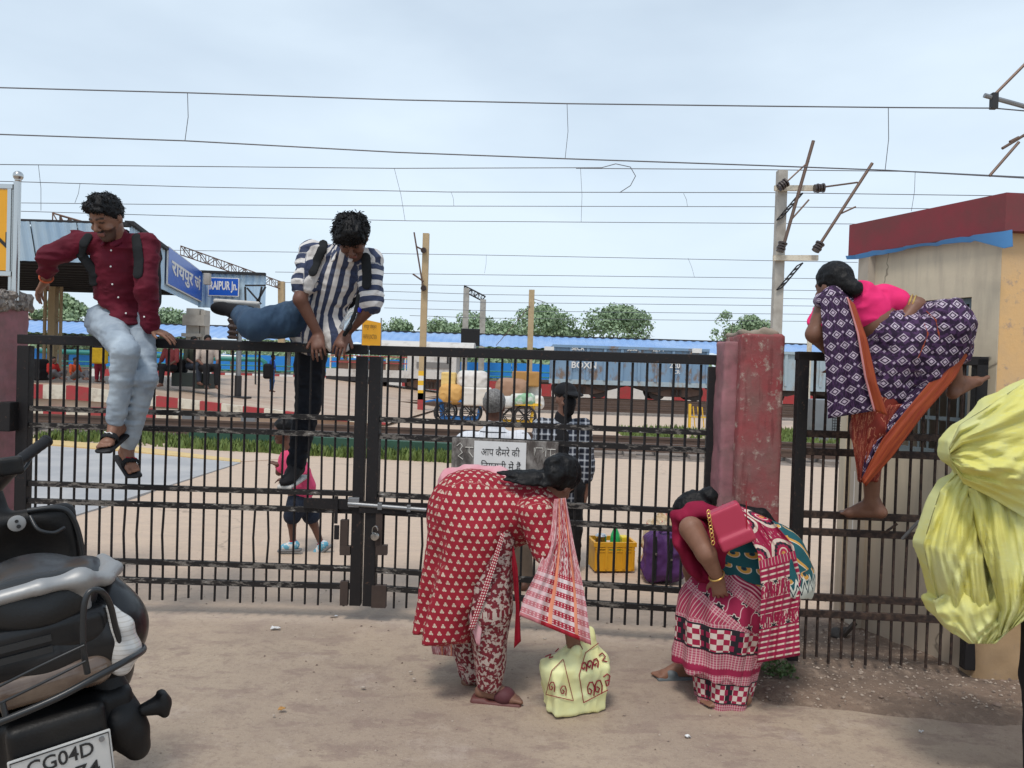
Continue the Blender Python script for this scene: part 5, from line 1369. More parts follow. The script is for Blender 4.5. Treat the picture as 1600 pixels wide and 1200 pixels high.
    mb = MB(); c = wrA+unit(elA-wrA)*.012; ax_ = unit(wrA-elA); q = Vector(ax_); a_ = q.orthogonal().normalized(); b_ = q.cross(a_)
    mb.tube([Vector(c)+(a_*math.cos(x)+b_*math.sin(x))*.036 for x in np.linspace(0, 6.28, 17)[:-1]], .006, 6, closed=True); mb.build('bracelet', mat('thread_red', base=(.55, .10, .03), rough=.7), t, smooth=True)
    mb = MB(); c = wrB+unit(elB-wrB)*.005; ax_ = unit(wrB-elB); q = Vector(ax_); a_ = q.orthogonal().normalized(); b_ = q.cross(a_)
    mb.tube([Vector(c)+(a_*math.cos(x)+b_*math.sin(x))*.036 for x in np.linspace(0, 6.28, 17)[:-1]], .009, 6, closed=True); mb.build('wristband', mat('band_orange', base=(.42, .12, .05), rough=.7), t, smooth=True)
    bp = thing('backpack', 'black backpack worn by the man in maroon', 'backpack', at(180, 480, 4.9))
    bk = SDF(.012, .03); bk.box(chest+np.array([0, .22, -.06]), (.14, .09, .22), None, .06); bk.disp(folds(.008, 9, 9, 9, 4)); bk.build('pack_body', MATS['black_cloth'], bp)
    for pts in (((138, 366), (131, 382), (128, 402), (127, 424), (124, 446)), ((208, 368), (211, 384), (212, 404), (210, 426))):
        P_ = [surf(sh, a, b, 6, .008) for a, b in pts]; strap('shoulder_strap', P_, .030, MATS['strap_black'], bp, (0, -1, .2))
man_maroon()

# ================================================================ man in the striped shirt, climbing over the gate
def _stripe(g):
    x, y, z = g.xyz(g.attr('pc')); n = g.noise(g.pos(), 400, 2)
    w = ((x/.062).fract()-.5).abs()
    c = g.mix(g.maprange(w, .235, .255), (.66, .63, .60), (.022, .035, .085))
    return g.mix(g.maprange(n, .4, .7, 0, .2), c, (.2, .2, .22)), .85, n
mat('shirt_stripes', _stripe, bump=.3, bdist=.002)
def man_striped():
    K = (.15, .068, .045)
    t = person('young man in blue and white striped shirt swinging a leg over the gate', at(485, 530, 4.86))
    j = lambda px, py, Y: V3(at(px, py, Y))
    pel, chest, neck = j(492, 505, 4.92), j(526, 428, 4.76), j(540, 396, 4.66); hd = j(551, 372, 4.55)
    shA, elA, wrA = j(487, 396, 4.72), j(469, 468, 4.63), j(497, 522, 4.70)
    shB, elB, wrB = j(577, 408, 4.70), j(581, 478, 4.66), j(541, 520, 4.72)
    hiA, knA, anA = j(472, 496, 4.90), j(398, 508, 4.54), j(378, 492, 4.88)
    hiB, knB, anB = j(486, 530, 4.96), j(482, 630, 5.00), j(462, 728, 4.97)
    fdir = unit((.05, -.62, -.80)); fup = unit((0, -.78, .62))
    B = SDF(.0062, .02); A, P = add_head(B, hd, fdir, fup, 1.06); add_neck(B, neck, hd, A, 1.0)
    B.cone(chest, pel, .12, .12, sq=((0, 1, 0), .7)); B.cone(shA, shB, .05, .05)
    limb(B, shA, elA, wrA, (.048, .041, .028)); limb(B, shB, elB, wrB, (.048, .041, .028))
    add_hand(B, wrA, (.10, -.35, -.5), (.0, .8, -.4), -1, .55, 1.08); add_hand(B, wrB, (-.15, -.35, -.5), (.0, .8, -.4), 1, .55, 1.08)
    limb(B, hiA, knA, anA, (.085, .06, .038)); limb(B, hiB, knB, anB, (.085, .06, .038)); add_foot(B, anB, (-.12, -.95, -.1), (0, 0, 1), .8, False); add_foot(B, anA, (-.95, -.10, .03), (.05, -.80, -.55), .8, False)
    B.build('body', MATS['skin'], t, {'col': lambda V: face_col(V, const(K)(V), hd, A, 1.06, K, .5)})
    S_ = SDF(.007, .03); wst = j(503, 482, 4.86)
    S_.cone(chest, wst, .160, .150, sq=((0, 1, 0), .72)); S_.cone(wst, j(492, 520, 4.88), .15, .15, sq=((0, 1, 0), .75)); S_.cone(wst, j(528, 535, 4.76), .13, .075, sq=((0, 1, 0), .6)); S_.cone(shA, shB, .068, .068)
    S_.cone(neck+np.array([0, .02, -.03]), neck+np.array([0, 0, .0]), .08, .066)
    S_.cone(shA, shA+(elA-shA)*.66, .078, .075); S_.cone(shB, shB+(elB-shB)*.92, .078, .072)
    S_.disp(folds(.009, 12, 12, 18, 6)); S_.disp(folds(.004, 36, 36, 44, 7))
    ax_t = cyl_pc([chest+np.array([.03, 0, .15]), wst, pel+np.array([0, 0, -.1])], .17)
    def pc(V):
        T_ = ax_t(V); T_[:, 0] += .02+(T_[:, 1])*.10
        for s_, e_ in ((shA, elA), (shB, elB)):
            d = unit(e_-s_); q = V-s_; tt = q@d; dist = np.linalg.norm(q-tt[:, None]*d, axis=1); m_ = (dist < .10) & (tt > .035) & (tt < .5) & (np.abs((V-chest)[:, 0]) > .155)
            T_[m_, 0] = tt[m_]*.95+.01
        m_ = (V[:, 0] < wst[0]-.105) & (V[:, 2] < wst[2]+.02); T_[m_, 0] = -V[m_, 2]*.95+.02
        return T_
    sh = S_.build('shirt', MATS['shirt_stripes'], t, pc)
    C_ = SDF(.006, .01)
    for d in (-1, 1): C_.cone(neck+np.array([d*.066, .01, .028]), neck+np.array([d*.048, -.115, -.055]), .028, .018, sq=(unit((d*.6, -.6, .5)), .4))
    C_.build('collar', MATS['shirt_stripes'], t, ax_t)
    T_ = SDF(.008, .03); T_.cone(hiA, hiB, .115, .12); limb(T_, hiA, knA, anA, (.122, .090, .064), 1.0); T_.disp(folds(.006, 20, 8, 8, 3)); T_.disp(folds(.003, 50, 18, 18, 4)); T_.build('jeans', MATS['jeans_navy'], t)
    T_ = SDF(.008, .03); limb(T_, hiB, knB, anB, (.112, .082, .060), .95); T_.disp(folds(.007, 14, 14, 26, 5)); T_.build('jeans_leg', MATS['jeans_shaded'], t)  # same jeans, standing leg: its shade is put into a darker colour
    hair_cap('hair', t, hd, A, 1.06, MATS['hair'], lambda S_, P: (S_.ell(P(0, .035, .085), (.078, .07, .055), A), S_.cone(P(-.055, .07, .06), P(.06, .075, .06), .028, .03), S_.cone(P(-.07, 0, .06), P(-.05, -.06, .09), .035, .035), S_.cone(P(.07, 0, .06), P(.05, -.06, .09), .035, .035)), grow=.012, amp=.005, fr=30, seed=8, strand=.038, line=.02, cut_f=.075)
    for an, d, up in ((anA, unit((-.95, -.10, .03)), (.05, -.80, -.55)), (anB, unit((-.1, -.97, -.12)), (0, 0, 1.))):
        up = unit(np.array(up)-d*(np.array(up)@d)); s_t = np.cross(d, up); R_ = np.stack([s_t, d, up], 1)
        s1 = SDF(.006, .02); s1.cone(an-d*.04-up*.03, an+d*.12-up*.055, .046, .042, sq=(up, .95)); s1.cone(an, an+d*.06-up*.03, .045, .045); s1.ell(an+d*.15-up*.06, (.044, .06, .03), R_); s1.cut(an-up*.082, -up)
        so = s1.build('shoe', MATS['black_cloth'], t)
        s2 = SDF(.006, .006); s2.box(an+d*.05-up*.092, (.05, .145, .014), R_, .013); s2.build('shoe_sole', MATS['sole_white'], so)
        mb = MB()
        for k in range(3): q = an+d*(.05+.03*k)-up*(.012+.012*k); mb.tube([q-s_t*.04-up*.02, q, q+s_t*.04-up*.02], .0045, 5)
        _o = mb.build('shoe_laces', mat('lace_pink', base=(.62, .16, .22), rough=.7), so); _o['kind'] = 'stuff'
    bp = thing('backpack', 'black backpack worn by the man in stripes', 'backpack', at(520, 470, 4.95))
    bk = SDF(.012, .03); bk.box(chest+np.array([-.01, .20, -.02]), (.14, .09, .20), None, .06); bk.build('pack_body', MATS['black_cloth'], bp)
    for pts in (((508, 368), (503, 386), (499, 406), (494, 424)), ((573, 396), (577, 412), (575, 432), (567, 446))):
        P_ = [surf(sh, a, b, 6, .006) for a, b in pts]; strap('shoulder_strap', P_, .030, MATS['strap_black'], bp, (0, -1, .2))
    strap('loose_strap', [at(560, 462, 4.55), at(556, 485, 4.55), at(546, 512, 4.56), at(538, 523, 4.62)], .014, MATS['strap_black'], bp, (0, -1, 0))
    wb = thing('water_bottle', 'clear plastic water bottle with blue cap tucked under the striped man\'s arm', 'bottle', at(552, 492, 4.64))
    mb = MB(); mb.lathe(at(545, 500, 4.64), [(.028, -.07), (.033, -.06), (.033, .04), (.028, .06), (.013, .085), (.013, .10)], 14, (.45, 0, .9)); mb.build('bottle_body', mat('bottle_clear', base=(.75, .83, .88), rough=.1, trans=.75), wb, smooth=True)
    mb = MB(); c = at(561, 484, 4.64); mb.disc(c, (.45, 0, .9), .016, .025, 12); mb.build('cap', mat('cap_blue', base=(.02, .04, .55), rough=.4), wb, smooth=True)
man_striped()
# ================================================================ printed cloths
def cellxy(g, u, v, su, sv=None, stag=.5):
    sv = sv or su; r = (v/sv); row = r.floor(); uu = u/su+row.mod(2.0)*stag
    return ((uu.fract()-.5)*su, (r.fract()-.5)*sv)
def at2(g, y, x): return g.math('ARCTAN2', y, x)
def length(a, b): return (a*a+b*b).sqrt()
def _polka(g):
    x, y, z = g.xyz(g.attr('pc')); a, b = cellxy(g, x+y*.12, y, .040, .034)
    th = at2(g, b, a); r = length(a, b)
    pet = g.math('COSINE', th*3.0+1.57)
    m1 = r < (.0088+pet*.0022); m2 = ((r-.0048).abs() < .0010)
    n = g.noise(g.pos(), 300, 2)
    c = g.mix(m1, (.29, .006, .02), (.62, .51, .40)); c = g.mix(m2*.7, c, (.30, .12, .08))
    return g.mix(g.maprange(n, .4, .7, 0, .2), c, (.12, .01, .02)), .85, n
mat('polka_red', _polka, bump=.3, bdist=.002)
def _leafprint(g):
    v = g.attr('pc'); x, y, z = g.xyz(v)
    n1 = g.noise(v, 52, 3, .6); n2 = g.noise(g.scale(v, (1, .6, 1)), 80, 2)
    w = g.voro(v, 44, 'F1')
    c = g.mix((n1+(w-.4)*.3).step(.54, .57), (.17, .012, .022), (.48, .39, .34)); c = g.mix(n2.step(.60, .64)*.8, c, (.10, .02, .03))
    return c, .85
mat('leaf_print', _leafprint)
def _dupatta(g):
    v = g.attr('pc'); x, y, z = g.xyz(v)                       # z runs 0..1 across, y down
    n1 = g.noise(v, 42, 3, .6)
    body = g.mix(n1.step(.50, .53), (.36, .02, .04), (.66, .52, .50))
    f = (y/.040).fract(); band = g.mix((f-.5).abs() < .22, (.40, .02, .045), (.70, .60, .60))
    dots = (((x/.010).fract()-.5).abs() < .22)*(((y/.010).fract()-.5).abs() < .25); band = g.mix(dots*((f-.5).abs() > .26), band, (.72, .5, .5))
    c = g.mix(y.step(.31, .315), body, band)
    c = g.mix(((z-.42).abs() < .03)+((z-.80).abs() < .025), c, (.80, .33, .20))
    c = g.mix((y > .535), c, (.42, .012, .03))
    pale = ((z < .30)+(z > .84)).min(1.0)
    return g.mix(pale*.45, c, (.66, .36, .38)), .8
mat('dupatta', _dupatta)
plain('pink_sheer', (.60, .25, .29), (.68, .42, .44)); plain('border_red', (.36, .012, .03))
def _chk(g):
    x, y, z = g.xyz(g.attr('pc')); d = (((x/.011).fract()-.5).abs() < .26)*(((y/.014).fract()-.5).abs() < .28)
    return g.mix(d, (.28, .012, .03), (.68, .55, .5)), .85
mat('border_check', _chk)
def woman_red():
    K = (.21, .105, .07); t = person('woman in red flower-print kurta bending over a yellow bag', gnd(760, 1085))
    j = lambda px, py, Y: V3(at(px, py, Y))
    pel, chest, neck, hd = j(738, 800, 3.82), j(826, 800, 3.78), j(858, 782, 3.78), j(872, 752, 3.77)
    hiN, knN, anN = j(762, 830, 3.72), j(764, 950, 3.68), j(766, 1068, 3.72)
    hiF, knF, anF = j(728, 830, 3.93), j(728, 950, 3.93), j(744, 1052, 3.92)
    shN, elN, wrN = j(838, 806, 3.62), j(858, 880, 3.56), j(892, 985, 3.60)
    shF, elF, wrF = j(842, 800, 3.94), j(868, 880, 3.92), j(905, 985, 3.80)
    fd = unit((.45, .72, -.52)); fu = unit((.55, .1, .82))
    B = SDF(.0075, .02); A, P = add_head(B, hd, fd, fu, 1.0); B.cone(neck, hd, .055, .055)
    B.cone(chest, pel, .12, .13); limb(B, shN, elN, wrN, (.045, .036, .025)); limb(B, shF, elF, wrF, (.045, .036, .025))
    add_hand(B, wrN, (.2, .1, -.9), (.3, .9, 0), 1, .7, .9); add_hand(B, wrF, (.1, -.1, -.9), (.3, -.9, 0), -1, .7, .9)
    limb(B, hiN, knN, anN, (.09, .06, .037)); limb(B, hiF, knF, anF, (.09, .06, .037)); add_foot(B, anN, (.96, -.15, -.02), (0, 0, 1), .95); add_foot(B, anF, (.96, .1, -.02), (0, 0, 1), .95)
    B.build('body', MATS['skin'], t, {'col': lambda V: face_col(V, const(K)(V), hd, A, 1, K)})
    S_ = SDF(.008, .06)
    S_.cone(pel, chest, .205, .150); S_.cone(shN, shF, .075, .075, k=.05); S_.cone(chest, neck, .12, .07, k=.05)
    S_.cone(shN, shN+(elN-shN)*.75, .085, .066, k=.03); S_.cone(shF, elF, .075, .06, k=.03)
    hem = j(692, 1000, 3.83); S_.cone(pel+np.array([.0, 0, -.02]), hem, .205, .155, k=.08); S_.cone(j(748, 835, 3.69), j(692, 1000, 3.66), .135, .095, k=.06)
    S_.cut(j(694, 984, 3.8), (-.08, .0, -1))
    S_.disp(lambda x, y, z: np.where(z < pel[2]-.02, 1, 0)*np.clip((pel[2]-.02-z)/.35, 0, 1)*.016*np.sin((x*9-y*17)*2.1+2*np.sin(z*4)))
    S_.disp(folds(.006, 7, 7, 9, 3)); S_.disp(folds(.0025, 24, 24, 24, 5))
    axp = cyl_pc([chest+np.array([.12, 0, -.02]), chest, pel, hem+np.array([0, 0, -.1])], .20, (0, -1, 0))
    S_.build('kurta', MATS['polka_red'], t, box_pc)
    T_ = SDF(.008, .03); limb(T_, hiN, knN, anN, (.135, .108, .062), .95); T_.disp(folds(.007, 16, 16, 5, 2)); T_.build('trouser_leg', MATS['leaf_print'], t, cyl_pc([hiN, knN, anN], .1))
    T_ = SDF(.008, .03); limb(T_, hiF, knF, anF, (.135, .112, .086), .90); T_.disp(folds(.007, 16, 16, 5, 3)); T_.build('trouser_leg', MATS['leaf_print'], t, cyl_pc([hiF, knF, anF], .1))
    for an, kn, f_, r_ in ((anN, knN, .95, .066), (anF, knF, .90, .088)):
        c = kn+(an-kn)*f_; d = unit(an-kn); T_ = SDF(.007, .004); T_.cone(c-d*.03, c-d*.002, r_, r_*.98); T_.cut(c-d*.004, d); T_.cut(c-d*.045, -d); T_.build('trouser_cuff', MATS['border_check'], t, cyl_pc([c-d*.1, c], .08))
    # slit border and pale lining, front flap
    sheet('kurta_border', [(783, 832, 3.565), (766, 884, 3.57), (748, 935, 3.57), (731, 985, 3.58)], [(789, 836, 3.56), (774, 888, 3.56), (757, 940, 3.56), (741, 984, 3.57)], 0, MATS['border_check'], t, 6, 30, .002, 1)
    sheet('kurta_lining', [(741, 935, 3.60), (733, 965, 3.60), (745, 1008, 3.59)], [(750, 933, 3.59), (754, 975, 3.58), (750, 1010, 3.585)], 0, MATS['pink_sheer'], t, 8, 20, .006, 1)
    sheet('front_flap', [(792, 832, 3.66), (800, 890, 3.67), (806, 950, 3.68), (803, 1013, 3.70)], [(799, 832, 3.66), (809, 890, 3.66), (812, 950, 3.67), (814, 1002, 3.70)], 0, MATS['border_red'], t, 8, 24, .01, 1)
    sheet('hem_flap', [(668, 965, 3.95), (672, 1000, 3.95), (676, 1022, 3.95)], [(716, 968, 3.94), (714, 1000, 3.94), (712, 1026, 3.94)], 0, MATS['dupatta'], t, 12, 12, .01, 2)
    hair_cap('hair', t, hd, A, 1.03, MATS['hair'], lambda S_, P: (S_.cone(P(0, -.06, .06), P(0, -.11, .035), .05, .045), S_.ell(V3(at(866, 742, 3.68)), (.055, .05, .05)), S_.chain([V3(at(866, 748, 3.70)), V3(at(838, 745, 3.68)), V3(at(805, 742, 3.68)), V3(at(780, 738, 3.70))], [.045, .042, .030, .008], sq=(unit((0, -.4, .9)), .6)), S_.chain([V3(at(850, 755, 3.66)), V3(at(820, 752, 3.65)), V3(at(788, 750, 3.66))], [.03, .024, .006], sq=(unit((0, -.4, .9)), .5))), grow=.012, amp=.005, fr=26, seed=3, cut_u=-.06)
    d_ = SDF(.009, .03); d_.chain([j(694, 772, 3.93), j(706, 748, 3.92), j(735, 740, 3.90), j(775, 741, 3.86), j(820, 752, 3.80)], [.05, .062, .055, .045, .03], sq=(unit((0, -.5, .8)), .6)); d_.disp(folds(.006, 18, 18, 18, 6)); d_.build('shawl_roll', MATS['pink_sheer'], t)
    sheet('shawl', [(866, 780, 3.60), (858, 840, 3.52), (838, 895, 3.48), (818, 935, 3.47), (811, 962, 3.46)], [(884, 778, 3.60), (897, 850, 3.52), (908, 900, 3.50), (917, 950, 3.48), (924, 1008, 3.46)], 0, MATS['dupatta'], t, 44, 50, .026, 2.6, .004, .1, .2)
    for an, dd in ((anN, (.96, -.15, -.02)), (anF, (.96, .1, -.02))):
        d = unit(dd); up = np.array([0, 0, 1.]); st = np.cross(d, up); R_ = np.stack([st, d, up], 1)
        s1 = SDF(.006, .01); s1.box(an+d*.035-up*.088, (.042, .125, .014), R_, .012); s1.box(an-d*.05-up*.085, (.036, .04, .020), R_, .012); so = s1.build('sandal', mat('sandal_maroon', base=(.13, .04, .035), rough=.6, var=.3), t)
        s2 = SDF(.006, .004); q = an+d*.07-up*.05; s2.ell(q, (.049, .055, .042), R_); s2.cut(q-up*.03, -up); s2.build('sandal_strap', mat('strap_maroon', base=(.09, .022, .028), rough=.7), so)
        mb = MB(); q = an-up*.005; mb.tube([q+st*.036*math.cos(a)+d*.042*math.sin(a)-up*.004*math.cos(2*a) for a in np.linspace(0, 6.28, 19)[:-1]], .0035, 5, closed=True); mb.build('anklet', mat('silver', base=(.7, .66, .58), rough=.3, metal=.9), t, smooth=True)
woman_red()

# ================================================================ woman in teal and crimson sari
def _sari(g):
    """y runs down the drape from waist to hem, x round it"""
    x, y, z = g.xyz(g.attr('pc')); v = g.attr('pc')
    crim, dark, pale, cream = (.30, .010, .055), (.012, .010, .016), (.62, .34, .36), (.66, .56, .50)
    fine = g.mix((((y/.012).fract()-.5).abs() < .2)*1.0, (.50, .20, .24), (.36, .03, .08))
    fine = g.mix((((x/.014).fract()-.5).abs() < .12)*.6, fine, cream)
    wav = g.mix((((y/.017+(x*38.0).sin()*.35).fract()-.5).abs() < .2)*1.0, crim, pale)
    a, b = cellxy(g, x, y-.195, .075, .10, 0.0); r = length(a, b); fl = g.math('COSINE', at2(g, b, a)*6.0)
    flow = g.mix(r < (.022+fl*.005), crim, dark); flow = g.mix(((r-.019-fl*.004).abs() < .0022)*1.0, flow, cream); flow = g.mix(((((x/.06).fract()-.5)*.06+((y*60.0).sin())*.008).abs() < .0022)*(r > .026), flow, pale)
    def chk(y0, h):
        cx = (x/.135).fract(); yy = (y-y0)/h
        qx, qy = (x/.027).floor(), ((y-y0)/.027).floor(); par = (qx+qy).mod(2.0)
        c = g.mix(par, cream, (.34, .01, .05)); c = g.mix((cx-.5).abs() > .33, c, g.mix(((qx*.5+qy).mod(2.0)) > .8, dark, crim))
        c = g.mix((cx-.5).abs() > .45, c, dark); return g.mix((yy-.5).abs() > .43, c, dark)
    c = wav
    for y0, col in ((.105, fine), (.155, flow), (.245, fine), (.30, chk(.30, .125)), (.425, fine), (.50, crim), (.53, fine), (.575, chk(.575, .10)), (.675, fine), (.765, crim)):
        c = g.mix(y > y0, c, col)
    return c, .85
mat('sari_skirt', _sari)
def _teal(g):
    v = g.attr('pc'); x, y, z = g.xyz(v)
    a, b = cellxy(g, x, y, .085, .075); r = length(a*1.2, b+a*.3); ring = (((r-.021).abs() < .0085)*(a+b*.6 > -.008))
    c = g.mix(ring, (.006, .088, .105), (.58, .30, .06)); c = g.mix(((r-.030).abs() < .0022)*(a+b*.6 > -.008), c, (.66, .60, .50)); c = g.mix((r < .008)*1.0, c, (.012, .03, .05))
    zz = (y-.38)*1.0+((x*26.0).fract()-.5).abs()*.11+g.noise(v, 90, 2)*.02
    c = g.mix(zz > .03, c, (.62, .66, .60)); c = g.mix(((zz-.062).abs() < .007)*1.0, c, (.01, .03, .05))
    return c, .85
mat('sari_teal', _teal)
def _pallu(g):
    v = g.attr('pc'); x, y, z = g.xyz(v); crim, cream, dk = (.32, .008, .055), (.66, .55, .46), (.012, .02, .03)
    n = g.noise(v, 30, 3)
    a, b = cellxy(g, x+.03, y, .16, .20, .3); r = length(a, b); sc = g.math('COSINE', at2(g, b, a)*14.0)
    top = g.mix(((r-.066).abs() < .009)*1.0, crim, cream); top = g.mix(((r-.050).abs() < (.006+sc*.003))*1.0, top, dk); top = g.mix((r < .032)*1.0, top, (.50, .02, .08)); top = g.mix(((r-.026).abs() < .003)*1.0, top, cream); top = g.mix((r < .012)*1.0, top, (.60, .32, .08)); top = g.mix((n.step(.60, .63))*(r > .078)*.8, top, cream)
    ln = g.mix((((y/.024).fract()-.5).abs() < .16)*1.0, crim, cream)
    ln = g.mix((((x/.05+y*3.0).fract()) < .25)*(((y/.024).fract()-.5).abs() < .16)*.8, ln, crim)
    a2, b2 = cellxy(g, x, y-.05, .085, .10); r2 = length(a2, b2); f2 = g.math('COSINE', at2(g, b2, a2)*8.0)
    mid = g.mix(r2 < (.020+f2*.005), crim, dk); mid = g.mix(((r2-.018-f2*.005).abs() < .003)*1.0, mid, cream); mid = g.mix(n.step(.58, .60)*(r2 > .028), mid, cream)
    c = top
    for y0, col in ((.30, g.mix((((x/.02).fract()-.5).abs() > .42)*1.0, (.40, .02, .08), cream)), (.335, ln), (.40, mid), (.47, ln), (.54, mid), (.60, ln), (.74, crim)): c = g.mix(y > y0, c, col)
    return c, .85
mat('sari_pallu', _pallu); plain('blouse_crimson', (.26, .008, .04))
def woman_sari():
    K = (.25, .125, .08); t = person('woman in teal and crimson patterned sari bending by the red pillar', gnd(1130, 1108))
    j = lambda px, py, Y: V3(at(px, py, Y))
    pel, chest, hd = j(1190, 884, 3.82), j(1115, 842, 3.82), j(1086, 812, 3.84); neck = j(1098, 826, 3.83)
    shN, elN, wrN = j(1080, 826, 3.62), j(1103, 864, 3.56), j(1121, 902, 3.60)
    shF, elF, wrF = j(1085, 830, 4.0), j(1080, 890, 4.02), j(1090, 960, 4.0)
    anN, anF = V3(gnd(1152, 1106))+np.array([0, .02, .08]), V3(gnd(1068, 1060))+np.array([0, .0, .08])
    knN, knF = j(1140, 985, 3.74), j(1120, 980, 3.98); hiN, hiF = j(1185, 890, 3.74), j(1185, 890, 3.92)
    B = SDF(.0075, .02); A, P = add_head(B, hd, (-.75, .25, -.62), (-.5, .1, .85), .98); B.cone(neck, hd, .055, .052); B.cone(chest, pel, .12, .14)
    limb(B, shN, elN, wrN, (.058, .046, .029)); limb(B, shF, elF, wrF, (.05, .042, .028)); add_hand(B, wrN, (.2, .2, -.9), (.3, .8, 0), -1, .5, .9); add_hand(B, wrF, (-.1, 0, -.9), (.5, -.5, 0), 1, .5, .9)
    limb(B, hiN, knN, anN, (.09, .06, .036)); limb(B, hiF, knF, anF, (.09, .06, .036)); add_foot(B, anN, (-.97, -.12, 0), (0, 0, 1), .98); add_foot(B, anF, (-.97, -.1, 0), (0, 0, 1), .95)
    B.build('body', MATS['skin'], t, {'col': lambda V: face_col(V, const(K)(V), hd, A, 1, K)})
    S_ = SDF(.008, .05); S_.cone(chest, neck, .135, .085); S_.cone(shN+(shF-shN)*.22, shF, .066, .07); S_.cone(chest, pel, .14, .15); S_.disp(folds(.005, 18, 18, 18, 2)); S_.build('blouse', MATS['blouse_crimson'], t)
    S_ = SDF(.008, .06); S_.cone(chest+np.array([.10, 0, -.02]), pel, .165, .215); S_.cone(pel, j(1205, 905, 3.80), .215, .20); S_.cut(j(1180, 905, 3.8), (-.25, 0, -.97)); S_.disp(folds(.007, 8, 8, 14, 4)); S_.build('sari_wrap', MATS['sari_teal'], t, cyl_pc([chest+np.array([-.05, 0, .02]), pel, pel+np.array([.05, 0, -.3])], .2))
    bot = j(1122, 1108, 3.80); mid = j(1128, 1045, 3.80)
    up_ = j(1175, 905, 3.82); S_ = SDF(.008, .08); S_.cone(up_, j(1132, 960, 3.83), .205, .21); S_.cone(j(1132, 960, 3.83), j(1112, 1040, 3.83), .21, .20); S_.cone(j(1198, 900, 3.83), j(1160, 1000, 3.82), .16, .10)
    S_.cut(j(1110, 1040, 3.8), (-.10, .1, -1)); S_.cut(j(1180, 898, 3.8), (.25, 0, .97))
    rad = lambda x, y: np.arctan2(y-3.83, x-bot[0])
    S_.disp(lambda x, y, z: .012*np.sin(rad(x, y)*11+3*z)*np.clip((1.0-z)/.5, 0, 1)); S_.disp(folds(.005, 8, 8, 10, 5))
    skax = cyl_pc([up_+np.array([.03, 0, .05]), j(1132, 960, 3.83), bot], .2)
    S_.build('sari_skirt', MATS['sari_skirt'], t, skax)
    S_ = SDF(.008, .06); S_.cone(j(1135, 1010, 3.80), j(1128, 1100, 3.78), .17, .125); S_.cut(j(1122, 1106, 3.78), (.12, .1, -1)); S_.disp(lambda x, y, z: .010*np.sin(rad(x, y)*9+2)); S_.build('sari_hem_tier', MATS['sari_skirt'], t, skax)
    d_ = SDF(.008, .03); d_.chain([j(1058, 812, 3.74), j(1064, 850, 3.74), j(1082, 885, 3.76), j(1112, 912, 3.78)], [.045, .055, .055, .04], sq=(unit((.7, -.3, .5)), .55)); d_.chain([j(1064, 806, 3.70), j(1090, 796, 3.72), j(1125, 806, 3.70)], [.04, .05, .05], sq=(unit((0, -.4, 1)), .6)); d_.disp(folds(.006, 16, 16, 16, 3)); d_.build('sari_front_drape', MATS['blouse_crimson'], t)
    sheet('pallu', [(1128, 788, 3.62), (1160, 822, 3.56), (1184, 862, 3.52), (1190, 920, 3.51), (1187, 980, 3.53), (1183, 1036, 3.54)], [(1160, 792, 3.74), (1205, 812, 3.64), (1240, 852, 3.62), (1252, 905, 3.62), (1248, 965, 3.60), (1250, 1024, 3.58)], 0, MATS['sari_pallu'], t, 40, 56, .018, 2.2, .004, .35, .35)
    hair_cap('hair', t, hd, A, 1.0, MATS['hair'], lambda S_, P: (S_.cone(P(0, -.07, .05), P(0, -.12, .06), .045, .05), S_.cone(P(0, -.05, .09), V3(at(1108, 786, 3.84)), .045, .03)), grow=.012, amp=.005, fr=26, seed=4, cut_u=-.06)
    d2 = SDF(.008, .02); d2.chain([j(1158, 798, 3.86), j(1190, 806, 3.86), j(1212, 822, 3.84)], [.035, .035, .015]); d2.disp(folds(.004, 20, 20, 20, 3)); d2.build('loose_hair', MATS['hair'], t)
    mb = MB(); d = unit(wrN-elN); c = wrN-d*.01; q = Vector(d); a_ = q.orthogonal().normalized(); b_ = q.cross(a_); mb.tube([Vector(c)+(a_*math.cos(x)+b_*math.sin(x))*.037 for x in np.linspace(0, 6.28, 17)[:-1]], .004, 5, closed=True); mb.build('bangle', mat('gold', base=(.75, .50, .15), rough=.35, metal=.8), t, smooth=True)
    d = unit((-.97, -.1, 0)); up = np.array([0, 0, 1.]); R_ = np.stack([np.cross(d, up), d, up], 1); s1 = SDF(.007, .01); s1.box(anF+d*.03-up*.075, (.040, .12, .013), R_, .010); s1.ell(anF+d*.07-up*.05, (.043, .04, .03), R_); s1.build('sandal', mat('sandal_grey', base=(.12, .14, .15), rough=.6), t)
    hb = thing('handbag', 'glossy red leather handbag slung on the sari woman\'s back', 'handbag', at(1142, 850, 3.55))
    x_ = unit(V3(at(1165, 780, 3.5))-V3(at(1118, 800, 3.52))); z_ = unit(V3(at(1165, 780, 3.5))-V3(at(1166, 835, 3.5))); y_ = unit(np.cross(z_, x_)); z_ = np.cross(x_, y_); R_ = np.stack([x_, y_, z_], 1)
    c = V3(at(1141, 822, 3.52)); S_ = SDF(.006, .012); S_.box(c+z_*.02, (.078, .045, .075), R_, .012); S_.box(c-z_*.06, (.082, .058, .03), R_, .012); S_.build('bag_body', mat('bag_red', base=(.42, .035, .075), rough=.42, spec=.4), hb)
    mb = MB(); 
    for k in range(9): q = Vector(at(1107+k*.9, 800+k*6, 3.485)); a = k*1.57; mb.tube([q+Vector((.007*math.cos(x), .004*math.sin(x)*math.sin(a), .011*math.sin(x))) for x in np.linspace(0, 6.28, 9)[:-1]], .0022, 4, closed=True)
    _o = mb.build('chain_strap', MATS['gold'], hb); _o['kind'] = 'stuff'
    mb = MB(); mb.bar(at(1166, 783, 3.462), at(1167, 832, 3.462), .003, .004); mb.build('seam_piping', MATS['border_red'], hb)
woman_sari()

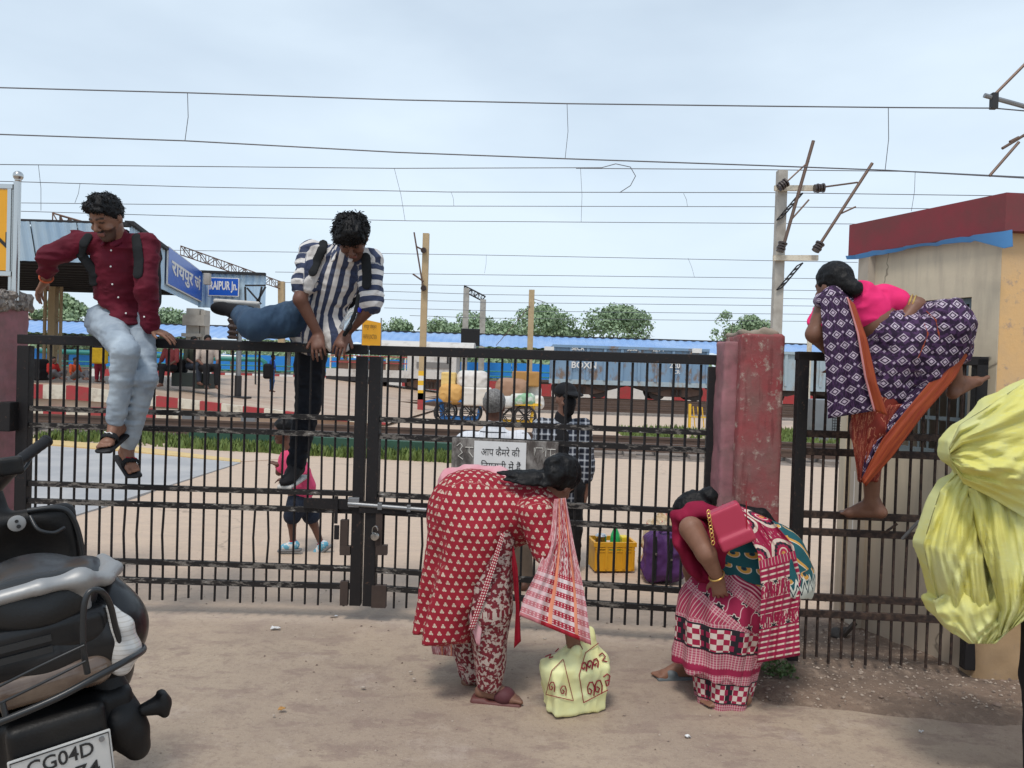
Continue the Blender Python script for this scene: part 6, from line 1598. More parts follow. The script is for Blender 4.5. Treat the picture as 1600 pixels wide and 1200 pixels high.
# ================================================================ woman in purple sari, climbing the railing
def _purple(g):
    x, y, z = g.xyz(g.attr('pc')); v = g.attr('pc')
    a, b = cellxy(g, x, y, .070, .058); d = a.abs()*.9+b.abs(); e = (d-.0195).abs() < .0030
    a2, b2 = cellxy(g, x+.035, y+.012, .070, .058); d2 = a2.abs()+b2.abs()*.9
    n = g.noise(v, 46, 3)
    base = g.mix(n.step(.50, .55)*.75, (.018, .005, .028), (.075, .028, .10))
    c = g.mix((e+(d < .0095)).min(1.0), base, (.50, .42, .50)); c = g.mix((d2 < .0075)*1.0, c, (.42, .33, .44))
    return c, .85
mat('sari_purple', _purple)
def _rust(g):
    v = g.attr('pc'); x, y, z = g.xyz(v); n = g.noise(g.scale(v, (1, .35, 1)), 30, 4)
    c = g.mix(g.maprange(n, .35, .7), (.23, .024, .012), (.16, .014, .010)); return g.mix((n-.5).abs() < .012, c, (.55, .22, .12)), .8
mat('sari_rust', _rust)
mat('border_orange', lambda g: (g.mix(g.maprange(g.noise(g.scale(g.attr('pc'), (1, .3, 1)), 26, 4), .4, .65), (.34, .062, .010), (.25, .024, .010)), .7))
def _pp(g):
    x, y, z = g.xyz(g.attr('pc')); return None
plain('blouse_pink', (.80, .03, .17), (.70, .022, .14)); plain('border_pink', (.66, .28, .28))
def woman_purple():
    K = (.20, .095, .06); t = person('barefoot woman in purple sari and pink blouse climbing the railing', at(1380, 812, 4.05))
    j = lambda px, py, Y: V3(at(px, py, Y))
    pel, wst, chest, neck, hd = j(1402, 536, 4.02), j(1368, 505, 4.02), j(1340, 478, 4.03), j(1316, 466, 4.04), j(1302, 449, 4.03)
    shL, elL, wrL = j(1291, 480, 4.0), j(1273, 522, 3.98), j(1300, 552, 4.12)
    shR, elR, wrR = j(1378, 466, 4.06), j(1432, 478, 3.98), j(1412, 500, 3.94)
    hiL, knL, anL = j(1388, 560, 4.03), j(1362, 672, 4.03), j(1362, 786, 4.10)
    hiR, knR, anR = j(1420, 535, 4.04), j(1478, 505, 3.92), j(1493, 596, 4.05)
    B = SDF(.0068, .02); A, P = add_head(B, hd, (-.42, .88, -.12), (-.1, 0, 1), .98); B.cone(neck, hd, .055, .055); B.cone(chest, wst, .115, .105, sq=((0, 1, 0), .8)); B.cone(wst, pel, .11, .13); B.cone(shL, shR, .05, .05)
    limb(B, shL, elL, wrL, (.056, .044, .029)); limb(B, shR, elR, wrR, (.056, .044, .029)); add_hand(B, wrL, (.15, .3, -.6), (0, .6, -.6), 1, .6, .92); add_hand(B, wrR, (-.5, -.1, -.7), (.4, .5, 0), -1, .6, .92)
    limb(B, hiL, knL, anL, (.09, .06, .036)); limb(B, hiR, knR, anR, (.09, .06, .036)); add_foot(B, anL, (-.72, .62, -.05), (0, 0, 1), 1.0); add_foot(B, anR, (.83, .22, .50), (-.5, -.1, .85), 1.0)
    B.build('body', MATS['skin'], t, {'col': lambda V: face_col(V, const(K)(V), hd, A, 1, K)})
    S_ = SDF(.007, .03); S_.cone(chest, j(1356, 490, 4.02), .132, .122, sq=((0, 1, 0), .85)); S_.cone(shL, shR, .068, .068); S_.cone(shL, shL+(elL-shL)*.48, .074, .064); S_.cone(shR, shR+(elR-shR)*.48, .074, .064)
    S_.cut(j(1362, 506, 4.0), (.35, 0, -.94)); S_.cut(neck+np.array([-.02, -.03, .005]), (-.55, -.5, .7)); S_.disp(folds(.006, 14, 14, 18, 3)); S_.build('blouse', MATS['blouse_pink'], t)
    S_ = SDF(.0075, .05); S_.cone(wst+np.array([.06, 0, -.06]), pel, .135, .175); S_.cone(hiR, knR, .165, .118); S_.cone(knR, knR+(anR-knR)*.42, .115, .10); S_.cone(hiL, j(1380, 606, 4.03), .15, .12); S_.cone(knR, j(1450, 580, 3.96), .10, .09)
    S_.disp(folds(.012, 9, 9, 9, 4)); S_.disp(folds(.005, 26, 26, 26, 5)); S_.build('sari_wrap', MATS['sari_purple'], t, box_pc)
    S_ = SDF(.0075, .04); S_.cone(j(1382, 590, 4.04), knL, .12, .095); S_.cone(knL, j(1356, 748, 4.06), .095, .048); S_.cut(j(1357, 752, 4.06), (.1, 0, -1)); S_.disp(folds(.008, 16, 16, 5, 6)); S_.build('sari_leg', MATS['sari_rust'], t, cyl_pc([hiL, knL, anL], .1))
    # fold of cloth stretched between the legs with its broad border
    sheet('sari_fold', [(1452, 560, 3.95), (1420, 610, 3.95), (1388, 650, 3.95), (1356, 700, 3.96), (1344, 748, 3.97)], [(1494, 532, 3.90), (1462, 588, 3.90), (1420, 640, 3.90), (1380, 690, 3.92), (1349, 752, 3.95)], 0, MATS['sari_purple'], t, 18, 40, .010, 1.5)
    sheet('sari_border', [(1494, 524, 3.885), (1462, 586, 3.885), (1420, 636, 3.885), (1378, 688, 3.90), (1346, 750, 3.93)], [(1520, 541, 3.90), (1492, 592, 3.89), (1440, 652, 3.89), (1396, 712, 3.91), (1353, 760, 3.94)], 0, MATS['border_orange'], t, 12, 44, .005, 1.2)
    sheet('sari_panel', [(1330, 640, 3.93), (1332, 690, 3.95), (1342, 752, 3.98)], [(1420, 630, 3.93), (1384, 690, 3.94), (1352, 756, 3.97)], 0, MATS['sari_rust'], t, 20, 30, .014, 2.5)
    sheet('pallu', [(1281, 463, 3.90), (1286, 520, 3.87), (1291, 580, 3.88), (1294, 654, 3.90)], [(1322, 462, 3.90), (1340, 520, 3.86), (1352, 590, 3.86), (1366, 642, 3.88)], 0, MATS['sari_purple'], t, 26, 44, .012, 2.0, .004, .2)
    sheet('pallu_border', [(1324, 464, 3.89), (1340, 520, 3.852), (1352, 590, 3.852), (1366, 642, 3.872)], [(1336, 476, 3.89), (1355, 530, 3.85), (1371, 600, 3.85), (1388, 650, 3.87)], 0, MATS['border_orange'], t, 8, 40, .004, 1)
    sheet('border_piping', [(1323, 464, 3.885), (1339, 520, 3.848), (1351, 590, 3.848), (1365, 642, 3.868)], [(1325, 464, 3.885), (1342, 520, 3.848), (1354, 590, 3.848), (1368, 643, 3.868)], 0, MATS['border_pink'], t, 3, 40, .001, 1)
    p_ = SDF(.007, .02); p_.chain([j(1284, 470, 3.96), j(1302, 462, 3.95), j(1322, 468, 3.96)], [.04, .045, .035]); p_.disp(folds(.005, 18, 18, 18, 2)); p_.build('pallu_shoulder', MATS['sari_purple'], t, cyl_pc([j(1284, 470, 3.96), j(1322, 468, 3.96)], .06))
    for pts in (((1447, 486), (1462, 500), (1466, 520), (1468, 530)), ((1444, 506), (1450, 522), (1442, 542), (1434, 560))):
        P_ = [at(a, b, 3.795) for a, b in pts]; strap('fold_edge', P_, .008, MATS['border_orange'], t, (0, -1, 0))
    hair_cap('hair', t, hd, A, 1.0, MATS['hair'], lambda S_, P: (S_.cone(P(0, -.08, .0), P(.01, -.115, -.03), .05, .045),), grow=.011, amp=.004, fr=26, seed=6, cut_u=-.07)
    for f_ in (.55, .66):
        mb = MB(); d = unit(wrR-elR); c = elR+(shR-elR)*.3; d = unit(elR-shR); c = shR+(elR-shR)*(.80+.1*(f_ > .6)); q = Vector(d); a_ = q.orthogonal().normalized(); b_ = q.cross(a_); mb.tube([Vector(c)+(a_*math.cos(x)+b_*math.sin(x))*.051 for x in np.linspace(0, 6.28, 19)[:-1]], .004, 5, closed=True); mb.build('bangle', MATS['gold'], t, smooth=True)
woman_purple()
# ================================================================ running child behind the gate
def child():
    K = (.13, .062, .042); Y = 6.5; t = person('running child in pink shirt and dark shorts behind the gate', gnd(470, 866))
    j = lambda px, py, d=0: V3(at(px, py, Y+d))
    hd, neck, chest, pel = j(443, 674), j(452, 700), j(458, 718), j(468, 780)
    B = SDF(.010, .02); A, P = add_head(B, hd, (-.93, -.2, -.12), (0, 0, 1), .88); B.cone(neck, hd, .04, .04); B.cone(chest, pel, .085, .09)
    shN, elN, wrN = j(462, 712, -.12), j(478, 742, -.16), j(447, 752, -.16); shF, elF, wrF = j(448, 712, .12), j(436, 738, .14), j(434, 726, .10)
    limb(B, shN, elN, wrN, (.032, .027, .02)); limb(B, shF, elF, wrF, (.032, .027, .02)); add_hand(B, wrN, (-.8, 0, .2), (0, .3, -.9), 1, .9, .66); add_hand(B, wrF, (-.8, 0, .3), (0, .3, -.9), -1, .9, .66)
    lN = (j(462, 790, -.06), j(456, 818, -.06), j(458, 848, -.05)); lF = (j(478, 790, .06), j(490, 818, .06), j(502, 850, .06))
    limb(B, *lN, (.055, .036, .024)); limb(B, *lF, (.055, .036, .024))
    B.build('body', MATS['skin'], t, {'col': lambda V: face_col(V, const(K)(V), hd, A, .88, K)})
    S_ = SDF(.010, .03); S_.cone(chest, j(472, 762), .105, .115, sq=((0, 1, 0), .85)); S_.cone(shN, shN+(elN-shN)*.8, .055, .05); S_.cone(shF, shF+(elF-shF)*.7, .055, .05); S_.disp(folds(.006, 14, 14, 14, 2)); S_.build('shirt', MATS['pink_tee'], t)
    S_ = SDF(.010, .03); S_.cone(pel, j(470, 786), .10, .10); S_.cone(lN[0], j(457, 806, -.06), .08, .075); S_.cone(lF[0], j(486, 806, .06), .08, .075); S_.build('shorts', plain('shorts_navy', (.015, .022, .04)), t)
    hair_cap('hair', t, hd, A, .88, MATS['hair'], None, grow=.012, h=.009, amp=.004)
    for an, d in ((lN[2], (-1, -.1, -.05)), (lF[2], (-.8, 0, -.6))):
        d = unit(d); up = unit(np.array([0, 0, 1.])-d*d[2]); R_ = np.stack([np.cross(d, up), d, up], 1)
        s1 = SDF(.008, .02); s1.cone(an-d*.02-up*.02, an+d*.075-up*.035, .034, .030); s1.cone(an, an-up*.02, .032, .034); so = s1.build('shoe', mat('shoe_teal', lambda g: (g.mix(g.noise(g.pos(), 22, 2).step(.48, .55), (.12, .38, .52), (.7, .68, .66)), .6)), t)
        s2 = SDF(.008, .006); s2.box(an+d*.03-up*.062, (.034, .10, .012), R_, .011); s2.build('shoe_sole', mat('sole_grey', base=(.16, .16, .165), rough=.7), so)
        mb = MB(); mb.disc(an+up*.012, up, .031, .018, 12); mb.build('sock', MATS['red_band'], t, smooth=True)
child()
# ================================================================ masked man and grey-haired man behind the gate
def _plaid(g):
    x, y, z = g.xyz(g.attr('pc')); a, b = ((x/.05).fract()-.5).abs(), ((y/.05).fract()-.5).abs()
    c = g.mix(((a < .33)+(b < .33))*.5, (.34, .37, .42), (.010, .014, .028)); return g.mix(((a > .46)+(b > .46)).min(1.0)*.7, c, (.62, .64, .66)), .85
mat('plaid', _plaid)
mat('shirt_white_lines', lambda g: (g.mix(((g.xyz(g.attr('pc'))[1]/.085).fract()-.5).abs() < .045, g.mix(((g.xyz(g.attr('pc'))[0]/.03).fract()-.5).abs() < .04, (.70, .72, .76), (.5, .53, .6)), (.03, .035, .05)), .85))
def man_mask():
    K = (.20, .10, .068); Y = 6.2; t = person('man in black cap, mask and checked shirt standing behind the gate', gnd(882, 893))
    j = lambda px, py, d=0: V3(at(px, py, Y+d)); hd = j(884, 624); neck = j(880, 652); chest = j(878, 690); pel = j(880, 752)
    shA, elA, wrA = j(846, 668, .0), j(843, 722, -.02), j(872, 738, -.20); shB, elB, wrB = j(911, 668), j(917, 722), j(914, 772)
    hA, kA, aA = j(868, 760), j(866, 826), j(868, 884, .03); hB, kB, aB = j(893, 760), j(894, 826), j(893, 886)
    B = SDF(.009, .02); A, P = add_head(B, hd, (.42, -.90, -.05), (0, 0, 1), 1.0); B.cone(neck, hd, .055, .052); B.cone(chest, pel, .12, .12, sq=((0, 1, 0), .75))
    limb(B, shA, elA, wrA, (.048, .04, .028)); limb(B, shB, elB, wrB, (.048, .04, .028)); add_hand(B, wrA, (.85, -.1, .05), (0, .3, .9), 1, .3, .95); add_hand(B, wrB, (0, 0, -1), (-.9, 0, 0), 1, .35, .95); limb(B, hA, kA, aA, (.08, .055, .036)); limb(B, hB, kB, aB, (.08, .055, .036)); add_foot(B, aA, (-.2, -.95, 0), (0, 0, 1), 1, False); add_foot(B, aB, (.3, -.95, 0), (0, 0, 1), 1, False)
    B.build('body', MATS['skin'], t, {'col': lambda V: face_col(V, const(K)(V), hd, A, 1, K)})
    S_ = SDF(.009, .03); S_.cone(chest, j(880, 770), .15, .155, sq=((0, 1, 0), .75)); S_.cone(shA, shB, .07, .07); limb(S_, shA, elA, wrA, (.074, .066, .056), .55); limb(S_, shB, elB, wrB, (.074, .066, .058), .45); S_.box(j(879, 715, -.16), (.045, .10, .20), None, .02, op='-'); S_.cut(j(880, 782), (0, 0, -1)); S_.disp(folds(.008, 10, 10, 16, 3)); S_.build('checked_shirt', MATS['plaid'], t, box_pc)
    S_ = SDF(.010, .03); S_.cone(chest, pel, .135, .13, sq=((0, 1, 0), .75)); S_.cone(neck, chest, .07, .12, sq=((0, 1, 0), .8)); S_.build('tee_shirt', MATS['black_cloth'], t)
    S_ = SDF(.010, .03); S_.cone(hA, hB, .11, .11); limb(S_, hA, kA, aA, (.105, .082, .066), .93); limb(S_, hB, kB, aB, (.105, .082, .066), .93); S_.disp(folds(.006, 12, 12, 16, 4)); S_.build('trousers', MATS['black_cloth'], t)
    S_ = SDF(.007, .012); q = V3(hd); S_.cone(q+A[:, 1]*.06-A[:, 2]*.02, q+A[:, 1]*.055-A[:, 2]*.085, .058, .048); S_.cone(q+A[:, 1]*.09-A[:, 2]*.03, q+A[:, 1]*.085-A[:, 2]*.07, .03, .026); S_.build('face_mask', MATS['black_cloth'], t)
    S_ = SDF(.007, .012); S_.ell(q+A[:, 2]*.055-A[:, 1]*.01, (.09, .108, .085), A); S_.cut(q+A[:, 2]*.040, -A[:, 2]); S_.ell(q+A[:, 1]*.135+A[:, 2]*.055, (.075, .075, .014), frame(unit(A[:, 1]-.15*A[:, 2]), A[:, 2])); S_.build('cap', plain('cap_black', (.010, .010, .012)), t)
    hair_cap('hair', t, hd, A, 1.0, MATS['hair'], lambda S_, P: S_.cone(P(-.05, .07, .03), P(.045, .075, .03), .02, .02), grow=.008, h=.008, amp=.003)
man_mask()
def man_grey():
    K = (.14, .066, .045); Y = 5.65; t = person('grey-haired man in white lined shirt standing with his back to the gate', gnd(800, 918))
    j = lambda px, py, d=0: V3(at(px, py, Y+d)); hd = j(772, 636); neck = j(772, 664); chest = j(771, 700); pel = j(780, 770)
    shA, elA, wrA = j(730, 690), j(722, 745), j(735, 790); shB, elB, wrB = j(812, 690), j(820, 745), j(812, 790)
    hA, kA, aA = j(776, 785), j(795, 850), j(806, 908); hB, kB, aB = j(800, 785), j(815, 850), j(820, 905)
    B = SDF(.009, .02); A, P = add_head(B, hd, (.12, 1, -.15), (0, .1, 1), .98); B.cone(neck, hd, .056, .054); B.cone(chest, pel, .12, .12, sq=((0, 1, 0), .75)); limb(B, shA, elA, wrA, (.046, .04, .028)); limb(B, shB, elB, wrB, (.046, .04, .028)); limb(B, hA, kA, aA, (.08, .055, .036)); limb(B, hB, kB, aB, (.08, .055, .036)); add_foot(B, aA, (0, 1, 0), (0, 0, 1), .95, False); add_foot(B, aB, (.2, 1, 0), (0, 0, 1), .95, False)
    add_hand(B, wrA, (.2, .2, -.9), (.9, 0, 0), 1, .4, .95); add_hand(B, wrB, (-.2, .2, -.9), (-.9, 0, 0), -1, .4, .95)
    B.build('body', MATS['skin'], t, {'col': const(K)})
    S_ = SDF(.009, .03); S_.cone(chest, j(778, 775), .155, .15, sq=((0, 1, 0), .75)); S_.cone(shA, shB, .075, .075); S_.cone(neck+np.array([0, 0, -.02]), chest, .075, .13); S_.cone(shA, elA, .078, .07); S_.cone(shB, elB, .078, .07); S_.disp(folds(.006, 10, 10, 16, 3)); S_.build('shirt', MATS['shirt_white_lines'], t, box_pc)
    S_ = SDF(.010, .03); S_.cone(hA, hB, .11, .11); limb(S_, hA, kA, aA, (.10, .078, .062), .93); limb(S_, hB, kB, aB, (.10, .078, .062), .93); S_.build('trousers', MATS['khaki'], t)
    hair_cap('hair', t, hd, A, 1.0, MATS['hair_grey'], None, grow=.010, h=.008, amp=.004, cut_u=-.075, line=.04)
man_grey()
# ================================================================ small figures on the platform
def small_person(label, px, foot_py, Y, h_px, pose, top, bottom, facing=(0, -1, 0), skin=(.15, .07, .05), hairm='hair', z0=None, extra=None):
    sc = h_px/FPX*Y/(1.68 if pose == 'stand' else .92); g0 = at(px, foot_py, Y); t = person(label, g0, 'people waiting on the platform'); b = V3(g0); f = unit(facing); r = np.cross(f, [0, 0, 1.]); u = np.array([0, 0, 1.])
    Q = lambda a, c, d: b+sc*(r*a+f*c+u*d)
    dz = 0 if pose == 'stand' else (-.80 if pose == 'floor' else -.42)
    hd, neck, chest, pel = Q(0, .05, 1.56+dz), Q(0, 0, 1.42+dz), Q(0, 0, 1.25+dz), Q(0, -.02, .92+dz)
    B = SDF(.020*sc+.004, .03); A, P = add_head(B, hd, f, (0, 0, 1), sc); B.cone(neck, hd, .055*sc, .055*sc)
    S_ = SDF(.022, .04); S_.cone(chest, pel, .16*sc, .15*sc, sq=(f, .75))
    for d in (-1, 1):
        sh = Q(d*.19, 0, 1.36+dz); el = Q(d*.25, .06, 1.10+dz); wr = Q(d*.16, .25 if pose != 'stand' else .12, .98+dz if pose != 'stand' else .88)
        limb(B, sh, el, wr, (.045*sc, .04*sc, .03*sc)); add_hand(B, wr, f, (0, 0, -1), d, .4, sc); S_.cone(sh, el, .068*sc, .06*sc)
        hp = Q(d*.09, 0, .90+dz)
        if pose == 'stand': kn, an = Q(d*.10, .02, .48), Q(d*.10, 0, .07)
        elif pose == 'seat': kn, an = Q(d*.12, .44, .50), Q(d*.12, .46, .07)
        else: kn, an = Q(d*.24, .36, .30), Q(d*.08, .52, .08)
        limb(B, hp, kn, an, (.08*sc, .055*sc, .04*sc)); add_foot(B, an, f, (0, 0, 1), sc, False)
        T_ = SDF(.022, .04) if d == -1 else T_; T_.cone(hp, kn, .105*sc, .085*sc); T_.cone(kn, kn+(an-kn)*.9, .085*sc, .06*sc)
    B.build('body', MATS['skin'], t, {'col': const(skin)}); S_.build('shirt', top, t); T_.build('trousers', bottom, t)
    hair_cap('hair', t, hd, A, sc, MATS[hairm], None, grow=.012, h=.02, amp=.003)
    return t
pt = lambda n, c: plain('cl_'+n, c)
small_person('person in red shirt sitting on the platform floor beside the dark luggage', 82, 592, 21.0, 36, 'floor', pt('red', (.42, .025, .02)), pt('dgrey', (.10, .10, .11)), (.9, -.3, 0))
small_person('person in orange-red shirt sitting on the platform, knees drawn up', 116, 593, 20.6, 36, 'floor', pt('orange', (.50, .07, .02)), pt('dgrey', (.10, .10, .11)), (.9, -.2, 0))
small_person('person in maroon trousers carrying a yellow bag on the platform', 155, 597, 21.5, 82, 'stand', pt('navy', (.02, .02, .04)), pt('maroon', (.20, .015, .035)), (.2, .9, 0))
small_person('person in red top perching on the dark box', 266, 603, 22.0, 54, 'seat', pt('brick', (.30, .06, .06)), pt('black', (.015, .015, .018)), (-.3, -.9, 0))
small_person('bearded man in dark checked shirt sitting on the dark box', 300, 600, 22.3, 54, 'seat', pt('olive', (.05, .055, .04)), pt('slate', (.04, .05, .07)), (.8, -.5, 0))
small_person('balding man in cream shirt sitting on the dark box', 322, 606, 21.9, 60, 'seat', pt('cream', (.55, .45, .38)), pt('black', (.015, .015, .018)), (.6, -.8, 0))
small_person('person in blue with a dark backpack walking along the platform', 424, 612, 24.0, 58, 'stand', pt('blue', (.02, .06, .28)), pt('blue2', (.03, .10, .25)), (.8, .5, 0))
mb = MB(); p = at(418, 580, 23.9); s_ = SDF(.02, .03); s_.box(p, (.13, .10, .24), None, .08); tag(s_.build('backpack', MATS['black_cloth']), 'dark backpack worn by the person in blue', 'backpack')
s_ = SDF(.02, .03); s_.box(at(155, 556, 21.2), (.22, .10, .22), None, .05); tag(s_.build('shoulder_bag', pt('bagyellow', (.62, .38, .02))), 'yellow bag carried by the person in maroon trousers', 'bag')
for lab, bx in (('long dark green metal box that people sit on', (272, 583, 306, 603)), ('shorter dark green box at the end of the long one', (307, 584, 331, 607))):
    a, b = at(bx[0], bx[3], 22.2), at(bx[2], bx[1], 22.2); mb = MB(); mb.box(((a.x+b.x)/2, 22.3, (a.z+b.z)/2), ((b.x-a.x)/2, .3, (b.z-a.z)/2), bev=.02); tag(mb.build('storage_box', mat('box_green', base=(.025, .035, .03), rough=.6, var=.3)), lab, 'box')
s_ = SDF(.02, .03); s_.box(at(281, 572, 22.4), (.20, .14, .20), None, .07); tag(s_.build('rucksack', MATS['black_cloth']), 'black rucksack resting on the green box', 'bag')
s_ = SDF(.02, .03); s_.box(at(52, 573, 21), (.30, .25, .22), None, .06); s_.box(at(52, 586, 21), (.32, .25, .14), None, .05); tag(s_.build('luggage', MATS['black_cloth']), 'dark luggage heap at the end of the seated people', 'luggage')

# ================================================================ person at the right edge with a yellow plastic sack
def sack_bearer():
    t = person('person in black trousers behind the yellow sack, nearly out of frame', gnd(1668, 1262)); b = V3(gnd(1668, 1262)); Y0 = b[1]
    r = np.array([1., 0, 0]); f = np.array([0, 1., 0]); u = np.array([0, 0, 1.]); Q = lambda a, c, d: b+r*a+f*c+u*d
    B = SDF(.012, .02); hd = Q(.05, 0, 1.55); A, P = add_head(B, hd, (-.2, 1, 0), (0, 0, 1), 1); B.cone(Q(.05, 0, 1.40), hd, .055, .055)
    T_ = SDF(.012, .03); S_ = SDF(.012, .03); S_.cone(Q(.05, 0, 1.25), Q(.03, 0, .92), .16, .15, sq=(f, .75))
    for d in (-1, 1):
        sh, el, wr = Q(.05+d*.18, 0, 1.36), Q(.05+d*.24, .10, 1.12), Q(.0+d*.12-.06, .32, 1.15); limb(B, sh, el, wr, (.045, .04, .03)); add_hand(B, wr, (-.5, .7, 0), (0, .2, -1), d, .5); S_.cone(sh, el, .07, .06)
        hp, kn, an = Q(.03+d*.09, 0, .90), Q(.03+d*.10, .02, .48), Q(.03+d*.10, 0, .08); limb(B, hp, kn, an, (.08, .055, .04)); add_foot(B, an, (-.2, 1, 0), (0, 0, 1), 1, False); limb(T_, hp, kn, an, (.12, .10, .08), .95)
    B.build('body', MATS['skin'], t, {'col': const((.16, .075, .05))}); S_.build('shirt', MATS['black_cloth'], t); T_.disp(folds(.006, 10, 10, 10, 2)); T_.build('trousers', MATS['black_cloth'], t); hair_cap('hair', t, hd, A, 1, MATS['hair'], None, h=.012)
    def _tarp(g):
        p = g.pos(); n = g.noise(p, 5, 6); n2 = g.noise(g.scale(p, (1, 1, 3)), 24, 5, .7); n3 = g.noise(p, 260, 2)
        c = g.mix(g.maprange(n, .4, .62), (.64, .60, .17), (.62, .62, .27)); c = g.mix(g.maprange(n2, .56, .66, 0, .35), c, (.56, .60, .34))
        return c, .62, n2*.8+n3*.15
    s_ = SDF(.007, .006); PL = lambda Y, *q: [at(a, b, Y) for a, b in q]
    s_.slab(PL(3.02, (1600, 640), (1500, 700), (1497, 742), (1476, 750), (1462, 778), (1452, 815), (1443, 850), (1451, 890), (1468, 935), (1457, 940), (1462, 955), (1485, 985), (1510, 1004), (1548, 1003), (1585, 972), (1600, 935), (1690, 900), (1710, 650)), 3.04, .07)
    s_.slab(PL(2.93, (1620, 590), (1590, 604), (1562, 622), (1540, 640), (1502, 664), (1484, 690), (1486, 722), (1500, 748), (1535, 762), (1575, 790), (1620, 820), (1700, 780), (1710, 620)), 2.97, .06)
    s_.slab(PL(2.92, (1508, 868), (1545, 800), (1600, 830), (1660, 850), (1650, 960), (1598, 950), (1575, 968), (1548, 925)), 2.97, .05)
    s_.slab(PL(2.96, (1470, 800), (1500, 765), (1535, 800), (1560, 880), (1540, 990), (1500, 960), (1478, 880)), 2.99, .05)
    def facet(n, amp, f0, f1, seed, spread=.32):
        rs = np.random.RandomState(seed); D_ = np.array([.80, .25, -.55])+spread*rs.randn(n, 3); D_ /= np.linalg.norm(D_, axis=1)[:, None]; fr = rs.uniform(f0, f1, n); ph_ = rs.rand(n)
        return lambda x, y, z: sum(amp/n*2*(tri((x*d[0]+y*d[1]*.6+z*d[2])*q+o+.35*vnoise(x*3+o*9, y*3, z*3+o*5))-.5) for d, q, o in zip(D_, fr, ph_))
    gx, gz = at(1665, 585, 3.0).x, at(1665, 585, 3.0).z
    tri = lambda q: 2*np.abs(q-np.floor(q)-.5)
    def pleat(amp, n, warp, seed):
        def f(x, y, z):
            th = np.arctan2(z-gz, x-gx); w = vnoise(x*4+seed, y*4, z*4)*warp
            return amp*(tri(th*n+w+y*1.3)-.5)*np.clip(np.hypot(x-gx, z-gz)/.35, .3, 1.2)
        return f
    s_.disp(pleat(.018, 1.6, .35, 3)); s_.disp(facet(4, .016, 4, 8, 2))
    ps = thing('plastic_sack', 'big crumpled yellow plastic sheet bundle carried at the right edge', 'sack', at(1560, 1000, 3.0)); tm = mat('tarp_yellow', _tarp, bump=.5, bdist=.004, spec=.2)
    s_.build('bundle', tm, ps)
    sheet('fold', [(1494, 740, 2.96), (1470, 765, 2.93), (1455, 810, 2.91), (1443, 850, 2.90), (1452, 895, 2.91), (1466, 938, 2.93)], [(1552, 760, 2.90), (1545, 830, 2.86), (1540, 880, 2.85), (1545, 930, 2.86), (1552, 990, 2.88)], 0, tm, ps, 44, 50, .018, 1.6, .003, .1, .4, .05, .045)
    sheet('fold', [(1458, 938, 2.92), (1466, 962, 2.90), (1488, 988, 2.89), (1514, 1006, 2.89)], [(1610, 860, 2.86), (1612, 915, 2.84), (1600, 962, 2.84), (1556, 1006, 2.86)], 0, tm, ps, 50, 34, .014, 1.4, .003, .4, .5, .04, .04)
    sheet('fold', [(1512, 762, 2.86), (1526, 830, 2.82), (1548, 900, 2.80), (1562, 955, 2.81), (1556, 998, 2.83)], [(1680, 780, 2.84), (1680, 850, 2.80), (1670, 910, 2.78), (1650, 950, 2.79), (1604, 968, 2.82)], 0, tm, ps, 56, 50, .022, 2.2, .003, .2, .4, .06, .055)
    sheet('fold', [(1483, 700, 2.88), (1500, 663, 2.85), (1540, 638, 2.82), (1600, 598, 2.80), (1690, 560, 2.80)], [(1489, 728, 2.87), (1506, 756, 2.82), (1550, 778, 2.78), (1606, 812, 2.76), (1700, 850, 2.76)], 0, tm, ps, 56, 60, .018, 2.0, .003, .3, .6, .08, .05)
sack_bearer()
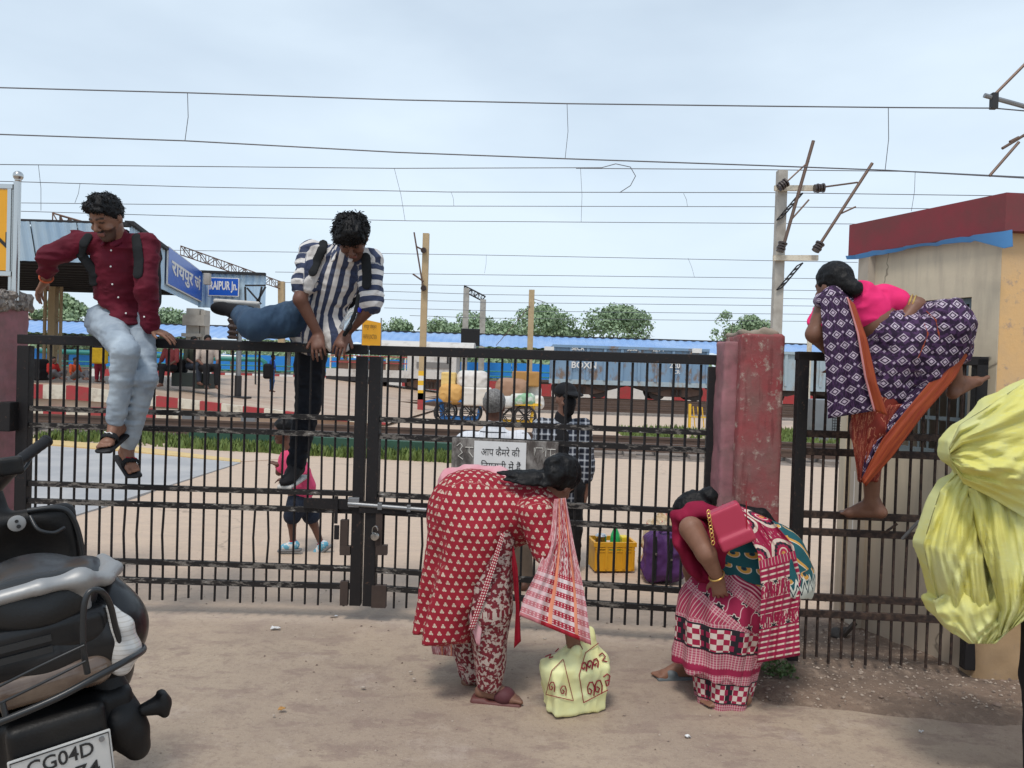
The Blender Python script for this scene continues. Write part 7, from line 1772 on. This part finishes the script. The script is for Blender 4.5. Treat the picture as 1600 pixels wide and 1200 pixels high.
# ================================================================ parked scooter at the left edge, leaning on its stand
def scooter():
    yaw, lean = math.radians(36), math.radians(7); up = np.array([0, 0, 1.]); rr0 = np.array([math.cos(yaw), math.sin(yaw), 0]); ff = np.array([-math.sin(yaw), math.cos(yaw), 0])
    rr = rr0*math.cos(lean)+up*math.sin(lean); uu = up*math.cos(lean)-rr0*math.sin(lean); T = V3(at(70, 1000, 1.78)); R_ = np.stack([rr, ff, uu], 1); GU = -T[2]/math.cos(lean)
    L = lambda r, f, u: T+rr*r+ff*f+uu*u
    t = thing('parked_scooter', 'black scooter with silver grab rail parked beside the gate', 'scooter', Vector((L(0, .5, 0)[0], L(0, .5, 0)[1], 0)))
    def _black(g):
        p = g.pos(); n = g.noise(p, 5, 6); d = g.noise(p, 60, 4)
        return g.mix(g.maprange(n, .45, .72, 0, .5), (.006, .0065, .008), (.03, .027, .024)), g.maprange(n, .4, .7, .28, .5)
    paint = mat('scooter_black', _black, coat=.12, spec=.35); plast = mat('black_plastic', lambda g: (g.mix(g.maprange(g.noise(g.pos(), 9, 5), .45, .7, 0, .6), (.007, .007, .0075), (.022, .02, .018)), .5, g.noise(g.pos(), 180, 2)), bump=.15, spec=.3); tube_m = mat('guard_tube', base=(.018, .020, .022), rough=.35, var=.3, vscale=9); silver = mat('grab_silver', base=(.36, .36, .355), rough=.5, metal=.5, var=.25, vscale=6)
    # tail bodywork
    S_ = SDF(.008, .05); S_.ell(L(0, .30, -.035), (.185, .36, .155), R_); S_.cone(L(-.13, .06, -.03), L(.13, .06, -.03), .10, .10, k=.05); S_.ell(L(.13, .18, -.03), (.075, .24, .15), R_); S_.ell(L(-.13, .18, -.03), (.075, .24, .15), R_); S_.cut(L(0, 0, -.165), -uu); b = S_.build('tail_body', paint, t)
    S_ = SDF(.007, .03); S_.box(L(0, -.022, .02), (.135, .035, .045), R_, .025); S_.disp(lambda x, y, z: 0*x); S_.build('tail_panel', paint, t)
    for k in range(2): mb = MB(); mb.box(L(-.045, -.058, .022-.026*k), (.055, .006, .007), Matrix(R_.tolist())); mb.build('vent_slot', MATS['sign_black'], t)
    S_ = SDF(.008, .03); S_.cone(L(-.06, -.005, .105), L(.06, -.005, .105), .055, .055); S_.cone(L(0, .06, .075), L(0, .58, -.03), .125, .115, sq=(uu, .5)); S_.disp(folds(.003, 12, 12, 12, 2)); S_.build('seat', mat('seat_vinyl', base=(.010, .011, .012), rough=.45, bump=.2, bscale=140), t)
    # lamps
    S_ = SDF(.006, .02); S_.cone(L(-.13, -.035, -.085), L(.095, -.04, -.085), .034, .034, sq=(uu, 1.15)); S_.cut(L(0, -.02, 0), ff)
    S_.build('tail_lamp', mat('lens_smoke', lambda g: (g.mix(g.maprange(g.noise(g.pos(), 9, 5), .35, .65), (.085, .055, .04), (.18, .135, .10)), .25), coat=.5), t)
    S_ = SDF(.006, .012); S_.chain([L(.135, -.048, .055), L(.155, -.046, .0), L(.158, -.042, -.06), L(.146, -.040, -.095)], [.010, .026, .034, .026]); S_.build('indicator_lens', mat('lens_clear', lambda g: (g.mix(((g.xyz(g.pos())[2]/.011).fract()-.5).abs() < .12, (.55, .54, .52), (.45, .43, .40)), .15), coat=.6), t)
    # grab rail
    P_ = [L(-.19, .22, .12), L(-.185, .05, .125), L(-.10, -.055, .135), L(0, -.07, .145), L(.08, -.055, .14), L(.135, -.01, .115), L(.165, .10, .105), L(.165, .26, .10)]
    S_ = SDF(.006, .01); S_.chain(P_, [.017, .019, .021, .022, .022, .022, .026, .015], sq=(uu, .75)); S_.cone(P_[4], L(.09, -.03, .05), .02, .010, k=.03); S_.build('grab_rail', silver, t)
    # crash guard
    def tb(pts, r, nm='guard_tube'):
        pts = [Vector(p) for p in pts]; Q = []
        for i in range(len(pts)-1):
            p0, p1, p2, p3 = pts[max(i-1, 0)], pts[i], pts[i+1], pts[min(i+2, len(pts)-1)]
            for k in range(6): s = k/6; Q.append(.5*((2*p1)+(p2-p0)*s+(2*p0-5*p1+4*p2-p3)*s*s+(3*p1-p0-3*p2+p3)*s**3))
        Q.append(pts[-1]); mb = MB(); mb.tube(Q, r, 10); return mb.build(nm, tube_m, t, smooth=True)
    A3 = lambda px, py, Y: V3(at(px, py, Y))
    tb([A3(137, 1052, 1.70), A3(130, 1010, 1.69), A3(131, 950, 1.69), A3(140, 925, 1.70), A3(158, 924, 1.72), A3(172, 945, 1.76), A3(182, 985, 1.80), A3(195, 1022, 1.83)], .0068)
    tb([A3(-60, 1150, 1.58), A3(15, 1122, 1.61), A3(90, 1090, 1.65), A3(150, 1058, 1.70), A3(198, 1032, 1.76), A3(222, 1018, 1.84), A3(222, 1010, 1.90), A3(208, 1012, 1.95)], .0078)
    tb([A3(-40, 1092, 1.60), A3(60, 1042, 1.64), A3(132, 1008, 1.68)], .003, 'guard_rod'); tb([A3(-40, 1118, 1.60), A3(60, 1070, 1.64), A3(134, 1033, 1.68)], .003, 'guard_rod')
    tb([A3(10, 1124, 1.61), A3(4, 1098, 1.61)], .006, 'guard_rod')
    # number plate
    Lp = lambda r, u, f=0: Vector(L(r, -.085-f, -.272+u))
    mb = MB(); mb.box(Lp(0, 0), (.102, .004, .052), Matrix(R_.tolist()), bev=.004); pl = mb.build('number_plate', mat('plate_white', base=(.60, .59, .56), rough=.45, var=.2, vscale=18), t)
    mb = MB(); w_, h_ = .097, .047; c_ = [(-w_, -h_), (w_, -h_), (w_, h_), (-w_, h_)]; mb.tube([Lp(*q, .0048) for q in c_], .0016, 5, closed=True); mb.build('plate_border', MATS['sign_black'], pl)
    for r_ in (-.082, .082): mb = MB(); mb.disc(Lp(r_, .036 if r_ > 0 else .018, .006), ff, .006, .004, 12); mb.build('plate_bolt', MATS['steel_grey'], pl, smooth=True)
    text_mesh('CG04D', 'lettering', MATS['sign_black'], pl, Lp(-.068, .006, .0055), rr, uu, .034, .132, .0005, .012); text_mesh('L 5974', 'lettering', MATS['sign_black'], pl, Lp(-.068, -.042, .0055), rr, uu, .034, .140, .0005, .012)
    S_ = SDF(.009, .02); S_.box(L(0, -.03, -.235), (.10, .045, .075), R_, .02); S_.box(L(.02, .08, -.24), (.15, .10, .08), R_, .03); S_.cone(L(0, -.06, -.33), L(0, -.02, -.55), .085, .08, sq=(ff, .3)); S_.build('rear_fender', plast, t)
    S_ = SDF(.007, .03); S_.cone(L(.12, .03, -.15), L(.155, .0, -.28), .036, .040, sq=(ff, .8)); S_.cone(L(.13, .0, -.25), L(.165, .0, -.33), .045, .03); S_.build('indicator_bracket', plast, t)
    S_ = SDF(.006, .01); c = L(.222, -.01, -.235); S_.cone(c-rr*.035, c+rr*.005, .016, .026); S_.box(c+rr*.010, (.010, .024, .032), R_, .008); S_.build('indicator_stub', plast, t)
    # side panel, floor, wheels, stand
    S_ = SDF(.01, .04); S_.cone(L(.10, .22, -.18), L(.11, .52, -.30), .11, .09); S_.cone(L(-.10, .22, -.18), L(-.11, .52, -.30), .11, .09); S_.cone(L(0, .30, -.30), L(0, .62, -.42), .13, .10); S_.build('side_panel', paint, t)
    S_ = SDF(.01, .02); S_.box(L(0, .80, -.50), (.17, .22, .05), R_, .03); S_.build('floorboard', plast, t)
    for f_ in (.10, 1.28):
        c = L(0, f_, GU+.24); mb = MB(); mb.tube([c+(ff*math.cos(a)+uu*math.sin(a))*.195 for a in np.linspace(0, 2*math.pi, 33)[:-1]], .047, 10, closed=True); w = mb.build('wheel', MATS['black_rubber'], t, smooth=True)
        mb = MB(); mb.disc(c, rr, .15, .05, 24); mb.build('rim', MATS['steel_grey'], w, smooth=True)
    mb = MB(); mb.bar(L(-.08, .45, -.55), L(-.22, .48, GU+.10), .025, .02); mb.build('side_stand', plast, t)
    S_ = SDF(.01, .03); S_.cone(L(.12, .35, GU+.28), L(.13, .02, GU+.32), .05, .06); S_.cone(L(0, .12, GU+.26), L(.06, .45, -.45), .08, .10); S_.build('engine_unit', plast, t)
    # leg shield with ignition lock
    S_ = SDF(.009, .03); S_.box(L(-.02, .94, -.04), (.20, .04, .185), R_, .035); S_.box(L(-.02, .92, -.32), (.19, .05, .16), R_, .04); S_.ell(L(.0, .88, -.02), (.15, .07, .12), R_, k=.03, op='-'); S_.cone(L(-.06, .98, .10), L(-.08, 1.0, .26), .06, .055); S_.build('leg_shield', plast, t)
    tb([L(.04, .91, .145), L(.12, .90, .14), L(.16, .90, .11), L(.18, .905, .02), L(.182, .905, -.12), L(.178, .89, -.30)], .009, 'shield_rim')
    tb([L(.045, .885, .13), L(.06, .85, .09), L(.10, .845, .07), L(.135, .87, .075)], .006, 'bag_hook')
    c = V3(at(26, 817, 2.50)); mb = MB(); mb.lathe(c, [(.020, .0), (.026, .006), (.026, .012), (.020, .014)], 20, tuple(-ff)); lk = mb.build('ignition_lock', silver, t, smooth=True)
    mb = MB(); mb.disc(c-ff*.015+uu*.008, ff, .0055, .004, 10); mb.disc(c-ff*.015-uu*.010+rr*.004, ff, .0065, .004, 10); mb.build('key_slot', MATS['sign_black'], lk)
    # handlebar turned on its lock
    gi, go = V3(at(24, 724, 2.60)), V3(at(71, 690, 2.74)); gd = unit(go-gi)
    S_ = SDF(.009, .03); S_.cone(gi-gd*.02, V3(at(-30, 745, 2.50)), .034, .05); S_.cone(V3(at(-10, 745, 2.54)), V3(at(-30, 775, 2.52)), .045, .045); S_.build('handlebar_cover', paint, t)
    mb = MB(); mb.tube([gi+gd*s for s in np.linspace(0, 1, 12)*np.linalg.norm(go-gi)], [.019+.0015*(k % 2) for k in range(12)], 12); mb.build('grip', MATS['black_rubber'], t, smooth=True)
    mb = MB(); mb.lathe(go, [(.015, -.006), (.022, 0), (.022, .010), (.016, .014)], 14, tuple(gd)); mb.build('grip_end', MATS['black_rubber'], t, smooth=True)
    tb([gi+np.array([0, -.03, -.03]), gi+gd*.06+np.array([0, -.02, -.05]), go+np.array([-.03, -.02, -.04])], .006, 'brake_lever')
    S_ = SDF(.007, .01); S_.box(V3(at(17, 728, 2.53)), (.035, .025, .03), R_, .008); S_.build('switch_housing', plast, t)
scooter()
# ================================================================ yellow cloth bag with red lettering
def yellow_bag():
    t = thing('carrier_bag', 'pale yellow cloth bag with dark red lettering on the ground', 'bag', gnd(890, 1118))
    c = V3(gnd(896, 1104)); x_, y_ = unit((.93, .36, 0)), unit((-.36, .93, 0)); z_ = np.array([0, 0, 1.]); R_ = np.stack([x_, y_, z_], 1)
    S_ = SDF(.006, .02); S_.box(c+z_*.105, (.135, .085, .105), R_, .012); S_.cone(c+z_*.18-x_*.10, c+z_*.20+x_*.10, .07, .07, k=.05); S_.cone(c+z_*.20, c+z_*.335+x_*.03, .085, .03, k=.06); S_.cone(c+z_*.22+x_*.06, c+z_*.36+x_*.075, .05, .016, k=.04); S_.cone(c+z_*.2-x_*.05-y_*.03, c+z_*.29-x_*.03-y_*.07, .05, .03, k=.03)
    S_.disp(folds(.008, 9, 9, 7, 3)); S_.disp(folds(.004, 22, 22, 12, 5))
    o = S_.build('bag_body', mat('bag_yellow', lambda g: (g.mix(g.maprange(g.noise(g.pos(), 8, 5), .35, .7), (.78, .76, .36), (.70, .74, .42)), .6, g.noise(g.pos(), 200, 2)), bump=.3, bdist=.002), t)
    red = mat('bag_ink', base=(.26, .012, .025), rough=.7)
    V = np.array([v.co[:] for v in o.data.vertices])+np.array(wloc(o)); vx, vy, vz = proj(V)
    def ink(pts, w=.0030):
        P_ = []
        for k in range(len(pts)-1):
            n = max(2, int(math.hypot(pts[k+1][0]-pts[k][0], pts[k+1][1]-pts[k][1])/2.5))
            for i in range(n):
                a = i/n; P_.append((pts[k][0]*(1-a)+pts[k+1][0]*a, pts[k][1]*(1-a)+pts[k+1][1]*a))
        P_.append(pts[-1]); Q_ = []
        for px, py in P_:
            d = np.hypot(vx-px, vy-py); kk = d < 3.2
            if not kk.any(): continue
            i = np.where(kk)[0][np.argmin(vz[kk])]; Q_.append(at(px, py, V[i, 1]-.002))
        if len(Q_) > 1: mb = MB(); mb.tube(Q_, w, 5); mb.build('printed_mark', red, t)
    # frames and rounded characters as they stand on the bag
    ink([(853, 1085), (862, 1048), (880, 1030), (896, 1095), (853, 1085)], .0018)
    ink([(912, 1098), (905, 1055), (915, 1020), (935, 1005)], .0020); ink([(912, 1098), (950, 1078)], .0020)
    for ox, oy, s_ in ((858, 1066, 1.0), (876, 1072, 1.0)):
        ink([(ox+8, oy+15), (ox+9, oy+6), (ox+7, oy), (ox+3, oy), (ox, oy+5), (ox+1, oy+11), (ox+4, oy+12), (ox+6, oy+8), (ox+3, oy+6)], .0024)
    for ox, oy in ((918, 1066), (930, 1063)):
        ink([(ox+10, oy+21), (ox+11, oy+8), (ox+8, oy), (ox+3, oy+1), (ox, oy+8), (ox+1, oy+17), (ox+5, oy+19), (ox+7, oy+13), (ox+3, oy+10)], .0032)
    ink([(943, 1058), (949, 1053), (955, 1058), (954, 1068), (948, 1072), (946, 1064), (955, 1062)])
    for ox, oy in ((909, 1036), (918, 1033), (927, 1030)): ink([(ox+7, oy+13), (ox+8, oy+4), (ox+5, oy-1), (ox+1, oy+1), (ox, oy+7), (ox+3, oy+10), (ox+5, oy+6)], .0036)
    ink([(936, 1024), (941, 1020), (946, 1026), (941, 1032), (949, 1034)]); ink([(852, 1026), (856, 1019), (861, 1022), (858, 1028), (864, 1026)]); ink([(864, 1014), (869, 1009), (873, 1013), (868, 1018)])
yellow_bag()
# ================================================================ crate with bottle and steel pot, purple bag, gold bundle
def crate():
    a = gnd(957, 893); t = thing('plastic_crate', 'yellow plastic crate behind the gate holding a bottle and pots', 'crate', a); x0, y0 = a.x, a.y
    wv = .165; d = .12; h = .235; rot = Matrix.Rotation(.12, 3, 'Z'); m = mat('crate_yellow', base=(.72, .36, .012), rough=.5, var=.25, vscale=9); O = Vector((x0, y0+d, 0))
    W = lambda x, y, z: O+rot @ Vector((x, y, z))
    for nm, c, hf in (('side_panel', (0, -d, .08), (wv, .008, .075)), ('side_panel', (0, d, .08), (wv, .008, .075)), ('end_panel', (-wv+.008, 0, .10), (.008, d-.008, .095)), ('end_panel', (wv-.008, 0, .10), (.008, d-.008, .095))):
        mb = MB(); mb.box(W(*c), hf, rot); mb.build(nm, m, t)
    mb = MB(); mb.box(W(0, 0, .012), (wv-.01, d-.01, .008), rot); mb.build('floor_panel', m, t)
    mb = MB()
    for s_ in (-1, 1): mb.box(W(0, s_*(d+.004), h-.015), (wv+.012, .012, .018), rot); mb.box(W(s_*(wv+.002), 0, h-.015), (.010, d-.01, .018), rot)
    mb.build('rim', m, t)
    for z in (.165, .19):
        mb = MB(); mb.box(W(0, -d-.006, z), (wv, .006, .007), rot); mb.build('slat', m, t)
    for k in range(5):
        mb = MB(); mb.box(W(-wv+.02+k*(2*wv-.04)/4, -d-.006, .12), (.010, .008, .10), rot); mb.build('rib', m, t)
    for x in (-.9, .9):
        for y in (-.9, .9): mb = MB(); mb.box(W(wv*x, d*y, .19), (.012, .012, .04), rot); mb.build('corner_post', m, t)
    b = thing('plastic_bottle', 'green plastic bottle with dark blue cap standing in the yellow crate', 'bottle', W(.03, 0, .03))
    mb = MB(); mb.lathe(W(.03, 0, .03), [(.036, 0), (.042, .02), (.042, .21), (.036, .25), (.014, .30), (.014, .315)], 16); mb.build('bottle_body', mat('bottle_green', base=(.03, .55, .16), rough=.25, trans=.25), b, smooth=True)
    mb = MB(); mb.lathe(W(.03, 0, .343), [(.016, 0), (.016, .028)], 12); mb.build('cap', MATS['cap_blue'], b, smooth=True)
    mb = MB(); mb.lathe(W(-.09, 0, .03), [(.045, 0), (.05, .15), (.045, .22), (.05, .235), (.035, .25)], 18); tag(mb.build('steel_pot', MATS['steel_bright'], smooth=True), 'shiny steel pot standing in the yellow crate', 'pot')
    mb = MB(); mb.box(W(.11, .02, .15), (.03, .05, .11), rot, bev=.01); tag(mb.build('packet', mat('pack_yellow', base=(.75, .55, .03), rough=.5)), 'yellow packet standing in the crate beside the bottle', 'packet')
crate()
def duffel():
    t = thing('duffel_bag', 'purple duffel bag with black straps standing behind the gate', 'bag', gnd(1040, 914)); g0 = V3(gnd(1040, 914)); k = g0[1]/FPX
    S_ = SDF(.009, .03); S_.box(g0+np.array([0, .14, .19]), (.155, .13, .185), None, .075); S_.disp(folds(.016, 8, 8, 6, 3)); S_.disp(folds(.006, 22, 22, 14, 4))
    S_.build('bag_body', plain('duffel_purple', (.085, .03, .13), (.06, .02, .095), .6), t)
    for x, zs in ((.03, (.36, .26, .14, .03)), (-.09, (.37, .24, .12, .03))):
        mb = MB(); 
        for z0, z1 in zip(zs[:-1], zs[1:]): mb.bar(g0+np.array([x, -.008, z0]), g0+np.array([x+.004, -.012, z1]), .022, .008, up=(0, -1, 0))
        mb.build('strap', MATS['strap_black'], t)
    mb = MB(); mb.tube([Vector(g0)+Vector((-.05+.13*u, .10-.06*u, .37+.05*math.sin(u*3.14))) for u in np.linspace(0, 1, 9)], .011, 6); mb.build('handle', plain('duffel_purple', (0, 0, 0)), t, smooth=True)
    for x, z in ((.034, .20), (-.085, .24)): mb = MB(); mb.box(g0+np.array([x, -.02, z]), (.008, .006, .008)); mb.build('buckle', MATS['steel_bright'], t)
    c = g0+np.array([.02, .33, 0]); S_ = SDF(.010, .03); S_.cone(c+np.array([-.03, 0, .10]), c+np.array([0, 0, .33]), .14, .13); S_.cone(c+np.array([.05, 0, .30]), c+np.array([.09, 0, .46]), .09, .05); S_.cone(c+np.array([-.03, 0, .36]), c+np.array([-.02, 0, .50]), .07, .03); S_.disp(folds(.022, 16, 16, 9, 5)); S_.disp(folds(.008, 40, 40, 26, 6))
    tag(S_.build('cloth_bundle', mat('gold_cloth', lambda g: (g.mix(g.noise(g.pos(), 18, 4).step(.45, .6), (.50, .36, .20), g.mix(g.noise(g.pos(), 30, 2).step(.55, .6), (.66, .55, .40), (.42, .05, .05))), .45))), 'shiny gold and red cloth bundle behind the purple bag', 'bundle')
duffel()
# ================================================================ litter, stones, weed
def weed():
    rs = np.random.RandomState(3); V, F = [], []; c = gnd(1215, 1060)
    for i in range(260):
        a, r = rs.rand()*6.28, .075*rs.rand()**.6; b = np.array([c.x+math.cos(a)*r*1.2, c.y+math.sin(a)*r, .02+.085*rs.rand()*(1-r*6)]); l = .022*(.6+rs.rand()); d = rs.randn(3); d[2] = abs(d[2])*.7; d = d/np.linalg.norm(d); w = np.cross(d, rs.randn(3)); w = w/np.linalg.norm(w)*l*.28; m = len(V)
        V += [tuple(b-w*.2), tuple(b+d*l*.5-w), tuple(b+d*l), tuple(b+d*l*.5+w)]; F += [[m, m+1, m+2, m+3]]
    t = thing('weed', 'small green weed at the lane edge behind the sari woman', 'plant', (c.x, c.y, 0)); make('foliage', V, F, mat('weed_leaf', base=(.09, .15, .05), rough=.6), t)
    mb = MB(); mb.tube([(c.x, c.y, -.01), (c.x, c.y, .05)], [.006, .003], 5); mb.build('stem', MATS['bark'], t)
weed()
p = V3(gnd(1314, 1000)); S_ = SDF(.008, .02); S_.cone(p+np.array([-.03, 0, .04]), p+np.array([.03, .02, .05]), .035, .025); S_.disp(folds(.008, 22, 22, 22, 2))
t = thing('scrap', 'dark scrap with a short stick lying behind the railing', 'debris', Vector(p)); S_.build('lump', mat('scrap_grey', base=(.10, .092, .085), rough=.9, var=.3), t)
mb = MB(); mb.bar(p+np.array([.0, -.02, .03]), p+np.array([.085, .0, .11]), .022, .022); mb.build('stick', mat('stick', base=(.06, .045, .035), rough=.9), t)
rs = np.random.RandomState(8)
for i in range(26):
    if i < 14: q = Vector((rs.uniform(1.3, 3.1), rs.uniform(3.75, 4.1), .022)); r_ = rs.uniform(.008, .022); lab = 'small brown stone on the loose soil by the railing'; gp = 'stones on the soil'
    else: q = Vector((rs.uniform(-2.6, 1.0), rs.uniform(2.6, 4.6), .0)); r_ = rs.uniform(.004, .011); lab = 'tiny pale pebble on the bare lane'; gp = 'pebbles on the lane'
    bm = bmesh.new(); bmesh.ops.create_icosphere(bm, subdivisions=2, radius=1)
    for v in bm.verts: k = 1+.35*float(vnoise(np.array([v.co.x*1.7+i]), np.array([v.co.y*1.7]), np.array([v.co.z*1.7]))[0]); v.co = Vector((v.co.x*r_*1.4*k, v.co.y*r_*k, v.co.z*r_*.7*k))+q
    o = make('stone', [v.co[:] for v in bm.verts], [[v.index for v in f.verts] for f in bm.faces], mat('stone_a' if i < 14 else 'stone_b', base=(.25, .18, .14) if i < 14 else (.42, .36, .30), rough=.9), None, True); bm.free(); tag(o, lab, 'stone', gp)
def paper(label, px, py, w, m='paper'):
    c = gnd(px, py); rs = random.Random(px); V = [(c.x+w*(i/4-.5)*.9, c.y+w*(j/2-.5)*.5+.01*rs.random(), .004+.010*rs.random()) for j in range(3) for i in range(5)]
    F = [[j*5+i, j*5+i+1, (j+1)*5+i+1, (j+1)*5+i] for j in range(2) for i in range(4)]; V += [(x, y, z-.002) for x, y, z in V]; F += [[15+k for k in f[::-1]] for f in F]
    tag(make('litter', V, F, MATS[m], None, False), label, 'litter')
paper('crumpled scrap of pale paper lying before the gate', 521, 965, .05); paper('tiny white wrapper on the lane below the bag', 1075, 1154, .03); paper('dry pale leaf scrap on the lane', 440, 1110, .035, 'cardboard'); paper('pale flattened paper strip by the gate', 430, 983, .06)
paper('dry leaf by the booth corner', 1483, 1082, .05, 'cardboard'); paper('white scrap at the lane edge', 1440, 1146, .02)

# grit scattered over lane and soil, too small and many to count
rs = np.random.RandomState(21); V, F = [], []
_oc = np.array([(1, 0, 0), (0, 1, 0), (-1, 0, 0), (0, -1, 0), (0, 0, 1), (0, 0, -.4)]); _of = [[0, 1, 4], [1, 2, 4], [2, 3, 4], [3, 0, 4], [1, 0, 5], [2, 1, 5], [3, 2, 5], [0, 3, 5]]
for i in range(5200):
    if i < 2600: x, y = rs.uniform(1.15, 3.4), rs.uniform(3.72, 5.0); r_ = .003+.009*rs.rand()**3; z = max(soil_z(x, y), 0)
    else: x, y = rs.uniform(-4, 3.2), rs.uniform(2.2, 6.2); r_ = .0018+.0065*rs.rand()**4; z = _gz(x, y)
    q = _oc*r_*np.array([rs.uniform(.7, 1.4), rs.uniform(.7, 1.4), rs.uniform(.5, .9)]); a = rs.rand()*6.28; ca, sa = math.cos(a), math.sin(a)
    q = np.stack([q[:, 0]*ca-q[:, 1]*sa+x, q[:, 0]*sa+q[:, 1]*ca+y, q[:, 2]+z+r_*.2], 1); m0 = len(V); V += q.tolist(); F += [[m0+k for k in f] for f in _of]
tag(make('gravel', V, F, mat('grit', lambda g: (g.mix(g.noise(g.pos(), 37, 1).step(.4, .6), (.16, .115, .09), (.44, .36, .29)), .9))), 'fine grit scattered over the lane and loose soil', 'gravel', kind='stuff')
